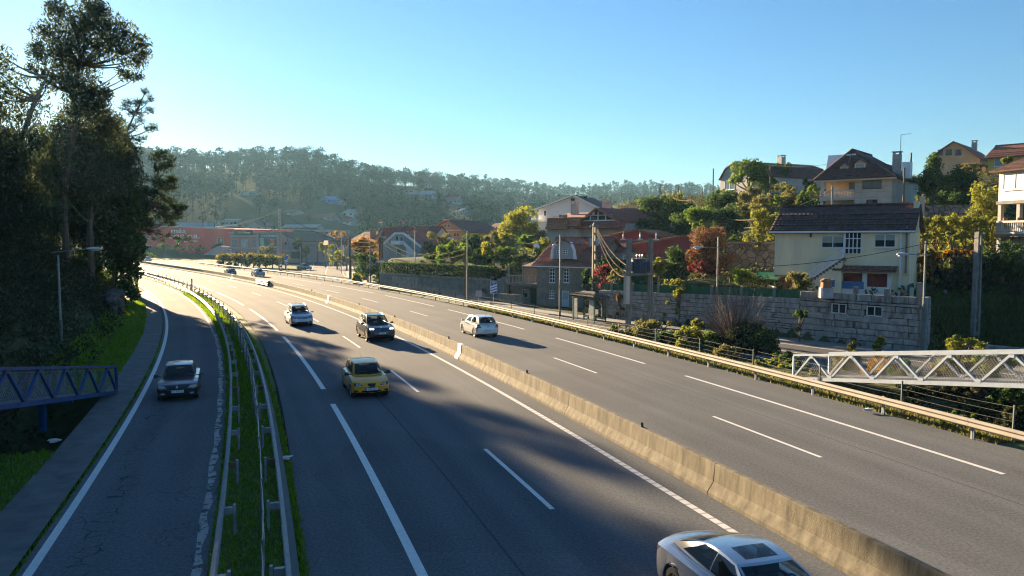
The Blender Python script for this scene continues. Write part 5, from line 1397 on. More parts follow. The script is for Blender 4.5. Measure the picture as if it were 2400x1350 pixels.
def rubble(name, c1, c2, joint, scale):
    m, n, l, b = _nt(name)
    geo = n.new("ShaderNodeNewGeometry")
    vo = n.new("ShaderNodeTexVoronoi"); vo.inputs['Scale'].default_value = scale; vd = n.new("ShaderNodeTexVoronoi"); vd.feature = 'DISTANCE_TO_EDGE'; vd.inputs['Scale'].default_value = scale
    l.new(geo.outputs['Position'], vo.inputs['Vector']); l.new(geo.outputs['Position'], vd.inputs['Vector'])
    r = n.new("ShaderNodeValToRGB"); r.color_ramp.elements[0].color = (*c1, 1); r.color_ramp.elements[1].color = (*c2, 1); l.new(vo.outputs['Color'], r.inputs[0])
    r2 = n.new("ShaderNodeValToRGB"); r2.color_ramp.elements[0].position = .02; r2.color_ramp.elements[1].position = .07; l.new(vd.outputs['Distance'], r2.inputs[0])
    mx = n.new("ShaderNodeMix"); mx.data_type = 'RGBA'; l.new(r2.outputs[0], mx.inputs[0]); mx.inputs[6].default_value = (*joint, 1); l.new(r.outputs[0], mx.inputs[7]); l.new(mx.outputs[2], b.inputs['Base Color'])
    bp = n.new("ShaderNodeBump"); bp.inputs['Strength'].default_value = .7; bp.inputs['Distance'].default_value = .04; l.new(r2.outputs[0], bp.inputs['Height']); l.new(bp.outputs[0], b.inputs['Normal'])
    b.inputs['Roughness'].default_value = .95
    MATS[name] = m; return m
RUBBLE = rubble("rubble_stone", (.19, .16, .125), (.36, .30, .235), (.28, .25, .21), 3.2)
OLDWALL = rubble("mossy_stone", (.10, .10, .10), (.24, .23, .22), (.04, .045, .035), 1.8)
def tile_plane(mb, A, B, C, D, tw=.26, cl=.40, amp=.045, lift=.06, per=3):
    """barrel tile courses over the quad eave A-B, top D-C"""
    A, B, C, D = map(Vector, (A, B, C, D))
    nu = max(3, int((B - A).length / tw)); nv = max(2, int(((D - A).length + (C - B).length) / 2 / cl))
    N = (B - A).cross(D - A).normalized()
    if N.z < 0: N = -N
    m = nu * per
    V = []; F = []
    for i in range(nv):
        for e in (0, 1):
            v = (i + e) / nv
            a, b = A.lerp(D, v), B.lerp(C, v)
            for k in range(m + 1):
                V.append(a.lerp(b, k / m) + N * (amp * abs(math.sin(math.pi * k / per)) + (lift if e == 0 else .0) + .02))
        o = 2 * i * (m + 1)
        for k in range(m): F.append((o + k, o + k + 1, o + m + 2 + k, o + m + 1 + k))
        # butt of the course
        q = len(V)
        for k in range(m + 1): V.append(V[o + k] - N * (lift + .01))
        for k in range(m): F.append((q + k, q + k + 1, o + k + 1, o + k))
    mb.add(V, F)
class House:
    """walls and roof in a local frame: x along the front from its left end, y into the depth, z up"""
    def __init__(s, name, label, pl, pr, zb, depth, cat="house", group=None):
        s.p0, s.p1 = Vector((pl[0], pl[1], zb)), Vector((pr[0], pr[1], zb))
        s.w = (s.p1 - s.p0).length; s.d = depth; s.rot = math.atan2(s.p1.y - s.p0.y, s.p1.x - s.p0.x); s.zb = zb
        s.t = thing(name, label, cat, s.p0, s.rot, group)
    def uv(s, px, py, y=0.):
        """where a sight line meets the plane y = const of the front"""
        q = Vector((s.p0.x - math.sin(s.rot) * y, s.p0.y + math.cos(s.rot) * y))
        d = ray(px, py); c, n = math.cos(s.rot), math.sin(s.rot)
        # solve q + u(c,n) = k(dx,dy)
        det = c * (-d.y) - n * (-d.x)
        u = (-q.x * (-d.y) + q.y * (-d.x)) / det
        k = (q.y + u * n) / d.y
        return u, CAM_H + d.z * k - s.zb
    def side_uv(s, px, py, x):
        """where a sight line meets the plane x = const (an end wall): depth and height"""
        q = Vector((s.p0.x + math.cos(s.rot) * x, s.p0.y + math.sin(s.rot) * x))
        d = ray(px, py); c, n = -math.sin(s.rot), math.cos(s.rot)
        det = c * (-d.y) - n * (-d.x)
        u = (-q.x * (-d.y) + q.y * (-d.x)) / det
        k = (q.y + u * n) / d.y
        return u, CAM_H + d.z * k - s.zb
    def box(s, name, mat, x0, x1, y0, y1, z0, z1, parent=None, label=None, kind=None):
        return MB().box(((x0 + x1) / 2, (y0 + y1) / 2, (z0 + z1) / 2), (abs(x1 - x0), abs(y1 - y0), abs(z1 - z0))).build(name, mat, parent or s.t, label=label, kind=kind)
    def walls(s, mat, h, x0=0, x1=None, y0=0, y1=None, z0=-1.5, name="wall"):
        return s.box(name, mat, x0, s.w if x1 is None else x1, y0, s.d if y1 is None else y1, z0, h)
    def window(s, x0, x1, z0, z1, face='f', at=None, nx=2, ny=1, frame=None, pane=None, blind=0., sill=True, name="window", fw=.06):
        """framed window; face f (front), l, r"""
        frame = frame or UPVC; pane = pane or PANE
        at = at if at is not None else {'f': 0, 'l': 0, 'r': s.w}[face]
        def bx(mb, a, b, c, d, o0, o1):
            if face == 'f': mb.box(((a + b) / 2, at - (o0 + o1) / 2, (c + d) / 2), (b - a, o1 - o0, d - c))
            else:
                sg = -1 if face == 'l' else 1
                mb.box((at + sg * (o0 + o1) / 2, (a + b) / 2, (c + d) / 2), (o1 - o0, b - a, d - c))
            return mb
        f = MB()
        for k in range(nx + 1):
            c = x0 + (x1 - x0) * k / nx; bx(f, max(x0, c - fw / 2), min(x1, c + fw / 2) + 0, z0, z1, .004, .06)
        for k in range(ny + 1):
            c = z0 + (z1 - z0) * k / ny; bx(f, x0, x1, max(z0, c - fw / 2), min(z1, c + fw / 2), .006, .057)
        w_ = f.build(name, frame, s.t)
        bx(MB(), x0 + .01, x1 - .01, z0 + .01, z1 - .01, .003, .025).build("pane", pane, w_)
        if blind: bx(MB(), x0 + .03, x1 - .03, z1 - (z1 - z0) * blind, z1 - .02, .026, .034).build("blind", PANEB, w_)
        if sill: bx(MB(), x0 - .06, x1 + .06, z0 - .09, z0 - .01, .003, .13).build("sill", frame, w_)
        return w_
    def pwindow(s, px0, py0, px1, py1, y=0., **kw):
        a, zt = s.uv(px0, py0, y); b, zb_ = s.uv(px1, py1, y); return s.window(a, b, zb_, zt, 'f', at=y, **kw)
    def gable_x(s, h, hr, mat, over=.35, x0=0, x1=None, y0=0, y1=None, tiles=True, gmat=None, th=.16, gut=None, tw=.24):
        """ridge along the front"""
        x1 = s.w if x1 is None else x1; y1 = s.d if y1 is None else y1; ym = (y0 + y1) / 2
        sl = (hr - h) / (ym - y0); e = over; ze = h - sl * e
        mb = MB(); mb.prism([(y0 - e, ze), (ym, hr), (y1 + e, ze), (y1 + e, ze - th), (ym, hr - th), (y0 - e, ze - th)], 0, x0 - e, x1 + e)
        r = mb.build("roof", mat, s.t)
        if tiles:
            tb = MB(); tile_plane(tb, (x0 - e, y0 - e - .04, ze), (x1 + e, y0 - e - .04, ze), (x1 + e, ym, hr), (x0 - e, ym, hr), tw=tw); tb.build("roof_tiles", mat, r, kind='stuff', fix=False)
            rt = MB()
            for k in range(int((x1 - x0 + 2 * e) / .45)): rt.tube([(x0 - e + k * .45, ym, hr + .03), (x0 - e + k * .45 + .43, ym, hr + .05)], .11, 6)
            rt.build("ridge_tiles", mat, r)
        MB().prism([(y0 + .02, h - .05), (ym, hr - th - .02), (y1 - .02, h - .05)], 0, x0 + .02, x1 - .02).build("gable", gmat or mat, s.t)
        if gut: MB().bar((x0 - e, y0 - e - .07, ze - .06), (x1 + e, y0 - e - .07, ze - .06), .12, .12).build("gutter", gut, r)
        return r
    def gable_y(s, h, hr, mat, over=.35, x0=0, x1=None, y0=0, y1=None, th=.16, gmat=None, xm=None, tiles=True, hl=None, verge=None):
        """gable facing the front"""
        x1 = s.w if x1 is None else x1; y1 = s.d if y1 is None else y1; xm = (x0 + x1) / 2 if xm is None else xm
        hl = h if hl is None else hl
        e = over; sl = (hr - hl) / (xm - x0); sr = (hr - h) / (x1 - xm)
        pl, pr = (x0 - e, hl - sl * e), (x1 + e, h - sr * e)
        MB().prism([pl, (xm, hr), pr, (pr[0], pr[1] - th), (xm, hr - th), (pl[0], pl[1] - th)], 1, y0 - e, y1 + e).build("roof", mat, s.t)
        r = s.t.children[-1]
        r = [c for c in s.t.children if c.name.startswith("roof")][-1]
        if tiles:
            tb = MB()
            tile_plane(tb, (pl[0], y1 + e, pl[1]), (pl[0], y0 - e, pl[1]), (xm, y0 - e, hr), (xm, y1 + e, hr)); tile_plane(tb, (pr[0], y0 - e, pr[1]), (pr[0], y1 + e, pr[1]), (xm, y1 + e, hr), (xm, y0 - e, hr))
            tb.build("roof_tiles", mat, r, kind='stuff', fix=False)
        if verge:
            MB().bar((pl[0], y0 - e - .03, pl[1] - .06), (xm, y0 - e - .03, hr - .06), .06, .22).bar((xm, y0 - e - .03, hr - .06), (pr[0], y0 - e - .03, pr[1] - .06), .06, .22).build("verge_board", verge, r)
        MB().prism([(x0 + .02, min(h, hl) - .3), (x0 + .02, hl - .02), (xm, hr - th - .02), (x1 - .02, h - .02), (x1 - .02, min(h, hl) - .3)], 1, y0 + .015, y1 - .02).build("gable", gmat or mat, s.t)
        return r
    def gambrel_y(s, h, xb, hb, hr, mat, over=.3, x0=0, x1=None, y0=0, y1=None, gmat=None, th=.15):
        x1 = s.w if x1 is None else x1; y1 = s.d if y1 is None else y1; xm = (x0 + x1) / 2; e = over
        o = [(x0 - .25, h - .1), (x0 + xb, hb), (xm, hr), (x1 - xb, hb), (x1 + .25, h - .1)]
        i = [(x1 + .08, h - .1), (x1 - xb - .04, hb - th), (xm, hr - th), (x0 + xb + .04, hb - th), (x0 - .08, h - .1)]
        r = MB().prism(o + i, 1, y0 - e, y1 + e).build("roof", mat, s.t)
        MB().prism([(x0 + .03, h - .4), (x0 + .03, h), (x0 + xb, hb - th - .02), (xm, hr - th - .02), (x1 - xb, hb - th - .02), (x1 - .03, h), (x1 - .03, h - .4)], 1, y0 + .02, y1 - .02).build("gable", gmat, s.t)
        return r
    def chimney(s, x, y, z0, z1, w=.6, d=.6, mat=None, cap=True):
        c = MB().box((x, y, (z0 + z1) / 2), (w, d, z1 - z0)).build("chimney", mat or FAWN, s.t)
        if cap:
            mb = MB()
            for a in (-1, 1):
                for b in (-1, 1): mb.box((x + a * w * .38, y + b * d * .38, z1 + .12), (w * .16, d * .16, .24))
            mb.box((x, y, z1 + .29), (w * 1.2, d * 1.2, .1)); mb.build("chimney_cap", mat or FAWN, c)
        return c
    def balustrade(s, a, b, h, n, mat, th=.09):
        """a, b: ends (x, y, z) of the foot line"""
        a, b = Vector(a), Vector(b); r = MB().bar(a + Vector((0, 0, h)), b + Vector((0, 0, h)), th * 1.4, th).bar(a + Vector((0, 0, .04)), b + Vector((0, 0, .04)), th * 1.4, th).build("balustrade", mat, s.t)
        mb = MB()
        for k in range(n + 1):
            q = a.lerp(b, k / n); mb.lathe([(.03, .08), (th * .5, .25 * h), (th * .3, .6 * h), (.035, h - .04)], q, 6)
        mb.build("balusters", mat, r, kind='stuff', fix=False)
        return r
    def flat(s, name, px0, py0, px1, py1, mat, y=0., t=.03, parent=None, label=None):
        a, zt = s.uv(px0, py0, y); b, zb_ = s.uv(px1, py1, y); return s.box(name, mat, a, b, y - t, y - .003, zb_, zt, parent, label)
def PX(px, Y): p = P(px, 562, Y); return (p.x, Y)
WOODB = M("brown_wood", (.10, .055, .035), .7, v=.2, scale=3); DKWIN = M("dark_window_frame", (.06, .055, .05), .5, v=.1)
CURT = M("net_curtain", (.45, .47, .45), .8, v=.1, scale=4)
# ---------------------------------------------------------------- cream house above the granite wall
H = House("cream_house", "cream two storey house with white outside stair and dark tiled roof, above the granite wall", PX(1816, 58), PX(2133, 53), 3.0, 6.4)
h = 4.8
H.walls(CREAM, h, x0=.0, z0=1.35, y1=6.4, name="upper_wall")
H.walls(CREAM, 1.35, x0=1.35, name="lower_wall")
us, _ = H.uv(1980, 590)
H.box("upper_front", CREAM2, us + .05, H.w + .004, -.14, -.002, 1.62, h - .02)
H.gable_x(h, 6.55, TILE_DK, over=.32, gmat=CREAM, gut=UPVC, tw=.3)
H.pwindow(1927, 553, 1978, 580, nx=2, blind=.6)
H.pwindow(2051, 550, 2098, 579, y=-.14, nx=2, blind=.45)
a, zt = H.uv(1982, 541, -.14); b, zb_ = H.uv(2018, 595, -.14)
H.window(a, b, zb_, zt, 'f', at=-.16, nx=4, ny=1, sill=False, name="glazed_porch")
H.box("porch_side", UPVC, a - .12, a - .003, -.22, -.02, zb_, zt)
H.flat("porch_rail", 1982, 558, 2018, 560, UPVC, -.22, .03); H.flat("porch_rail", 1982, 580, 2018, 583, UPVC, -.22, .03)
# white stair with balusters
ua, za = H.uv(1979, 586); ub, zb_ = H.uv(1876, 655); yst = -1.0
H_st = MB().prism([(ub, 0), (ub, zb_ - .1), (ua, za - .15), (ua, 0)], 1, -.95, -.003).build("stair_flank", CREAM, H.t)
up, zp = H.uv(1979, 582, yst); uq, zq = H.uv(1877, 650, yst)
rl = MB().bar((uq, yst, zq), (up, yst, zp), .09, .07).bar((uq, yst, zq - .55), (up, yst, zp - .55), .09, .1).build("stair_rail", UPVC, H.t)
mb = MB()
for k in range(27):
    f = k / 26; mb.bar((uq + (up - uq) * f, yst, zq + (zp - zq) * f - .53), (uq + (up - uq) * f, yst, zq + (zp - zq) * f), .045, .045)
mb.build("balusters", UPVC, rl, kind='stuff', fix=False)
sm = MB()
for k in range(14):
    f = (k + .5) / 14; sm.box((uq + (up - uq) * f, -.5, zq + (zp - zq) * f - .72), ((up - uq) / 14, .95, .2))
sm.build("stair_steps", concrete_path, H.t)
# porch bay with red doors and tiled canopy
a, zt = H.uv(1966, 634, -.5); b, zb_ = H.uv(2088, 678, -.5)
H.box("bay_frame", WHITEW, a, a + .25, -.5, -.003, -.3, zt); H.box("bay_frame", WHITEW, b - .25, b, -.5, -.003, -.3, zt); H.box("bay_frame", WHITEW, (a + b) / 2 - .14, (a + b) / 2 + .14, -.5, -.003, -.3, zt - .002)
H.box("bay_lintel", WHITEW, a - .05, b + .05, -.52, -.002, zt - .16, zt + .02); H.box("bay_sill", WHITEW, a + .25, b - .25, -.49, -.004, -.3, zb_ + .12)
RED = M("red_door_panel", (.16, .008, .012), .6, v=.15, scale=2)
for q0, q1 in ((a + .26, (a + b) / 2 - .145), ((a + b) / 2 + .145, b - .26)):
    dr = H.box("red_door", RED, q0, q1, -.2, -.005, zb_ + .1, zt - .165)
    for k in range(5): H.box("door_rib", RED, q0 + (q1 - q0) * (k + .5) / 5 - .02, q0 + (q1 - q0) * (k + .5) / 5 + .02, -.22, -.19, zb_ + .13, zt - .2, dr)
x0c, x1c = a - .35, b + .35; r = MB().prism([(-.95, zt + .05), (-.02, zt + .42), (-.02, zt + .3), (-.95, zt - .05)], 0, x0c, x1c).build("canopy", TILE_OL, H.t)
tb = MB(); tile_plane(tb, (x0c, -.98, zt + .05), (x1c, -.98, zt + .05), (x1c, -.02, zt + .42), (x0c, -.02, zt + .42), tw=.22, cl=.3, amp=.05); tb.build("canopy_tiles", TILE_OL, r, kind='stuff', fix=False)
MB().box((a + .95, -.56, zb_ + .22), (1.45, .05, .5)).build("blue_tarp", M("blue_tarp", (.05, .16, .32), .7, v=.2, scale=4), H.t)
H.box("downpipe", UPVC, H.uv(2111, 600)[0] - .05, H.uv(2111, 600)[0] + .05, -.25, -.145, -.2, h - .1)
u_, _ = H.uv(2125, 600); H.box("flue_pipe", M("flue_metal", (.2, .2, .2), .5, metal=.4), u_ - .06, u_ + .06, -.32, -.2, H.uv(2125, 640)[1], h + .1)
H.box("eave_light", DKWIN, H.uv(1901, 551)[0] - .06, H.uv(1901, 551)[0] + .06, -.16, -.003, H.uv(1901, 556)[1], H.uv(1901, 547)[1])
H.box("string_course", CREAM, us + .06, H.w, -.165, -.141, 1.60, 1.68)
H.chimney(H.w + .05, 2.9, 4.5, 6.75, .35, .45, CREAM, cap=False)
H.box("carport_beam", M("orange_beam", (.45, .22, .05), .7), .05, 1.36, -.02, .2, 1.22, 1.36); H.box("carport_door", WOODB, .45, 1.36, .6, .7, -.5, 1.2); H.box("carport_pillar", BRICK, .5, .8, -.6, -.3, -.6, .25)
H.box("side_panel", M("glass_green_panel", (.03, .10, .08), .5, v=.2), H.w + .1, H.w + .16, -1.6, 1.5, -.4, .95)
H.box("side_panel", M("striped_panel", (.42, .46, .36), .6, v=.2), H.w + .25, H.w + .5, -1.7, -1.66, -.5, .8)
# barbecue on the terrace
bq = thing("barbecue", "small brick barbecue with pale base standing on the terrace before the cream house", "barbecue", P(1936, 690, 51.5))
MB().box((0, 0, .1), (.75, .6, .7)).build("base", M("bbq_grey", (.36, .36, .38), .8), bq); MB().box((0, 0, .65), (.62, .5, .42), taper=.9).build("hearth", BRICK, bq); MB().lathe([(.42, .85), (.4, .95), (.2, 1.08), (0, 1.1)], n=10).build("hood", BRICK, bq)
MB().box((.42, .0, .75), (.14, .4, .5)).build("cloth", M("blue_cloth", (.05, .12, .3), .8), bq)
# green roofed shed
S = House("garden_shed", "low shed with green corrugated roof and orange wall, left of the cream house", PX(1763, 63.0), PX(1829, 60.0), 3.0, 2.4, cat="shed")
S.walls(M("orange_wall", (.34, .15, .07), .85, v=.15), .75, z0=-.8)
tb = MB(); tile_plane(tb, (-.2, -.35, .8), (S.w + .1, -.35, .8), (S.w + .1, 2.4, 1.75), (-.2, 2.4, 1.75), tw=.16, cl=3, amp=.04); tb.build("corrugated_roof", M("green_sheet", (.03, .22, .14), .5, v=.12), S.t, fix=False)
S.box("roof_slab", M("green_sheet", (.03, .22, .14)), -.15, S.w, 2.35, 2.4, .7, 1.7)
S.balustrade((S.w - .1, -.9, -.1), (S.w + 1.2, -1.5, -.1), .5, 8, UPVC)
ow = thing("terrace_wall", "old mossy stone terrace wall left of the cream house", "wall", P(1700, 640, 70), H.rot)
MB().box((3.3, .3, .6), (6.6, .6, 4.2)).build("wall_face", OLDWALL, ow); MB().box((3.3, .3, 2.78), (6.7, .7, .14)).build("coping", GPOST, ow)
tf = thing("trellis_fence", "wooden trellis fence on top of the mossy terrace wall", "fence", P(1722, 583, 72), H.rot)
mb = MB()
for k in range(24): mb.box((k * .22, 0, .3 - k * .012), (.05, .04, .62))
for z in (.05, .3, .55): mb.bar((0, -.03, z), (5.1, -.03, z - .28), .04, .05)
mb.build("slats", M("tan_wood", (.34, .22, .14), .8, v=.15), tf); MB().box((2.5, .3, -1), (5.2, .3, 2)).build("retaining_wall", OLDWALL, tf)
# ---------------------------------------------------------------- stone house with gambrel dormer
H = House("stone_house", "rubble stone house with red tiled roof and a white framed gambrel dormer", PX(1258, 82.5), PX(1386, 78), .05, 8.)
h = 4.45
H.walls(RUBBLE, h); H.gable_x(h, 7.15, TILE_RD, over=.4, gmat=RUBBLE, gut=UPVC, x1=H.w)
for x0, y0, x1, y1, ny in ((1289, 629, 1301, 662, 4), (1322, 629, 1334, 662, 4), (1289, 681, 1299, 699, 3)): H.pwindow(x0, y0, x1, y1, nx=2, ny=ny, fw=.08)
a, zt = H.uv(1318, 681); b, _ = H.uv(1334, 681); dr = H.box("door", M("white_door", (.6, .63, .68), .5, v=.03), a, b, -.06, -.003, -.05, zt)
H.box("door_pane", CURT, a + .12, b - .12, -.07, -.055, zt * .45, zt - .15, dr)
ua, _ = H.uv(1291, 600, -.1); ub, _ = H.uv(1346, 600, -.1); zt0 = H.uv(1318, 560, -.1)[1]; zb0 = H.uv(1318, 607, -.1)[1]
um = (ua + ub) / 2; yb = 2.6
dm = MB().prism([(ua + .12, zb0), (ua + .2, zb0 + .9), (ua + .62, zt0 - .35), (um, zt0 - .12), (ub - .62, zt0 - .35), (ub - .2, zb0 + .9), (ub - .12, zb0)], 1, .12, 3.2).build("dormer", M("dormer_grey", (.36, .38, .38), .7, v=.05), H.t)
MB().prism([(ua - .1, zb0 - .02), (ua + .05, zb0 + .95), (ua + .5, zt0 - .3), (ua + .62, zt0 - .36), (ua + .2, zb0 + .9), (ua + .16, zb0)], 1, -.1, .22).build("dormer_cheek", UPVC, dm)
MB().prism([(ub + .1, zb0 - .02), (ub - .05, zb0 + .95), (ub - .5, zt0 - .3), (ub - .62, zt0 - .36), (ub - .2, zb0 + .9), (ub - .16, zb0)], 1, -.1, .22).build("dormer_cheek", UPVC, dm)
for sg, uu in ((1, ua), (-1, ub)): MB().prism([(uu - sg * .08, zb0), (uu + sg * .06, zb0 + .93), (uu + sg * .5, zt0 - .31), (uu + sg * .62, zt0 - .36), (uu + sg * .2, zb0 + .9), (uu + sg * .16, zb0)], 1, .225, 3.0).build("dormer_side_roof", TILE_RD, dm)
MB().prism([(ua + .3, zt0 - .52), (um, zt0 + .05), (ub - .3, zt0 - .52), (ub - .42, zt0 - .56), (um, zt0 - .1), (ua + .42, zt0 - .56)], 1, -.15, 4).build("dormer_roof", TILE_RD, dm)
for x0, x1 in ((1304, 1315), (1320, 1331)): H.pwindow(x0, 583, x1, 597, y=.11, nx=2, ny=3, sill=False, fw=.07)
# bay on the right-hand gable
s0, sz0 = H.side_uv(1440, 600, H.w); s1, _ = H.side_uv(1475, 600, H.w)
H.box("bay", GREYST, H.w + .003, H.w + .9, s0, s1, 3.2, 5.6); H.window(s0 + .3, s1 - .3, 4.1, 5.3, 'r', at=H.w + .9, nx=2, blind=.4)
MB().prism([(s0 - .3, 5.6), ((s0 + s1) / 2, 6.6), (s1 + .3, 5.6)], 0, H.w - 1.2, H.w + 1.25).build("bay_roof", TILE_RD, H.t)
H.chimney(H.w - 1.5, 3.0, 6.3, 7.1, .9, .9, M("skylight_white", (.5, .52, .52), .5), cap=False)
# terrace annex on the left
H.box("annex_wall", RUBBLE, -4.6, -.004, 1.3, 5, -.2, 1.9); H.box("annex_floor", CONC, -4.7, -.003, .4, 5, 1.9, 2.1)
rl = H.balustrade((-4.6, .45, 2.1), (-.1, .45, 2.1), .9, 22, M("grey_balustrade", (.25, .24, .23), .8))
H.box("annex_back", M("tan_render", (.36, .25, .17), .85), -4.6, -.004, 3.2, 3.4, 2.1, 4.3); H.box("annex_opening", M("dark_room", (.02, .018, .016), .9, v=0), -2.1, -.3, 3.15, 3.19, 2.1, 3.7)
for x in (-4.5, -2.3): H.box("annex_post", CONC, x, x + .15, .5, .65, 2.1, 4.0)
MB().prism([(.3, 4.05), (3.6, 4.7), (3.6, 4.55), (.3, 3.9)], 0, -2.4, .2).build("annex_roof", TILE_OL, H.t)
H.window(-3.0, -2.2, .55, 1.4, 'f', at=1.3, nx=1, sill=False); H.box("garage_opening", MATS["dark_room"], -1.9, -.3, 1.28, 1.299, -.1, 1.6); H.box("front_wall", RUBBLE, -4.6, -1.2, -.9, -.6, -.2, 1.0)
# ---------------------------------------------------------------- bus shelter
bs = House("bus_shelter", "green bus shelter with dark tiled hipped roof on the pavement", PX(1342, 66.5), PX(1394, 63.6), .12, 1.25, cat="bus shelter")
BG = M("shelter_green", (.012, .085, .055), .5, v=.1)
for x in (.06, bs.w - .06):
    for y in (.06, 1.18): bs.box("post", BG, x - .05, x + .05, y - .05, y + .05, -.05, 2.02)
bs.box("frame_beam", BG, 0, bs.w, .0, .12, 1.93, 2.05); bs.box("frame_beam", BG, 0, bs.w, 1.12, 1.24, 1.93, 2.05); bs.box("back_panel", GLASS("shelter_glass", (.02, .04, .04), .35), .1, bs.w - .1, 1.16, 1.18, .15, 1.9)
POST = M("faded_poster", (.15, .2, .19), .6, v=.3, scale=3, col2=(.55, .56, .5))
for x0, x1 in ((.12, .75), (bs.w - .8, bs.w - .15)): bs.box("poster_panel", POST, x0, x1, .02, .07, .2, 1.85)
bs.box("bench", M("bench_stone", (.4, .4, .38), .8, v=.2, scale=4), .95, bs.w - .95, 0.7, 1.05, .42, .5); bs.box("bench_back", MATS["bench_stone"], .95, bs.w - .95, 1.06, 1.11, .55, .95)
for x in (1.1, bs.w - 1.1): bs.box("bench_leg", BG, x - .04, x + .04, 0.8, 1.0, 0, .42)
e = .2; zr = 2.5
SHR = tile_mat("shelter_tiles", (.03, .03, .032), (.08, .075, .075))
r = MB().add([(-e, -e, 2.05), (bs.w + e, -e, 2.05), (bs.w + e, 1.25 + e, 2.05), (-e, 1.25 + e, 2.05), (.8, .62, zr), (bs.w - .8, .62, zr)], [(0, 1, 5, 4), (1, 2, 5), (2, 3, 4, 5), (3, 0, 4), (3, 2, 1, 0)]).build("roof", SHR, bs.t)
tb = MB(); tile_plane(tb, (-e, -e - .02, 2.05), (bs.w + e, -e - .02, 2.05), (bs.w - .8, .62, zr), (.8, .62, zr), tw=.2, cl=.22, amp=.03); tile_plane(tb, (bs.w + e + .02, -e, 2.05), (bs.w + e + .02, 1.25 + e, 2.05), (bs.w - .79, .63, zr), (bs.w - .79, .61, zr), tw=.2, cl=.22, amp=.03); tb.build("roof_tiles", SHR, r, kind='stuff', fix=False)
# ---------------------------------------------------------------- red roofed house with glazed gable
H = House("red_roofed_house", "house with a broad red mansard roof and a glazed triangular gable", PX(1352, 106), PX(1462, 100), 4.2, 9)
h = 4.7
H.walls(FAWN, h, x0=-3.4); H.box("white_part", WHITEW, -3.9, -.8, -.5, .6, -1, 4.0)
zA = H.uv(1400, 487)[1]; ze = H.uv(1400, 516)[1]
ua, ub = H.uv(1362, 516)[0], H.uv(1452, 516)[0]
H.gable_y(ze - .1, zA, TILE_RD, over=.4, x0=ua, x1=ub, gmat=M("gable_dark_glass", (.02, .022, .022), .08, v=0), verge=TILE_OR, xm=H.uv(1402, 500)[0])
for px in (1384, 1402, 1420): 
    u_, zz = H.uv(px, 505); zt_ = H.uv(px, 487 + abs(px - 1402) * .55)[1]; H.box("gable_mullion", UPVC, u_ - .06, u_ + .06, -.07, -.0, ze - .1, max(ze + .3, zt_ - .45))
H.box("gable_mullion", UPVC, ua + .3, ub - .3, -.08, -.0, ze - .12, ze + .02); H.box("gable_mullion", UPVC, ua + 1.3, ub - 1.3, -.075, -.0, ze + .62, ze + .7)
H.flat("hanging_cloth", 1388, 497, 1394, 506, M("pink_cloth", (.6, .42, .45), .9), -.1, .04)
def skirt(x0, x1, y, z0, z1, out, nm="mansard_skirt", mat=TILE_RD):
    r = MB().prism([(y - out, z0), (y - .003, z1), (y - .003, z0)], 0, x0, x1).build(nm, mat, H.t)
    tb = MB(); tile_plane(tb, (x0, y - out, z0), (x1, y - out, z0), (x1, y, z1), (x0, y, z1), tw=.26, cl=.34); tb.build("roof_tiles", mat, r, kind='stuff', fix=False)
z0s = H.uv(1400, 536)[1]; skirt(ua - .3, ub + .9, 0, z0s, ze - .15, 1.0)
zq = H.uv(1320, 537, -.6)[1]; zq1 = H.uv(1320, 510, -.6)[1]
skirt(H.uv(1286, 530, -.6)[0], H.uv(1334, 530, -.6)[0], -.6, zq, zq1, .7, mat=TILE_OR); skirt(H.uv(1336, 530, -.9)[0], H.uv(1361, 530, -.9)[0], -.9, H.uv(1345, 531, -.9)[1], H.uv(1345, 509, -.9)[1], .5, mat=TILE_OR)
H.box("wing", FAWN, H.uv(1288, 530)[0], ua, -.55, 8, -1, zq1 - .05)
MB().prism([(-1, zq1 - .05), (3.5, zA - .4), (8, zq1 - .05)], 0, H.uv(1288, 530)[0] + .3, ua + 1.5).build("wing_roof", TILE_RD, H.t)
H.pwindow(1310, 503, 1330, 514, y=-.6, nx=2, sill=False)
H.chimney(H.uv(1347, 490, 2)[0], 2, 6, H.uv(1347, 478, 2)[1], .9, .7, FAWN); H.chimney(H.uv(1421, 490, 3.2)[0], 3.2, 6, H.uv(1421, 474, 3.2)[1], .95, .8, FAWN)
H.pwindow(1340, 540, 1352, 552, nx=1, sill=False)
# ---------------------------------------------------------------- white house
H = House("white_house", "tall white gabled house behind the red roofed one", PX(1262, 126), PX(1400, 122), 5, 10)
ze = H.uv(1265, 488)[1]; H.walls(WHITEW, ze, z0=-2)
H.gable_y(H.uv(1400, 484)[1], H.uv(1345, 457)[1], TILE_OL, over=.5, gmat=WHITEW, tiles=False, xm=H.uv(1345, 457)[0], hl=ze, verge=UPVC)
H.pwindow(1338, 465, 1347, 471, nx=2, sill=False, frame=DKWIN); H.pwindow(1275, 494, 1280, 506, nx=1, sill=False)
H.box("balcony", WHITEW, -.9, .3, -.8, 3, H.uv(1262, 517)[1] - .2, H.uv(1262, 517)[1]); H.balustrade((-.9, -.8, H.uv(1262, 517)[1]), (1.0, -.8, H.uv(1262, 517)[1]), 1.0, 10, UPVC); H.box("floor_band", WHITEW, 0, H.w, -.25, -.002, H.uv(1300, 518)[1] - .15, H.uv(1300, 518)[1])
H.chimney(H.uv(1371, 470, 4)[0], 4, ze, H.uv(1371, 459, 4)[1], .6, .6, M("dark_chimney", (.08, .08, .08)), cap=False)
H = House("gabled_house", "fawn gabled house partly hidden behind the red roofed house", PX(1440, 122), PX(1484, 119), 6, 7)
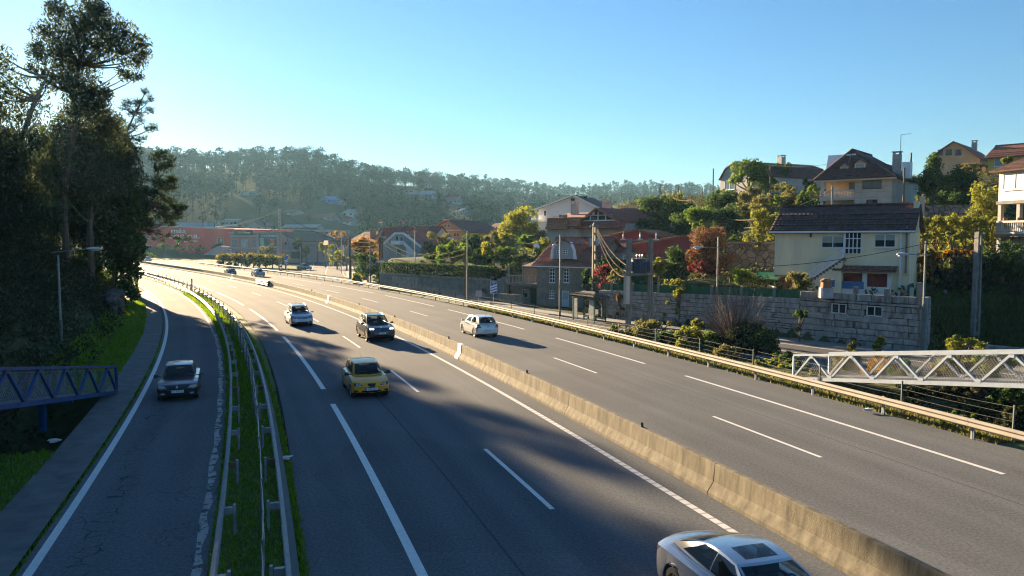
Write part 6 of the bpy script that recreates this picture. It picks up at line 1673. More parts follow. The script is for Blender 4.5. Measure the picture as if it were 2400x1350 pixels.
H.walls(FAWN, H.uv(1470, 508)[1], z0=-2); H.gable_y(H.uv(1484, 510)[1], H.uv(1463, 487)[1], TILE_RD, over=.4, gmat=FAWN, tiles=False); H.pwindow(1462, 500, 1467, 508, nx=1, sill=False)
# ---------------------------------------------------------------- pink building
H = House("pink_building", "long pink red building with shallow tiled gable below the wooded slope", PX(1422, 93), PX(1548, 90), 4.6, 8)
H.walls(PINKW, H.uv(1430, 556)[1], z0=-2); H.gable_y(H.uv(1545, 553)[1], H.uv(1497, 537)[1], TILE_OR, over=.4, gmat=PINKW, xm=H.uv(1497, 537)[0], th=.12)
H = House("pink_shed", "pink red shed with a single sloping tiled edge rising to the right", PX(1486, 88.5), PX(1640, 85), 4.2, 6, cat="shed")
zl, zr_ = H.uv(1488, 574)[1], H.uv(1636, 547)[1]
MB().prism([(0, -2), (0, zl), (H.w, zr_), (H.w, -2)], 1, 0, 6).build("wall", PINKW, H.t)
r = MB().prism([(-.5, zl - .12), (H.w + .15, zr_ + .01), (H.w + .15, zr_ + .14), (-.5, zl + .04)], 1, -.35, 6.2).build("roof", TILE_OR, H.t)
mb = MB()
for k in range(28):
    f = k / 28; mb.tube([(-.5 + f * (H.w + .6), -.42, zl + .0 + f * (zr_ - zl)), (-.5 + f * (H.w + .6), .4, zl + .06 + f * (zr_ - zl))], .1, 6)
mb.build("edge_tiles", TILE_OR, r)
# ---------------------------------------------------------------- big stone house on the slope
H = House("villa", "big fawn stone house with dark hipped roof and white balustrade, above the cream house", PX(1920, 92), PX(2086, 87), 9.3, 12)
h = 4.75; GREYV = FAWN
ub = H.uv(2003, 440)[0]
H.walls(FAWN, h, x0=ub, name="front_wall"); H.walls(OCHRE, h, x0=.05, x1=ub, y0=1.8, name="recessed_wall")
for k, z in enumerate((.55, 1.2, 1.85, 2.5, 3.15, 3.8)): H.box("stone_joint", M("joint_grey", (.2, .18, .16), .9), ub + .01, H.w - .01, -.008, -.001, z, z + .025)
fl = H.uv(1960, 464)[1]
H.box("balcony_floor", FAWN, -.1, ub - .003, -.1, 1.8, fl - .3, fl); H.balustrade((0, 0, fl), (ub - .1, 0, fl), .85, 22, M("pale_baluster", (.5, .48, .45), .8), .12); H.balustrade((0, .1, fl), (0, 1.8, fl), .85, 6, MATS["pale_baluster"], .12)
for x in (.0, 1.1): H.box("balcony_column", MATS["pale_baluster"], x, x + .28, .0 + x * .8, .28 + x * .8, -.5, h - .1)
H.box("garage", M("dark_garage", (.04, .03, .028), .8), 1.2, ub - .2, 1.75, 1.79, -.5, fl - .7)
H.pwindow(2022, 421, 2066, 440, nx=2, frame=DKWIN, pane=GLASS("sky_glass", (.10, .14, .16), 0, .05)); H.pwindow(2031, 468, 2056, 484, nx=2, frame=DKWIN); H.pwindow(1990, 428, 2003, 450, y=1.8, nx=1, sill=False, frame=DKWIN, pane=MATS["sky_glass"])
s0, zt = H.side_uv(2139, 430, H.w); s1, zb_ = H.side_uv(2150, 447, H.w); H.window(s0, s1, zb_, zt, 'r', nx=1, blind=.8)
e = .6; zap = H.uv(1999, 352, 4.3)[1]; xm = H.uv(1999, 352, 4.3)[0]; ze = h - .05
V_ = [(-e, -e, ze), (H.w + e, -e, ze), (H.w + e, 12 + e, ze), (-e, 12 + e, ze), (xm, 4.0, zap), (xm, 12.4, zap)]
r = MB().add(V_, [(0, 1, 4), (1, 2, 5, 4), (2, 3, 5), (3, 0, 4, 5), (3, 2, 1, 0)]).build("roof", TILE_DK, H.t)
tb = MB(); tile_plane(tb, (-e, -e - .02, ze), (H.w + e, -e - .02, ze), (xm + .02, 4.0, zap), (xm - .02, 4.0, zap), tw=.3, cl=.36); tile_plane(tb, (H.w + e + .02, -e, ze), (H.w + e + .02, 12 + e, ze), (xm, 12.4, zap), (xm, 4.0, zap), tw=.3, cl=.36); tb.build("roof_tiles", TILE_DK, r, kind='stuff', fix=False)
MB().box((H.w / 2, -e + .02, ze - .12), (H.w + 2 * e, .12, .2)).build("eave_board", OCHRE, r)
rd = MB()
for a_, b_ in (((-e, -e, ze), (xm, 4, zap)), ((H.w + e, -e, ze), (xm, 4, zap)), ((xm, 4, zap), (xm, 12.4, zap))): rd.tube([Vector(a_) + Vector((0, 0, .07)), Vector(b_) + Vector((0, 0, .07))], .13, 6)
rd.build("ridge_tiles", TILE_OL, r)
def dormer(px0, px1, pyt, pyb, y, depth=3., mat=UPVC):
    a, zt = H.uv(px0, pyt, y); b, zb_ = H.uv(px1, pyb, y)
    d_ = H.box("dormer", FAWN, a - .1, b + .1, y, y + depth, zb_ - .3, zt)
    MB().prism([(a - .35, zt - .05), ((a + b) / 2, zt + .55), (b + .35, zt - .05), (b + .35, zt - .15), ((a + b) / 2, zt + .42), (a - .35, zt - .15)], 1, y - .3, y + depth).build("dormer_roof", TILE_OL, d_); MB().prism([(a - .08, zt), ((a + b) / 2, zt + .4), (b + .08, zt)], 1, y + .02, y + .3).build("dormer_gable", FAWN, d_)
    H.window(a, b, zb_, zt - .05, 'f', at=y, nx=1, pane=PANEB, sill=False)
dormer(1970, 1986, 391, 403, .9); dormer(2005, 2026, 383, 397, .9)
a_, zt_ = H.uv(1996, 362, 3.2); b_, zb_ = H.uv(1979, 418, -.2); MB().bar((b_, -.45, zb_), (a_, 3.2, zt_ + .1), .09, .09).build("roof_pipe", M("orange_pipe", (.35, .16, .08), .6), H.t)
x_, zc = H.uv(2103, 362, 3); H.chimney(x_, 3., h, zc, .85, .7, M("granite_chimney", (.32, .31, .3), .9, v=.2, scale=3), cap=True); x_, zc = H.uv(2125, 380, 3.2); H.box("roof_lantern", UPVC, x_ - .4, x_ + .45, 2.9, 4., h, zc)
MB().prism([(2.2, ze + .9), (3.2, zap - .55), (6.2, zap - .55), (7.2, ze + .9)], 0, -.2, 3).build("side_gable", WHITEW, H.t)
MB().bar((H.w - .6, 6, ze + 1), (H.w - .6, 6, zap + 1.6), .05, .05).bar((H.w - .6, 6, zap + 1.6), (H.w + .5, 6, zap + 1.65), .04, .04).build("antenna", STEELD, H.t)
yw = thing("yard_wall", "grey block yard wall and pillar behind the ridge of the cream house roof", "wall", P(2160, 500, 78), -.5)
MB().box((0, 0, .4), (.5, .5, 2.6)).build("pillar", GREYST, yw); MB().box((3.2, .5, .0), (6, .3, 1.6)).build("wall_face", OLDWALL, yw); MB().box((-5, 1, .2), (9, .3, 1.4)).build("wall_face", GREYST, yw)
# ---------------------------------------------------------------- houses along the crest
H = House("mansard_house", "grey house with a dark gambrel roof on the crest behind the round green tree", PX(1686, 132), PX(1762, 124.5), 14.5, 16)
ze = H.uv(1688, 421)[1]; H.walls(GREYST, ze, z0=-3); H.gambrel_y(ze, 1.5, H.uv(1700, 394)[1], H.uv(1733, 377, 0)[1], TILE_DK, gmat=GREYST)
H.pwindow(1699, 424, 1722, 443, nx=2, pane=MATS["sky_glass"]); H.chimney(1.0, 1.2, ze, H.uv(1693, 391, 1)[1], .9, .6, DKWIN, cap=False); H.chimney(H.w / 2, 9.5, ze, H.uv(1779, 374, 6)[1] + .4, 1.1, .9, GREYST)
H = House("brick_house", "unfinished brick house with an old tiled gable roof, left of the big stone house", PX(1846, 140), PX(1924, 136), 15.2, 8)
H.walls(BRICK, H.uv(1850, 414)[1], z0=-3); H.gable_y(H.uv(1920, 412)[1], H.uv(1885, 390)[1], TILE_OL, over=.35, gmat=BRICK, tiles=False)
H = House("dark_roofed_shed", "low dark roofed shed between the mansard and the brick house", PX(1800, 146), PX(1880, 150), 16, 6, cat="shed")
H.walls(GREYST, 2.3, z0=-3); H.gable_x(2.3, 4.6, TILE_DK, gmat=GREYST, tiles=False)
H = House("ochre_house", "ochre house with gambrel gable and three dark windows on the crest", PX(2168, 124), PX(2290, 119), 16.2, 10)
ze = H.uv(2200, 378)[1]; H.walls(OCHRE, ze, z0=-4); H.gambrel_y(ze, 1.9, H.uv(2187, 352)[1], H.uv(2224, 332)[1], TILE_RD, gmat=OCHRE, over=.5)
for a_, b_ in ((2198, 2210), (2217, 2231), (2239, 2253)): H.pwindow(a_, 351, b_, 364, nx=2, frame=DKWIN, sill=False)
H.box("lower_front", M("pale_ochre", (.5, .38, .24), .85), 2.2, H.w + 1, -.9, -.01, -4, ze - 1.0); H.chimney(H.uv(2284, 335, 5)[0], 5, ze, H.uv(2284, 334, 5)[1], .7, .6, GREYST)
H = House("yellow_house", "bright yellow house with dark red roof at the upper right corner", PX(2308, 114), PX(2460, 108), 15.5, 9)
ze = H.uv(2320, 368)[1]; H.walls(YELLOW, ze, z0=-4); H.gable_x(ze, H.uv(2350, 341, 4.5)[1], TILE_RD, over=.4, gmat=YELLOW); H.pwindow(2331, 372, 2350, 389, nx=1, pane=MATS["sky_glass"]); H.pwindow(2395, 372, 2412, 389, nx=1)
H = House("pillared_house", "pale house on pillars with a stone balustrade at the right edge", PX(2336, 62), PX(2470, 57), 6.2, 9)
zf, ze = H.uv(2340, 472)[1], H.uv(2340, 404)[1]
H.walls(WHITEW, ze, z0=zf); H.box("floor_slab", CONC, -.1, H.w, -.1, 9, zf - .25, zf); H.pwindow(2353, 409, 2408, 441, nx=2, pane=M("pale_blind", (.5, .56, .6), .5, v=.03)); H.box("lower_wall", RUBBLE, 1.6, H.w, 2.2, 8.8, -3, zf - .25)
zb2 = H.uv(2340, 548)[1]; H.box("balcony_slab", CONC, -.1, H.w, -.1, 9, zb2 - .25, zb2); H.balustrade((0, 0, zb2), (H.w, 0, zb2), .95, 26, MATS["pale_baluster"], .16); H.box("base_wall", RUBBLE, .3, H.w, .4, 8.6, -4, zb2 - .25)
for x in (0, 1.75, 3.6): H.box("pillar", M("granite_pillar", (.36, .34, .31), .9, v=.2, scale=4), x, x + .3, 0, .3, zb2, zf - .25)
H.box("pillar", MATS["granite_pillar"], 0, .35, 0, .35, -4, zb2 - .26)
e = .5; ym = 4.5; zt_ = H.uv(2400, 362, 3)[1] + .3; V_ = [(-e, -e, ze), (H.w + e, -e, ze), (H.w + e, 9 + e, ze), (-e, 9 + e, ze), (3.2, ym, zt_ + .8), (H.w - 2, ym, zt_ + .8)]
r = MB().add(V_, [(0, 1, 5, 4), (1, 2, 5), (2, 3, 4, 5), (3, 0, 4), (3, 2, 1, 0)]).build("roof", TILE_OL, H.t)
tb = MB(); tile_plane(tb, (-e, -e - .02, ze), (H.w + e, -e - .02, ze), (H.w - 2, ym, zt_ + .8), (3.2, ym, zt_ + .8), tw=.26); tile_plane(tb, (-e - .02, 9 + e, ze), (-e - .02, -e, ze), (3.19, ym - .01, zt_ + .8), (3.19, ym + .01, zt_ + .8), tw=.26); tb.build("roof_tiles", TILE_OL, r, kind='stuff', fix=False)
for k in range(3):
    u_ = .7 + k * 1.3; MB().lathe([(.1, 0), (.16, .05), (.17, .25), (0, .25)], (u_, .05, zb2 + 1.0), 8).build("flower_pot", M("terracotta", (.34, .13, .07), .85), H.t)
# ---------------------------------------------------------------- houses beyond the hedge
H = House("stair_house", "grey house with a white outside stair and balcony on its clipped gable", PX(896, 133), PX(986, 129), 3.7, 9)
a_, zt_ = H.uv(926, 548); b_, _ = H.uv(946, 548); zl = H.uv(897, 577)[1]
MB().prism([(0, -2), (0, zl), (a_, zt_), (b_, zt_), (H.w, H.uv(986, 580)[1]), (H.w, -2)], 1, 0, 8).build("wall", GREYST, H.t)
MB().bar((-.15, -.06, zl + .05), (a_, -.06, zt_ + .08), .25, .3).bar((a_, -.06, zt_ + .08), (b_, -.06, zt_ + .08), .25, .3).bar((b_, -.06, zt_ + .08), (H.w + .15, -.06, H.uv(986, 580)[1] + .05), .25, .3).build("verge_board", UPVC, H.t)
MB().prism([(-.3, zl + .1), (a_, zt_ + .25), (b_, zt_ + .25), (H.w + .3, H.uv(986, 580)[1] + .1), (H.w + .3, H.uv(986, 580)[1]), (b_, zt_ + .1), (a_, zt_ + .1), (-.3, zl)], 1, -.1, 8.2).build("roof", TILE_RD, H.t)
GSH = M("green_shutter", (.02, .12, .07), .6)
H.pwindow(927, 553, 935, 566, nx=1, sill=False, pane=GSH); H.pwindow(938, 555, 945, 566, nx=1, sill=False, pane=GSH); H.pwindow(930, 582, 941, 599, nx=1, sill=False, pane=GSH)
zb_ = H.uv(930, 571)[1]; H.box("balcony", UPVC, H.uv(925, 571)[0], H.uv(946, 571)[0], -1.0, -.003, zb_ - .15, zb_ + .5)
ua_, za = H.uv(946, 572, -.9); ub_, zc = H.uv(976, 600, -.9)
MB().prism([(ua_, za - .15), (ub_, zc - .15), (ub_, zc + .45), (ua_, za + .45)], 1, -1.0, -.85).build("stair_flank", UPVC, H.t); MB().prism([(ua_ + .5, zc - .2), (ub_, zc - .15), (ua_ + .5, za - .4)], 1, -.84, -.01).build("stair_wall", WHITEW, H.t)
H2 = House("grey_house", "grey house with dark red roof and satellite dish behind the stair house", PX(888, 143), PX(1004, 138), 4, 9)
ze = H2.uv(960, 568)[1]; H2.walls(GREYST, ze, z0=-2); H2.gable_x(ze, H2.uv(930, 531, 4.5)[1], TILE_RD, over=.3, gmat=GREYST, tiles=False); H2.gable_y(H2.uv(1003, 570)[1], H2.uv(974, 531)[1], TILE_RD, x0=H2.uv(947, 560)[0], x1=H2.w, y0=-.6, y1=5, over=.3, gmat=GREYST, tiles=False, verge=TILE_OR)
for x0, x1 in ((967, 972), (977, 982)): H2.pwindow(x0, 548, x1, 554, y=-.6, nx=1, sill=False, frame=DKWIN)
H2.gable_y(ze + 1, H2.uv(900, 533)[1], TILE_RD, x0=H2.uv(886, 560)[0], x1=H2.uv(912, 560)[0], y0=-.5, y1=4, over=.25, gmat=GREYST, tiles=False); H2.pwindow(894, 544, 902, 553, y=-.5, nx=1, sill=False, frame=DKWIN)
for px in (893, 945): 
    x_, z_ = H2.uv(px, 523, 4.5); H2.box("mast", STEELD, x_ - .04, x_ + .04, 4.46, 4.54, ze, z_); MB().lathe([(0, 0), (.3, .08), (.45, .22)], (x_, 4.4, z_), 10).build("satellite_dish", WHITEW, H2.t)
H2.chimney(H2.uv(962, 545)[0], -.1, ze, H2.uv(960, 543)[1], .9, .7, WHITEW, cap=False)
H = House("row_house", "long low house with dark red tiled roof left of the grey house", PX(822, 158), PX(892, 152), 3.5, 8)
ze = H.uv(850, 562)[1]; H.walls(OCHRE, ze, z0=-2); H.gable_x(ze, H.uv(850, 543, 4)[1], TILE_RD, gmat=OCHRE, tiles=False); H.chimney(H.uv(866, 540)[0], 1, ze, H.uv(866, 540, 1)[1], .9, .8, BRICK, cap=False)
for k in range(3): H.pwindow(828 + k * 16, 566, 835 + k * 16, 576, nx=1, sill=False)
H = House("mustard_house", "mustard yellow gabled house with dark side roof beyond the hedge garden", PX(1001, 154), PX(1090, 149), 4, 12)
ze = H.uv(1003, 543)[1]; H.walls(YELL2, ze, z0=-2); H.gable_y(H.uv(1089, 541)[1], H.uv(1050, 515)[1], TILE_OL, over=.5, gmat=YELL2, xm=H.uv(1050, 515)[0], verge=M("orange_verge", (.4, .22, .12)), tiles=False)
for x0, y0, x1, y1 in ((1040, 526, 1046, 532), (1050, 526, 1056, 532), (1063, 546, 1076, 554)): H.pwindow(x0, y0, x1, y1, nx=2, sill=False)
H.box("floor_band", WHITEW, 0, H.w, -.1, -.002, H.uv(1040, 539)[1] - .15, H.uv(1040, 539)[1]); H.box("loggia", FAWN, -2.0, -.01, -.2, 3.5, ze - 3.2, ze - 2.8)
for x in (-1.9, -1.0): H.box("loggia_post", WHITEW, x, x + .25, -.1, .15, ze - 2.8, ze - .3)
MB().bar((-2.3, -.5, ze - .5), (-.0, -.5, ze + .5), 1.0, .25).build("porch_roof", TILE_OL, H.t); H.chimney(H.uv(1032, 520)[0], 2, ze, H.uv(1032, 514, 2)[1], .8, .8, WHITEW, cap=False)
H = House("red_roofed_cottage", "low cottage with dull red roof right of the mustard house", PX(1108, 172), PX(1165, 168), 5, 8); H.walls(FAWN, H.uv(1130, 552)[1], z0=-2); H.gable_x(H.uv(1130, 552)[1], H.uv(1130, 538, 4)[1], TILE_RD, gmat=FAWN, tiles=False); H.pwindow(1125, 555, 1131, 560, nx=1, sill=False)
H = House("terracotta_cottage", "pale cottage with red roof left of the yellow autumn tree", PX(1140, 186), PX(1190, 182), 6, 8); H.walls(WHITEW, H.uv(1160, 536)[1], z0=-2); H.gable_x(H.uv(1160, 536)[1], H.uv(1160, 523, 4)[1], TILE_OR, gmat=WHITEW, tiles=False)
for k in range(3): H.pwindow(1150 + k * 12, 531, 1155 + k * 12, 536, nx=1, sill=False)
H = House("flat_canopy", "flat concrete pergola roof in the garden above the dark hedge", PX(1202, 99), PX(1258, 97), 5, 3, cat="pergola"); z_ = H.uv(1230, 570)[1]; H.box("roof_slab", CONC, 0, H.w, 0, 3, z_ - .15, z_)
for x in (.2, H.w - .4): H.box("post", CONC, x, x + .2, .2, .4, -2, z_ - .15)
ds = thing("satellite_dish", "white satellite dish on a post in the garden above the hedge", "satellite dish", P(1256, 600, 95)); MB().lathe([(0, 0), (.25, .05), (.42, .18)], (0, 0, 0), 12).build("dish", WHITEW, ds).rotation_euler = (R(70), 0, .4); MB().bar((0, .1, -2.2), (0, .1, 0), .06, .06).build("post", STEELD, ds); ds.location.z = P(1256, 578, 95).z
# ---------------------------------------------------------------- shops by the motorway bend
RB = House("red_shop", "long red warehouse shop with white lettering beyond the bend", PX(318, 330), PX(549, 296), 1.5, 30, cat="shop")
REDW = M("shop_red", (.85, .045, .04), .6, v=.06, scale=.15); LETT = M("lettering_white", (.78, .76, .78), .6, v=0)
zt_ = RB.uv(400, 531)[1]; MB().prism([(0, -1), (0, RB.uv(330, 529)[1]), (RB.w, RB.uv(549, 537)[1]), (RB.w, -1)], 1, 0, 30).build("wall", REDW, RB.t)
for px in range(345, 549, 22): u_ = RB.uv(px, 560)[0]; RB.box("panel_joint", M("joint_red", (.34, .035, .035), .6, v=0), u_ - .05, u_ + .05, -.03, -.002, -1, zt_ - 1.5)
MB().bar((0, -.05, RB.uv(330, 529)[1] + .1), (RB.w, -.05, RB.uv(549, 537)[1] + .1), .5, .25).build("parapet_cap", M("pale_cap", (.4, .36, .36), .7), RB.t)
def lay(body, px, py, hpx, wpx=None):
    u_, z_ = RB.uv(px, py); o = text("lettering", body, 1, RB.t, (u_, -.06, z_), (R(90), 0, 0), LETT, extrude=.02)
    hh = hpx / FOC * 315 * 1.0; s_ = hh; o.scale = (s_, s_, 1)
    if wpx:
        xs = [v_.co.x for v_ in o.data.vertices]; wu = RB.uv(px + wpx / 2, py)[0] - RB.uv(px - wpx / 2, py)[0]; o.scale = (wu / (max(xs) - min(xs)), s_, 1)
lay("más", 418, 541, 14, 33); lay("cocina.", 432, 553, 18, 74); lay("que buscas!", 447, 565, 7, 31); lay("tu", 347, 556, 12, 10)
bb = RB.box("billboard_frame", M("billboard_frame", (.45, .38, .3), .7), RB.uv(509, 558)[0], RB.uv(526, 558)[0], -.25, -.05, RB.uv(517, 577)[1], RB.uv(517, 557)[1]); RB.flat("billboard_panel", 511, 558, 524, 569, M("billboard_orange", (.30, .10, .05), .7, v=.3, scale=1), -.26, .03, bb); RB.flat("billboard_emblem", 515, 560, 521, 567, M("emblem_cream", (.6, .4, .25), .7), -.3, .03, bb); RB.flat("billboard_panel", 511, 570, 524, 575, M("billboard_brown", (.16, .13, .11), .7), -.26, .03, bb)
MS = House("mattress_shop", "pinkish mattress shop with large window posters and a blue sign", PX(539, 268), PX(655, 240), 1.5, 16, cat="shop")
SALM = M("shop_salmon", (.46, .19, .165), .8, v=.1, scale=.3); BAND = M("shop_band", (.42, .36, .34), .8, v=.06)
zt_ = MS.uv(600, 545)[1]; MS.walls(SALM, zt_, z0=-2)
MB().bar((-.2, -.1, zt_ + .1), (MS.w + .2, -.1, zt_ + .1), .5, .3).build("parapet_cap", BAND, MS.t)
for py0, py1 in ((552, 555), (580, 583)): MS.flat("band", 540, py0, 606, py1, BAND, 0, .15)
MS.flat("pilaster", 603, 548, 608, 598, BAND, 0, .2); MS.flat("pilaster", 649, 548, 653, 598, BAND, 0, .2)
for k, (x0, x1) in enumerate(((543, 558), (566, 581), (590, 601))):
    w_ = MS.pwindow(x0, 561, x1, 580, nx=1, sill=False, frame=BAND, pane=M("poster_%s" % ["pink", "blue", "rose"][k], [(.38, .18, .2), (.10, .16, .24), (.34, .2, .24)][k], .6, v=.3, scale=.8, col2=[(.1, .09, .12), (.5, .52, .55), (.1, .1, .13)][k]), fw=.25)
    text("lettering", ["RELAX", "REPOSO", "SOFÁS"][k][:0] or "—", .8, MS.t, (MS.uv((x0 + x1) / 2, 567)[0], -.08, MS.uv(550, 567)[1]), (R(90), 0, 0), LETT) if False else None
for px in (556, 566, 579, 590, 598): MS.pwindow(px - 1.5, 588, px + 1.5, 593, nx=1, sill=False, frame=BAND, fw=.1)
SGB = M("shop_sign_blue", (.03, .09, .14), .5, v=.05)
sg = MS.flat("sign_panel", 609, 549, 649, 583, M("sign_dark", (.035, .06, .055), .5, v=.3, scale=.5), 0, .25)
MS.flat("sign_band", 609, 549, 649, 557, SGB, -.251, .03, sg); MS.flat("sign_band", 609, 576, 649, 583, SGB, -.251, .03, sg); MS.flat("sign_figure", 610, 558, 618, 575, M("figure_green", (.4, .55, .45), .6), -.251, .03, sg)
u_, z_ = MS.uv(639, 567, -.3); mb = MB(); mb.prism([(u_ + (1.25 if k % 2 else 1.0) * 1.35 * math.cos(k * math.pi / 12), z_ + (1.25 if k % 2 else 1.0) * .75 * math.sin(k * math.pi / 12)) for k in range(24)], 1, -.34, -.29); mb.build("starburst", M("burst_red", (.5, .08, .09), .6), sg)
def lms(body, px, py, hpx, wpx, mat=LETT, y=-.33):
    u_, z_ = MS.uv(px, py, y); o = text("lettering", body, 1, MS.t, (u_, y, z_), (R(90), 0, 0), mat, extrude=.02)
    xs = [v_.co.x for v_ in o.data.vertices]; wu = MS.uv(px + wpx / 2, py)[0] - MS.uv(px - wpx / 2, py)[0]; o.scale = (wu / (max(xs) - min(xs)), hpx / FOC * 250 * 1.35, 1)
lms("COLCHONES", 629.5, 553, 5.2, 37); lms("DESCANSO SOFAS", 629.5, 579.5, 5.0, 38); lms("7", 614, 564, 6, 3, SGB, -.36)
for k, tx in enumerate(("REBAJAS", "DE", "VERANO")): lms(tx, 639, 562 + 4.2 * k, 2, (12, 4, 11)[k], M("pale_pink", (.7, .45, .45), .6), -.4)
top = MS.flat("roof_sign", 551, 540, 592, 551, M("sign_black", (.02, .025, .035), .5, v=0), -.4, .4); lms("DURÁN", 566, 545, 5, 14, M("sign_yellow", (.6, .38, .03), .6), -.85); lms("Descans", 580, 545, 5, 13, LETT, -.85)
lo = thing("factory_sign", "dark blue factory sign board in front of the shop's left corner", "sign", P(541, 588, 262), MS.rot); MB().box((0, 0, 0), (3.9, .2, 1.7)).build("panel", SGB, lo)
for k, tx in enumerate(("DIRECTO", "DE FÁBRICA")):
    o = text("lettering", tx, .62, lo, (0, -.12, .38 - .75 * k), (R(90), 0, 0), LETT, extrude=.02)
for x in (-1.6, 1.6): MB().box((x, .05, -1.6), (.12, .12, 1.8)).build("post", STEELD, lo)
AN = House("shop_annex", "grey rendered annex with a sloping dark roof beside the mattress shop", PX(657, 239), PX(703, 232), 1.5, 14, cat="building")
zl, zr_ = AN.uv(660, 546)[1], AN.uv(700, 566)[1]; MB().prism([(0, -2), (0, zl), (AN.w, zr_), (AN.w, -2)], 1, 0, 14).build("wall", M("annex_render", (.33, .26, .25), .85, v=.1), AN.t); MB().prism([(-.3, zl + .05), (AN.w + .5, zr_ - .1), (AN.w + .5, zr_ + .15), (-.3, zl + .3)], 1, -.5, 14.3).build("roof", TILE_OL, AN.t)
AN.flat("red_stripe", 658, 556, 664, 596, SALM, 0, .1); AN.pwindow(668, 566, 674, 574, nx=1, sill=False, frame=BAND); AN.flat("base_band", 658, 585, 703, 590, BAND, 0, .08); AN.flat("plinth", 682, 590, 703, 606, M("dark_plinth", (.08, .06, .06), .9), 0, .1)
rs = thing("concrete_ramp", "pale concrete slope bank between the two shops", "slope", P(515, 598, 272), -.2); MB().prism([(-6.5, 0), (6, 0), (6.5, 3.1), (-1.0, 3.1)], 1, 0, 6).build("slab", M("pale_concrete", (.36, .36, .38), .9), rs)
# ---------------------------------------------------------------- far houses by the bend and on the hazy hill
FW = M("far_white", (.52, .52, .52), .85, v=.05); FB = M("far_blue", (.16, .30, .52), .7, v=.05); FG = M("far_grey", (.34, .33, .33), .85, v=.08)
def far_house(label, x0, x1, pyb, pye, pyr, Y, wall, roof, style='x', nw=3, name="far_house", depth=8, dy=-4):
    if Y > 320:      # stand the house where its foot meets the hillside
        Y = hill_hit((x0 + x1) / 2, pyb)
    zb_ = P((x0 + x1) / 2, pyb, Y).z
    H = House(name, label, PX(x0, Y), PX(x1, Y + dy), zb_, depth)
    ze = H.uv((x0 + x1) / 2, pye)[1]; H.walls(wall, ze, z0=-2)
    if style == 'x': H.gable_x(ze, H.uv((x0 + x1) / 2, pyr, depth / 2)[1], roof, gmat=wall, tiles=False, over=.5)
    elif style == 'y': H.gable_y(ze, H.uv((x0 + x1) / 2, pyr)[1], roof, gmat=wall, tiles=False, over=.5)
    else: H.box("roof", roof, -.3, H.w + .3, -.3, depth + .3, ze, ze + .3)
    for k in range(nw):
        c = x0 + (x1 - x0) * (k + .5) / nw; m_ = (pyb + pye) / 2; H.pwindow(c - (x1 - x0) * .09, m_ - (pyb - pye) * .25, c + (x1 - x0) * .09, m_ + (pyb - pye) * .2, nx=1, sill=False, frame=FG, fw=.12)
    return H
FH = [
 ("blue gabled house above a white terrace on the hazy hill", 752, 778, 475, 468, 459, 430, FB, FB, 'y', 2), ("low white house joined to the blue gable on the hill", 774, 788, 477, 472, 469, 428, FW, FW, 'y', 1),
 ("ruined pale house among trees highest on the left hill", 562, 592, 458, 449, 446, 470, FW, FG, 'f', 3), ("pale flat house high on the hill right of centre", 938, 968, 452, 446, 443, 470, FW, FG, 'f', 3),
 ("white modern house with large bright windows on the hill", 982, 1014, 466, 455, 447, 440, FW, FG, 'x', 3), ("house with dull red roof right of the modern white house", 1040, 1072, 476, 470, 460, 430, FW, TILE_RD, 'x', 3),
 ("pale hipped house on the lower left hill terrace", 800, 830, 506, 498, 489, 380, FW, FG, 'y', 2), ("small red roofed house below the hipped pale house", 794, 822, 524, 518, 511, 360, FW, TILE_RD, 'x', 2),
 ("dark red roofed house with white dormer on the lower hill", 730, 778, 514, 509, 500, 370, FG, TILE_RD, 'x', 3), ("long low shed with a pale band at the foot of the hill", 662, 742, 541, 532, 526, 340, FG, FG, 'x', 6),
 ("pale blue industrial hall behind the red shop", 412, 486, 537, 522, 519, 420, M("far_pale_blue", (.38, .48, .56), .7, v=.04), FG, 'f', 0), ("white and blue hall left of the brick houses", 519, 556, 529, 517, 513, 400, M("far_pale_blue", (.38, .48, .56)), FG, 'x', 4),
 ("brick coloured house row on the lower hill", 560, 606, 533, 523, 514, 390, FAWN, TILE_OL, 'x', 4), ("grey house with gable on the lower hill behind the shop", 578, 616, 540, 530, 518, 350, FG, TILE_OL, 'y', 2),
 ("small white villa in the far right valley", 1452, 1476, 488, 477, 474, 620, FW, FW, 'f', 3), ("lower white villa in the far right valley", 1462, 1494, 499, 491, 488, 600, FW, FG, 'f', 3),
 ("grey ridge roofed house before the bend of the side road", 716, 764, 590, 572, 556, 250, FG, TILE_OL, 'y', 1), ("dark gabled house behind the bend of the side road", 768, 806, 585, 572, 552, 262, FG, TILE_OL, 'y', 1),
 ("long grey roof behind the bend, above the cables", 700, 740, 572, 562, 545, 290, FG, FG, 'x', 2), ("greenhouse like pale shed on the lower hill", 740, 790, 552, 540, 536, 330, M("far_glasshouse", (.35, .42, .44), .5), FG, 'f', 5),
 ("white walled cottage on the far hill among dark woods", 1068, 1082, 500, 494, 489, 400, FW, FG, 'x', 1), ("small house with pink roof on the hill left of the pole", 664, 690, 503, 497, 490, 380, FAWN, TILE_OL, 'x', 2),
 ("pale hut behind the pink shed and dark trees", 1493, 1506, 532, 524, 519, 112, WHITEW, FG, 'x', 1)]
for f in FH: far_house(*f)
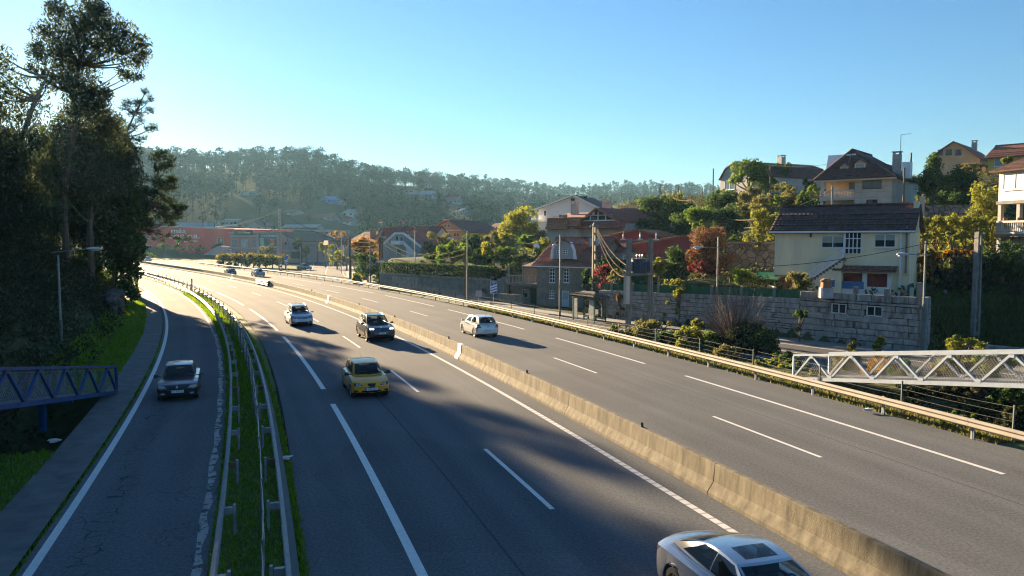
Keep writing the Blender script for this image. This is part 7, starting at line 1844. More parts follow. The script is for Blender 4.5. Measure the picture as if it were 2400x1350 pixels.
# ================================================================== VEHICLES
def paint(name, col, metal=.5, rough=.32, coat=.6):
    return M(name, col, rough, metal=metal, v=0, coat=coat)
TYRE = M("tyre_rubber", (.018, .018, .018), .85, v=.1); RIM = M("alloy_rim", (.5, .5, .5), .3, metal=.9, v=0); BLACKP = M("black_plastic", (.015, .015, .015), .5, v=0)
CGLASS = GLASS("car_glass", (.010, .014, .018), .48, .02); SIDEG = GLASS("car_side_glass", (.010, .013, .016), .22, .02)
LAMPG = GLASS("headlamp_glass", (.30, .33, .36), 0, .05); LAMPD = M("headlamp_dark", (.03, .035, .045), .15, v=0); CHROME = M("chrome", (.7, .7, .7), .12, metal=1., v=0)
TAILR = M("tail_lamp_red", (.22, .012, .015), .15, v=0, coat=1.); PLATE = M("plate_white", (.7, .72, .74), .5, v=0); PLATEB = M("plate_blue", (.03, .10, .42), .5, v=0); INTK = M("intake_black", (.012, .012, .013), .6, v=0)
SEAT = M("seat_fabric", (.12, .12, .12), .9, v=.1); LITL = M("lit_lamp", (.9, .92, 1.), .2, v=0, emit=2.5); AMBER = M("indicator_amber", (.5, .2, .02), .2, v=0)
SKIN = M("skin", (.42, .24, .17), .6, v=.05); HAIR = M("hair_dark", (.02, .014, .01), .8, v=.1)
def person(label, shirt, loc, rot, arms='wheel'):
    """seated figure as one skinned surface"""
    bm = bmesh.new(); sk = bm.verts.layers.skin.verify()
    def vt(p, r): v_ = bm.verts.new(p); v_[sk].radius = (r, r); return v_
    pel = vt((0, 0, .1), .15); pel[sk].use_root = True
    ch = vt((-.08, 0, .42), .16); nb = vt((-.10, 0, .60), .07); hd = vt((-.08, 0, .70), .075); tp = vt((-.07, 0, .82), .085)
    for a, b in ((pel, ch), (ch, nb), (nb, hd), (hd, tp)): bm.edges.new((a, b))
    for s_ in (-1, 1):
        sh = vt((-.09, s_ * .19, .52), .07); el = vt((.12, s_ * .27, .32), .05); wr = vt((.36, s_ * .14, .42), .035); ha = vt((.43, s_ * .12, .45), .04)
        for a, b in ((ch, sh), (sh, el), (el, wr), (wr, ha)): bm.edges.new((a, b))
        hp = vt((.06, s_ * .11, .08), .09); kn = vt((.46, s_ * .13, .14), .065); ft = vt((.75, s_ * .12, -.2), .05)
        for a, b in ((pel, hp), (hp, kn), (kn, ft)): bm.edges.new((a, b))
    me = bpy.data.meshes.new("person"); bm.to_mesh(me); bm.free(); me.materials.append(shirt)
    tmp = bpy.data.objects.new("person", me); COL.objects.link(tmp)
    tmp.modifiers.new("skin", 'SKIN'); s_ = tmp.modifiers.new("sub", 'SUBSURF'); s_.levels = 1
    bpy.context.view_layer.update()
    m2 = bpy.data.meshes.new_from_object(tmp.evaluated_get(bpy.context.evaluated_depsgraph_get()))
    bpy.data.objects.remove(tmp); m2.materials.clear(); m2.materials.append(shirt); m2.materials.append(SKIN); m2.shade_smooth()
    for p in m2.polygons:
        if p.center.z > .60 or p.center.x > .34 and p.center.z > .3: p.material_index = 1
    o = bpy.data.objects.new("person", m2); COL.objects.link(o); o.location = loc; o.rotation_euler = (0, 0, rot); tag(o, label, "person")
    h = MB().lathe([(.0, .10), (.055, .09), (.09, .04), (.1, -.02), (.092, -.05)], (0, 0, 0), 10).build("hair", HAIR, o, smooth=True); h.location = (-.085, 0, .815)
    return o
def car(name, label, cat, L, W, H, wb, xf, rw, top, gh, body_mat, loc, rot, belt, sill=.20, roof_bulge=.05, wins=((.07, .47), (.53, .88)), lower=None, plate="", plate_y=0., front=None, rear=None, roof_rails=False, sunroof=False, antenna=True, mirror=None, spokes=5, rim=None, detail=True, group=None, rnd=(.55, .17)):
    """x forward, y left, z up; top: lower-body centre line [(x, z)] front to back; gh: windscreen base, windscreen top, rear glass top, rear glass base as (x, half width, z)"""
    t = thing(name, label, cat, loc, rot, group)
    hl = L / 2; xr = xf - wb
    tx = [p[0] for p in top][::-1]; tz = [p[1] for p in top][::-1]
    xs = sorted(set(list(np.linspace(-hl, hl, 46)) + [xf + rw * 1.12 * math.cos(a) for a in np.linspace(0, math.pi, 13)] + [xr + rw * 1.12 * math.cos(a) for a in np.linspace(0, math.pi, 13)]))
    mb = MB(); rows = []
    Ra = rw * 1.13
    for x in xs:
        e = (hl - abs(x)) / rnd[0]
        q = min(1, max(0, e))
        hw = W / 2 * (.84 + .16 * math.sqrt(1 - (1 - q) ** 2))
        zc = float(np.interp(x, tx, tz))
        zsh = min(zc - .03, belt - .04 * (1 - q) - (.02 if x > xf else 0))
        zb = sill + .10 * (1 - q)
        za = zb
        for xw in (xf, xr):
            dx = x - xw
            if abs(dx) < Ra: za = max(za, rw + math.sqrt(max(0, Ra * Ra - dx * dx)))
        za = min(za, zsh - .06)
        zm = max((zsh + zb) / 2 + .05, za + .02)
        pr = [(0, zc), (.4, zc - .008), (.72, zc - .03), (.88, (zc - .06) * .5 + .5 * zsh), (.955, zsh - .02), (1.0, zm), (.995, max(za + .01, (zb + zm) / 2 - .05)), (.97, za), (.80, za), (.8, zb + .02), (0, zb)]
        bow = rnd[1] * (1 - q) ** 1.5 * (1 if x > 0 else -1)
        rows.append([(x - bow * k * k * 1.0, hw * k, z) for k, z in pr])
    n = len(rows[0]); V = []; F = []
    for r in rows:
        V += r + [(x, -y, z) for x, y, z in r[1:-1]]
    w_ = n + n - 2
    def ring():  # order round the section
        return list(range(n)) + [n + k for k in range(n - 3, -1, -1)]
    ro = ring()
    for i in range(len(rows) - 1):
        for k in range(w_):
            a, b = ro[k], ro[(k + 1) % w_]
            F.append((i * w_ + a, i * w_ + b, (i + 1) * w_ + b, (i + 1) * w_ + a))
    F += [tuple(ro), tuple((len(rows) - 1) * w_ + k for k in ro[::-1])]
    mb.add(V, F)
    bvh = BVHTree.FromPolygons([Vector(v_) for v_ in V], F)
    # ---- greenhouse
    (ax, ay, az), (bx, by, bz), (cx, cy, cz), (dx, dy, dz) = gh
    def lerp(a, b, k): return a + (b - a) * k
    def wsf(u, v): x0, x1 = ax + .16 * (1 - u * u), bx + .09 * (1 - u * u); return (lerp(x0, x1, v) + .03 * math.sin(math.pi * v), u * lerp(ay, by, v) * (1 + .015 * math.sin(math.pi * v)), lerp(az, bz + .03 * (1 - u * u), v) + .04 * math.sin(math.pi * v) * (1 - .4 * v))
    def rof(u, v):
        x = lerp(bx + .09 * (1 - u * u), cx - .06 * (1 - u * u), v); return (x, u * (lerp(by, cy, v) + .02 * math.sin(math.pi * v)), lerp(bz, cz, v) + .03 * (1 - u * u) + roof_bulge * math.sin(math.pi * v))
    def rrf(u, v): x0, x1 = dx - .10 * (1 - u * u), cx - .06 * (1 - u * u); return (lerp(x0, x1, v) - .035 * math.sin(math.pi * v), u * lerp(dy, cy, v), lerp(dz, cz + .03 * (1 - u * u), v) + .02 * math.sin(math.pi * v))
    def sdf(sg):
        def f(s_, v):
            b_ = (lerp(ax, dx, s_), lerp(ay, dy, s_) + .06 * math.sin(math.pi * s_), lerp(az, dz, s_)); tp = (lerp(bx, cx, s_), lerp(by, cy, s_) + .02 * math.sin(math.pi * s_), lerp(bz, cz, s_) + roof_bulge * math.sin(math.pi * s_))
            return (lerp(b_[0], tp[0], v), sg * (lerp(b_[1], tp[1], v) + .025 * math.sin(math.pi * v)), lerp(b_[2], tp[2], v))
        return f
    def patch(f, us, vs, glass, gname, gmat, off=0.):
        gm = {}
        V = [f(u, v) for v in vs for u in us]; nu = len(us); Fb = []
        for j in range(len(vs) - 1):
            for i in range(nu - 1):
                k = glass((us[i] + us[i + 1]) / 2, (vs[j] + vs[j + 1]) / 2)
                q = (j * nu + i, j * nu + i + 1, (j + 1) * nu + i + 1, (j + 1) * nu + i)
                if k is None: Fb.append(q)
                else: gm.setdefault(k, []).append(q)
        mb.add(V, Fb)
        for k in gm:
            idx = sorted({i for q in gm[k] for i in q}); mp = {i: j for j, i in enumerate(idx)}
            o_ = MB().add([V[i] for i in idx], [tuple(mp[i] for i in q) for q in gm[k]]).build(gname, gmat, t, smooth=True, sharp=80, fix=False)
    U = [-1, -.955] + list(np.linspace(-.93, .93, 11)) + [.955, 1]
    patch(wsf, U, [0, .04] + list(np.linspace(.07, .93, 7)) + [.97, 1], lambda u, v: 0 if abs(u) < .93 and .07 < v < .93 else None, "windscreen", CGLASS)
    patch(rof, list(np.linspace(-1, 1, 11)), list(np.linspace(0, 1, 11)), lambda u, v: 0 if sunroof and abs(u) < .62 and .12 < v < .5 else None, "sunroof", SIDEG)
    patch(rrf, U, [0, .05] + list(np.linspace(.08, .92, 6)) + [1], lambda u, v: 0 if abs(u) < .93 and .08 < v < .92 else None, "rear_window", CGLASS)
    cuts = sorted(set([0, 1] + [q for w in wins for q in w] + [lerp(w[0], w[1], k / 6) for w in wins for k in range(7)]))
    for sg in (1, -1):
        patch(sdf(sg), cuts, [0, .07] + list(np.linspace(.1, .9, 5)) + [.95, 1], lambda u, v: next((i for i, w in enumerate(wins) if w[0] < u < w[1] and .1 < v < .9), None), "side_window", SIDEG)
    mb.build("body", body_mat, t, smooth=True, sharp=38)
    # dark well under the glass and seats
    ib = MB().box(((ax + dx) / 2, 0, belt - .02), (ax - dx - .2, ay * 1.8, .06)).build("interior", M("cabin_dark", (.02, .02, .022), .9, v=0), t)
    MB().box((ax - .28, 0, az + .02), (.45, ay * 1.75, .10)).build("dashboard", BLACKP, ib)
    for sg in (1, -1):
        MB().box((bx - .42, sg * .36, belt + .10), (.14, .46, .34), M4=Matrix.Rotation(-.2, 3, 'Y')).box((bx - .50, sg * .36, belt + .33), (.09, .24, .15)).build("seat", SEAT, ib)
    MB().box((cx + .55, 0, belt + .06), (.14, 1.1, .25)).build("rear_seat", SEAT, ib)
    mbw = MB(); mbw.tube([(ax - .50 - .06 * math.sin(k), .36 + .17 * math.cos(k), belt + .06 + .16 * math.sin(k)) for k in np.linspace(0, 6.283, 15)], .014, 5, False); mbw.build("steering_wheel", BLACKP, ib)
    # wheels
    def wheel(x, sg):
        w = thing("wheel", None, None, (x, sg * (W / 2 - .125), rw)); w.parent = t
        tw = .10
        MB().lathe([(rw * .64, -tw), (rw * .93, -tw), (rw, -tw * .65), (rw, tw * .65), (rw * .93, tw), (rw * .64, tw)], n=26).build("tyre", TYRE, w, smooth=True, sharp=30).rotation_euler = (R(90), 0, 0)
        rm = MB(); yo = sg * .075
        for k in range(spokes):
            a = 2 * math.pi * k / spokes; c, s_ = math.cos(a), math.sin(a); c2, s2 = math.cos(a + .2), math.sin(a + .2); c3, s3 = math.cos(a - .2), math.sin(a - .2); r0, r1 = .06, rw * .64
            rm.add([(r0 * c3, yo, r0 * s3), (r0 * c2, yo, r0 * s2), (r1 * c2, yo + sg * .01, r1 * s2), (r1 * c3, yo + sg * .01, r1 * s3)], [(0, 1, 2, 3)])
        rm.prism([(.075 * math.cos(k), .075 * math.sin(k)) for k in np.linspace(0, 5.65, 10)], 1, yo - .01, yo + sg * .012)
        m_ = 26; rv = []; rf = []
        for k in range(m_):
            a = 2 * math.pi * k / m_
            for r_, y_ in ((rw * .56, yo), (rw * .66, yo + sg * .022), (rw * .66, -yo)): rv.append((r_ * math.cos(a), y_, r_ * math.sin(a)))
        for k in range(m_):
            for j in range(2): a, b = k * 3 + j, ((k + 1) % m_) * 3 + j; rf.append((a, b, b + 1, a + 1))
        rm.add(rv, rf).build("rim", rim or RIM, w)
        MB().disc((0, sg * .02, 0), rw * .62, 20, 1, .02).build("brake_disc", M("brake_dark", (.05, .05, .05), .5, metal=.5), w)
    for x in (xf, xr):
        for sg in (1, -1): wheel(x, sg)
        MB().box((x, 0, rw + .06), (Ra * 1.9, W * .78, rw * 1.3)).build("wheel_well", MATS["cabin_dark"], t)
    MB().box(((xf + xr) / 2, 0, sill + .03), (wb - rw * 2, W * .88, .08)).build("underbody", MATS["cabin_dark"], t)
    # ---- fittings laid on the body surface by sight from front / back / side
    def decal(view, quad, mat, nm, off=.006, nn=8, mm=4, parent=None, both=False):
        for sg in ((1, -1) if both else (1,)):
            V = []; ok = True
            for j in range(mm + 1):
                for i in range(nn + 1):
                    a = Vector(quad[0]).lerp(Vector(quad[1]), i / nn); b = Vector(quad[3]).lerp(Vector(quad[2]), i / nn); p = a.lerp(b, j / mm)
                    if view in 'fb': o = Vector((5 if view == 'f' else -5, p.x * sg, p.y)); d = Vector((-1 if view == 'f' else 1, 0, 0))
                    else: o = Vector((p.x, 3 * sg, p.y)); d = Vector((0, -sg, 0))
                    hit, nr, _, _ = bvh.ray_cast(o, d)
                    if hit is None: hit, nr, _, _ = bvh.find_nearest(Vector((hl * (1 if view == 'f' else -1), p.x * sg, p.y)) if view in 'fb' else Vector((p.x, W / 2 * sg, p.y)))
                    if nr.dot(d) > 0: nr = -nr
                    V.append(hit + (nr * .5 - d * .5).normalized() * off)
            Fq = [(j * (nn + 1) + i, j * (nn + 1) + i + 1, (j + 1) * (nn + 1) + i + 1, (j + 1) * (nn + 1) + i) for j in range(mm) for i in range(nn)]
            r = MB().add(V, Fq).build(nm, mat, parent or t, smooth=True, sharp=60)
        return r
    fx = -hl if plate_y < 0 else hl
    def number_plate(z, body, fwd=True, w=.52, hh=.115):
        h_, nr, _, _ = bvh.ray_cast(Vector((5 if fwd else -5, 0, z)), Vector((-1 if fwd else 1, 0, 0))); x = h_.x + (.025 if fwd else -.025)
        p = MB().box((x, 0, z), (.02, w, hh)).build("number_plate", PLATE, t); s_ = 1 if fwd else -1
        MB().box((x + .0115 * s_, -s_ * (w / 2 - .022), z), (.004, .044, hh - .004)).build("plate_band", PLATEB, p)
        text("lettering", body, .105, p, (x + .012 * s_, s_ * .022, z - .002), (R(90), 0, R(90) * s_), BLACKP, sx=.82, extrude=.001)
    for sg in (1, -1):
        mx = mirror or body_mat
        m_ = MB().box((ax - .22, sg * (W / 2 + .08), az + .06), (.11, .20, .13), taper=.8).build("mirror", mx, t, smooth=False)
        MB().bar((ax - .22, sg * (W / 2 - .12), az + .03), (ax - .22, sg * (W / 2 + .02), az + .03), .05, .04).build("mirror_arm", BLACKP, m_)
    for y0 in (.1, -.35): MB().bar(wsf((y0 + .45) / ay * .8, .06), wsf((y0 - .12) / ay, .035), .014, .014).build("wiper", BLACKP, t)
    if antenna:
        p = Vector(rof(0, .93)); MB().tube([p, p + Vector((-.18, 0, .28))], .006, 4).build("antenna", BLACKP, t)
    if roof_rails:
        for sg in (1, -1): MB().tube([Vector(rof(sg * .93, v)) + Vector((0, 0, .05 if 0 < k < 6 else .0)) for k, v in enumerate(np.linspace(.06, .94, 7))], .02, 5).build("roof_rail", CHROME, t)
    # door shut lines and handles
    xs_ = [lerp(ax, dx, w[0]) - .05 for w in wins[:1]] + [lerp(ax, dx, (w[1] + (wins[i + 1][0] if i + 1 < len(wins) else w[1] + .02)) / 2) for i, w in enumerate(wins)]
    for x in xs_[:3]:
        if abs(x - xf) > Ra * .9 and abs(x - xr) > Ra * .9: decal('s', [(x - .008, sill + .15), (x + .008, sill + .15), (x + .008, belt - .06), (x - .008, belt - .06)], BLACKP, "door_gap", .004, 1, 5, both=True)
    for i, w in enumerate(wins[:2]):
        x = lerp(ax, dx, w[1]) + .02; decal('s', [(x, belt - .19), (x + .17, belt - .19), (x + .17, belt - .15), (x, belt - .15)], body_mat if body_mat is not BLACKP else CHROME, "door_handle", .03, 2, 1, both=True)
    decal('s', [(xr + Ra + .02, sill + .01), (xf - Ra - .02, sill + .01), (xf - Ra - .02, sill + .08), (xr + Ra + .02, sill + .08)], lower or BLACKP, "side_sill", .012, 6, 1, both=True)
    if front: front(t, decal, number_plate)
    if rear: rear(t, decal, number_plate)
    return t
def at_front(px, py, L, flip=True):
    """place a car whose nose (or tail) is over a ground pixel, aligned with the road there"""
    g = G(px, py); s_, _ = road_inv(np.array([g.x]), np.array([g.y])); _, tt = _cl(float(s_[0])); d = Vector((float(tt), 1, 0)).normalized()
    fwd = -d if flip else d
    c = g + d * (L / 2 - .05)
    return (c.x, c.y, .006), math.atan2(fwd.y, fwd.x), fwd
def inside(c, rot, x, y, z): return (c[0] + x * math.cos(rot) - y * math.sin(rot), c[1] + x * math.sin(rot) + y * math.cos(rot), c[2] + z)
# ---- yellow hatchback
def f_yellow(t, D, NP):
    D('f', [(.36, .60), (.74, .58), (.76, .70), (.52, .71)], LAMPD, "headlight", .008, both=True)
    for sg in (1, -1):
        for y_, r_ in ((.61, .055), (.50, .045)): D('f', [(sg * (y_ - r_), .645 - r_), (sg * (y_ + r_), .645 - r_), (sg * (y_ + r_), .645 + r_), (sg * (y_ - r_), .645 + r_)], LAMPG, "lamp_lens", .016, 3, 3)
    g = D('f', [(-.13, .52), (.13, .52), (.18, .69), (-.18, .69)], INTK, "grille", .012); text("emblem", "S", .13, g, (L_Y / 2 + .012, 0, .60), (R(90), 0, R(90)), CHROME, extrude=.006)
    D('f', [(-.40, .28), (.40, .28), (.46, .39), (-.46, .39)], INTK, "bumper_intake", .008); D('f', [(.52, .28), (.76, .30), (.74, .41), (.58, .40)], INTK, "bumper_intake", .008, both=True); NP(.45, "4563 GGT")
def r_hatch(tz=.86, w=.22, hh=.24, inner=.5, plate="", pz=.62):
    def f(t, D, NP):
        D('b', [(inner, tz - hh / 2), (inner + w, tz - hh / 2), (inner + w + .02, tz + hh / 2), (inner + .06, tz + hh / 2)], TAILR, "tail_light", .008, both=True)
        NP(pz, plate or "1234 BCD", False); D('b', [(-.7, .27), (.7, .27), (.7, .31), (-.7, .31)], BLACKP, "bumper_trim", .008)
    return f
L_Y = 3.95
YP = paint("yellow_paint", (.86, .36, .010), 0, .4)
c, r_, fw = at_front(872, 936, L_Y)
ycar = car("hatchback", "yellow three door hatchback driving towards the camera in the middle lane", "car", L_Y, 1.70, 1.44, 2.46, 1.18, .30, [(1.97, .58), (1.93, .66), (1.8, .74), (1.5, .83), (1.0, .93), (.2, .95), (-1.7, .95), (-1.9, .85), (-1.97, .6)], ((1.0, .66, .93), (.30, .55, 1.37), (-1.30, .54, 1.36), (-1.86, .62, .97)), YP, c, r_, .93, wins=((.07, .58), (.63, .86)), front=f_yellow, rear=r_hatch(.85, .16, .2, .52), mirror=BLACKP, rnd=(.75, .26))
person("driver in a pale grey top at the wheel of the yellow hatchback", M("pale_shirt", (.42, .42, .40), .9, v=.05), inside(c, r_, -.22, .36, .40), r_)
MB().box((.92, .45, .99), (.1, .14, .01)).build("windscreen_sticker", PLATE, ycar)
# ---- dark SUV
def f_suv(t, D, NP):
    D('f', [(.50, .86), (.86, .86), (.84, .98), (.52, .96)], LAMPD, "headlight", .008, both=True); D('f', [(.54, .885), (.66, .885), (.66, .95), (.54, .95)], LITL, "lamp_ring", .014, 3, 2, both=True); D('f', [(.69, .885), (.81, .885), (.80, .955), (.69, .955)], LITL, "lamp_ring", .014, 3, 2, both=True)
    for sg in (1, -1):
        g = D('f', [(sg * .04, .80), (sg * .42, .82), (sg * .42, .95), (sg * .05, .97)], INTK, "grille", .010)
        for k in range(6): D('f', [(sg * (.08 + k * .058), .82), (sg * (.095 + k * .058), .82), (sg * (.095 + k * .058), .94), (sg * (.08 + k * .058), .94)], CHROME, "grille_bar", .018, 1, 2, g)
    D('f', [(-.045, .99), (.045, .99), (.045, 1.05), (-.045, 1.05)], CHROME, "emblem", .012, 2, 2); D('f', [(-.55, .42), (.55, .42), (.6, .54), (-.6, .54)], INTK, "bumper_intake", .008); D('f', [(.62, .60), (.80, .60), (.80, .72), (.66, .72)], INTK, "fog_lamp_pocket", .008, both=True); D('f', [(.66, .65), (.74, .65), (.74, .70), (.66, .70)], LAMPG, "fog_lamp", .014, 2, 2, both=True); NP(.63, "9631 HJM")
c, r_, fw = at_front(896, 803, 4.88)
car("suv", "black off-road car with lit headlights driving towards the camera beside the barrier", "car", 4.88, 1.94, 1.75, 2.93, 1.48, .37, [(2.43, .80), (2.38, .92), (2.2, 1.0), (1.7, 1.08), (1.0, 1.14), (0, 1.15), (-2.2, 1.15), (-2.38, 1.0), (-2.44, .75)], ((1.05, .76, 1.13), (.28, .62, 1.69), (-1.75, .60, 1.65), (-2.30, .70, 1.17)), paint("black_paint", (.008, .009, .012), 0, .3), c, r_, 1.13, sill=.28, wins=((.06, .40), (.44, .70), (.73, .92)), front=f_suv, rear=r_hatch(1.05, .2, .22, .6, "9631 HJM", .85), roof_rails=True, mirror=BLACKP)
person("driver in dark clothes inside the black off-road car", M("navy_shirt", (.03, .04, .06), .9), inside(c, r_, -.25, .38, .64), r_)
# ---- silver people carrier
def f_mpv(t, D, NP):
    D('f', [(.44, .66), (.80, .68), (.80, .86), (.56, .80)], LAMPD, "headlight", .008, both=True); D('f', [(.56, .69), (.68, .69), (.68, .78), (.58, .78)], LAMPG, "lamp_lens", .014, 3, 3, both=True); D('f', [(.70, .71), (.78, .71), (.78, .80), (.70, .80)], LAMPG, "lamp_lens", .014, 3, 3, both=True)
    g = D('f', [(-.38, .62), (.38, .62), (.44, .75), (-.44, .75)], INTK, "grille", .008); D('f', [(-.42, .67), (.42, .67), (.42, .71), (-.42, .71)], CHROME, "grille_bar", .018, 6, 1, g); D('f', [(-.05, .65), (.05, .65), (.05, .73), (-.05, .73)], CHROME, "emblem", .024, 2, 2, g)
    D('f', [(-.42, .28), (.42, .28), (.46, .41), (-.46, .41)], INTK, "bumper_intake", .008); D('f', [(.52, .32), (.8, .34), (.8, .44), (.56, .42)], INTK, "fog_lamp_pocket", .008, both=True); NP(.51, "5807 DXS")
SILV = paint("silver_paint", (.46, .48, .50), .6, .3)
c, r_, fw = at_front(709, 766, 4.47)
car("people_carrier", "silver people carrier driving towards the camera, farthest of the oncoming cars", "car", 4.47, 1.80, 1.63, 2.70, 1.30, .31, [(2.22, .62), (2.17, .74), (2.0, .84), (1.7, .94), (1.2, 1.03), (0, 1.05), (-2.1, 1.05), (-2.2, .9), (-2.24, .65)], ((1.22, .70, 1.03), (.42, .60, 1.57), (-1.80, .59, 1.56), (-2.14, .68, 1.06)), SILV, c, r_, 1.03, wins=((.06, .34), (.38, .66), (.70, .93)), front=f_mpv, rear=r_hatch(1.15, .14, .4, .66), roof_rails=True)
person("driver in a red top inside the silver people carrier", M("red_shirt", (.3, .03, .04), .9), inside(c, r_, -.05, .36, .54), r_)
# ---- white hatchback going away
c, r_, fw = at_front(1145, 792, 4.20, False)
def r_307(t, D, NP):
    D('b', [(.50, .70), (.84, .70), (.86, .93), (.62, .93)], TAILR, "tail_light", .008, both=True); NP(.50, "8062 CJB", False); D('b', [(-.75, .33), (.75, .33), (.75, .37), (-.75, .37)], SILV, "bumper_trim", .012, 8, 1); D('b', [(-.06, .84), (.06, .84), (.06, .91), (-.06, .91)], CHROME, "emblem", .008, 2, 2); D('b', [(-.10, .77), (.10, .77), (.10, .80), (-.10, .80)], BLACKP, "tailgate_handle", .01, 2, 1)
    D('b', [(-.8, .62), (.8, .62), (.8, .628), (-.8, .628)], BLACKP, "tailgate_gap", .005, 8, 1)
car("hatchback", "white hatchback seen from behind, driving away on the far carriageway", "car", 4.20, 1.75, 1.51, 2.61, 1.28, .315, [(2.09, .60), (2.04, .70), (1.9, .80), (1.6, .90), (1.1, 1.0), (0, 1.0), (-1.9, 1.0), (-2.04, .86), (-2.1, .6)], ((1.12, .69, .99), (.34, .57, 1.44), (-1.45, .55, 1.43), (-1.93, .65, 1.0)), paint("white_silver_paint", (.60, .62, .62), .3, .3), c, r_, .98, wins=((.07, .44), (.49, .84)), rear=r_307)
person("passenger with pale top inside the white hatchback", M("beige_shirt", (.4, .36, .3), .9), inside(c, r_, -.2, -.36, .45), r_)
# ---- dark saloon on the ramp
def f_r19(t, D, NP):
    D('f', [(.40, .58), (.78, .58), (.78, .70), (.52, .70)], LAMPG, "headlight", .008, both=True); D('f', [(.74, .58), (.81, .58), (.81, .70), (.74, .70)], AMBER, "indicator", .012, 2, 2, both=True)
    D('f', [(-.36, .60), (.36, .60), (.38, .69), (-.38, .69)], INTK, "grille", .006); D('f', [(-.03, .62), (.03, .62), (.03, .69), (-.03, .69)], CHROME, "emblem", .014, 2, 2)
    D('f', [(-.80, .42), (.80, .42), (.80, .54), (-.80, .54)], BLACKP, "bumper", .012, 12, 2); D('f', [(.24, .535), (.76, .535), (.76, .55), (.24, .55)], CHROME, "bumper_trim", .02, 6, 1, both=True); D('f', [(.5, .33), (.66, .33), (.66, .40), (.5, .40)], LAMPG, "fog_lamp", .012, 2, 2, both=True); NP(.47, "PO 9536 AY")
c, r_, fw = at_front(416, 943, 4.2)
car("saloon_car", "dark blue saloon car coming along the shaded exit ramp", "car", 4.20, 1.70, 1.41, 2.54, 1.28, .29, [(2.09, .62), (2.05, .70), (1.9, .76), (1.5, .83), (.95, .89), (0, .9), (-1.5, .92), (-1.95, .9), (-2.05, .8), (-2.1, .6)], ((.93, .66, .90), (.32, .54, 1.35), (-1.02, .53, 1.34), (-1.62, .62, .93)), paint("dark_blue_paint", (.006, .010, .024), 0, .3), c, r_, .89, wins=((.07, .46), (.51, .84)), front=f_r19, rear=r_hatch(.76, .2, .16, .45), mirror=BLACKP, rnd=(.7, .20))
for y_, lab, cl_ in ((.36, "driver of the dark saloon in a grey shirt", (.2, .22, .24)), (-.36, "front passenger of the dark saloon in a pale shirt", (.42, .42, .42))):
    person(lab, M("shirt_%s" % ("grey" if y_ > 0 else "pale"), cl_, .9), inside(c, r_, -.2, y_, .37), r_)
# ---- silver coupe in the foreground
g = G(1745, 1279, 1.38); _, tt = _cl(14.2); d = Vector((float(tt), 1, 0)).normalized(); fw = -d
c = (g.x + fw.x * .38, g.y + fw.y * .38, .006); r_ = math.atan2(fw.y, fw.x)
def f_cls(t, D, NP):
    D('f', [(.5, .58), (.84, .60), (.82, .74), (.56, .70)], LAMPG, "headlight", .008, both=True); D('f', [(-.36, .50), (.36, .50), (.40, .68), (-.40, .68)], INTK, "grille", .008); NP(.42, "2418 FKV")
def r_cls(t, D, NP):
    D('b', [(.40, .74), (.86, .74), (.88, .88), (.50, .86)], TAILR, "tail_light", .008, both=True); NP(.62, "2418 FKV", False)
COUPE = paint("light_silver_paint", (.50, .53, .56), .65, .26)
cls = car("coupe", "silver four door coupe with dark sunroof, cut off at the bottom edge", "car", 4.91, 1.87, 1.39, 2.85, 1.50, .34, [(2.44, .58), (2.38, .68), (2.15, .78), (1.6, .87), (.95, .94), (0, .95), (-1.2, .96), (-1.8, 1.0), (-2.2, .965), (-2.38, .92), (-2.45, .78)], ((1.0, .72, .94), (.20, .56, 1.33), (-.85, .54, 1.335), (-1.85, .66, 1.0)), COUPE, c, r_, .92, roof_bulge=.055, wins=((.08, .47), (.485, .86)), front=f_cls, rear=r_cls, sunroof=True, spokes=7, rnd=(.8, .30), antenna=False)
for sg in (1, -1): MB().tube([(1.0 - 2.6 * k / 8 - .1, sg * (.745 + .05 * math.sin(math.pi * k / 8)), .955 + .025 * k / 8) for k in range(9)], .012, 5).build("window_trim", CHROME, cls)
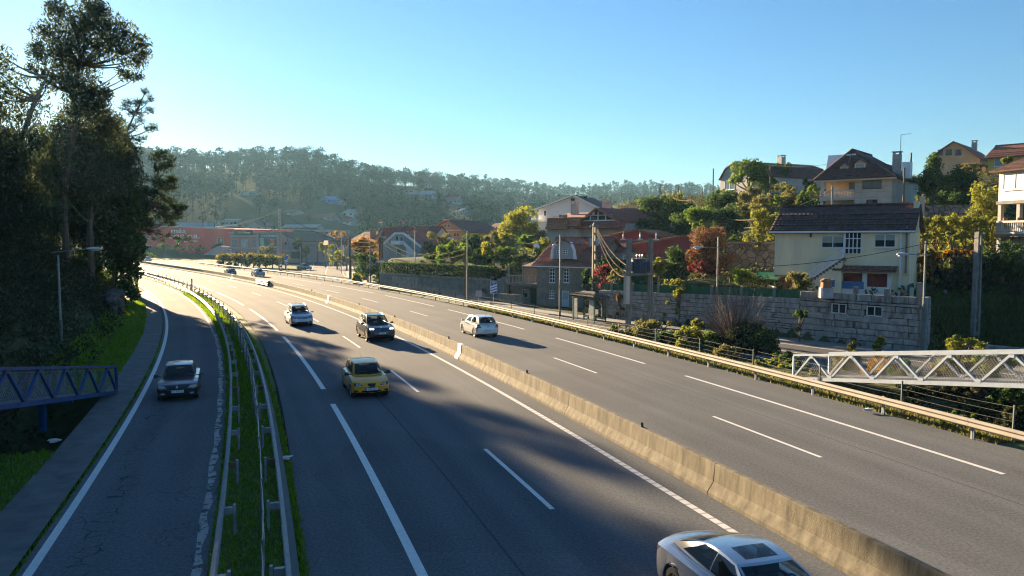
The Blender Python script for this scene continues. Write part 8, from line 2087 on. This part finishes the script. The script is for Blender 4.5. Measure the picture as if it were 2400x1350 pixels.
# ---- far cars
def place(px, Y, flip, off=None):
    x = (px - 1200) / FOC * Y; s_, _ = road_inv(np.array([x]), np.array([Y])); _, tt = _cl(float(s_[0])); d = Vector((float(tt), 1, 0)).normalized(); fwd = -d if flip else d
    return (x, Y, .006), math.atan2(fwd.y, fwd.x)
SED = [(2.19, .60), (2.1, .72), (1.6, .86), (1.0, .94), (0, .95), (-1.6, .98), (-2.1, .95), (-2.2, .7)]; SGH = ((1.0, .68, .94), (.28, .56, 1.40), (-1.0, .55, 1.39), (-1.62, .64, .99))
HAT = [(1.97, .58), (1.9, .70), (1.5, .84), (1.0, .93), (.2, .95), (-1.7, .97), (-1.9, .87), (-1.97, .6)]; HGH = ((1.0, .66, .94), (.30, .55, 1.38), (-1.35, .54, 1.37), (-1.86, .62, .97))
c, r_ = place(539, 150, False); car("hatchback", "dark blue hatchback far along the far carriageway, half behind the barrier", "car", 3.95, 1.68, 1.45, 2.46, 1.18, .3, HAT, HGH, paint("navy_paint", (.03, .06, .12), .4), c, r_, .93, rear=r_hatch())
c, r_ = place(604, 147, False); car("saloon_car", "blue grey saloon driving away in the outer far lane", "car", 4.4, 1.76, 1.44, 2.65, 1.35, .31, SED, SGH, paint("blue_grey_paint", (.16, .22, .32), .6), c, r_, .93, rear=r_hatch(.8, .2, .16, .5))
c, r_ = place(346, 236, False); car("saloon_car", "pale car at the crest of the motorway, half hidden by the barrier", "car", 4.4, 1.76, 1.44, 2.65, 1.35, .31, SED, SGH, SILV, (c[0], c[1], .3), r_, .93, rear=r_hatch(.8, .2, .16, .5))
c, r_ = place(713, 178, True); car("saloon_car", "dark car with pale bonnet waiting at the edge of the side road", "car", 4.3, 1.74, 1.45, 2.6, 1.3, .31, SED, SGH, paint("graphite_paint", (.06, .07, .09), .5), (c[0], c[1], .02), r_ + .25, .93, front=f_r19)
# ================================================================== HAZE (closed box of even thin air round everything)
m = bpy.data.materials.new("haze_air"); m.use_nodes = True
nt = m.node_tree
nt.nodes.remove(nt.nodes["Principled BSDF"])
pv = nt.nodes.new("ShaderNodeVolumePrincipled")
pv.inputs['Color'].default_value = (.36, .70, 1.0, 1)
pv.inputs['Density'].default_value = .00013
pv.inputs['Anisotropy'].default_value = .35
nt.links.new(pv.outputs[0], nt.nodes["Material Output"].inputs['Volume'])
haze = MB().box((0, 600, 58), (3060, 2060, 130)).build("haze", m); tag(haze, kind='stuff')
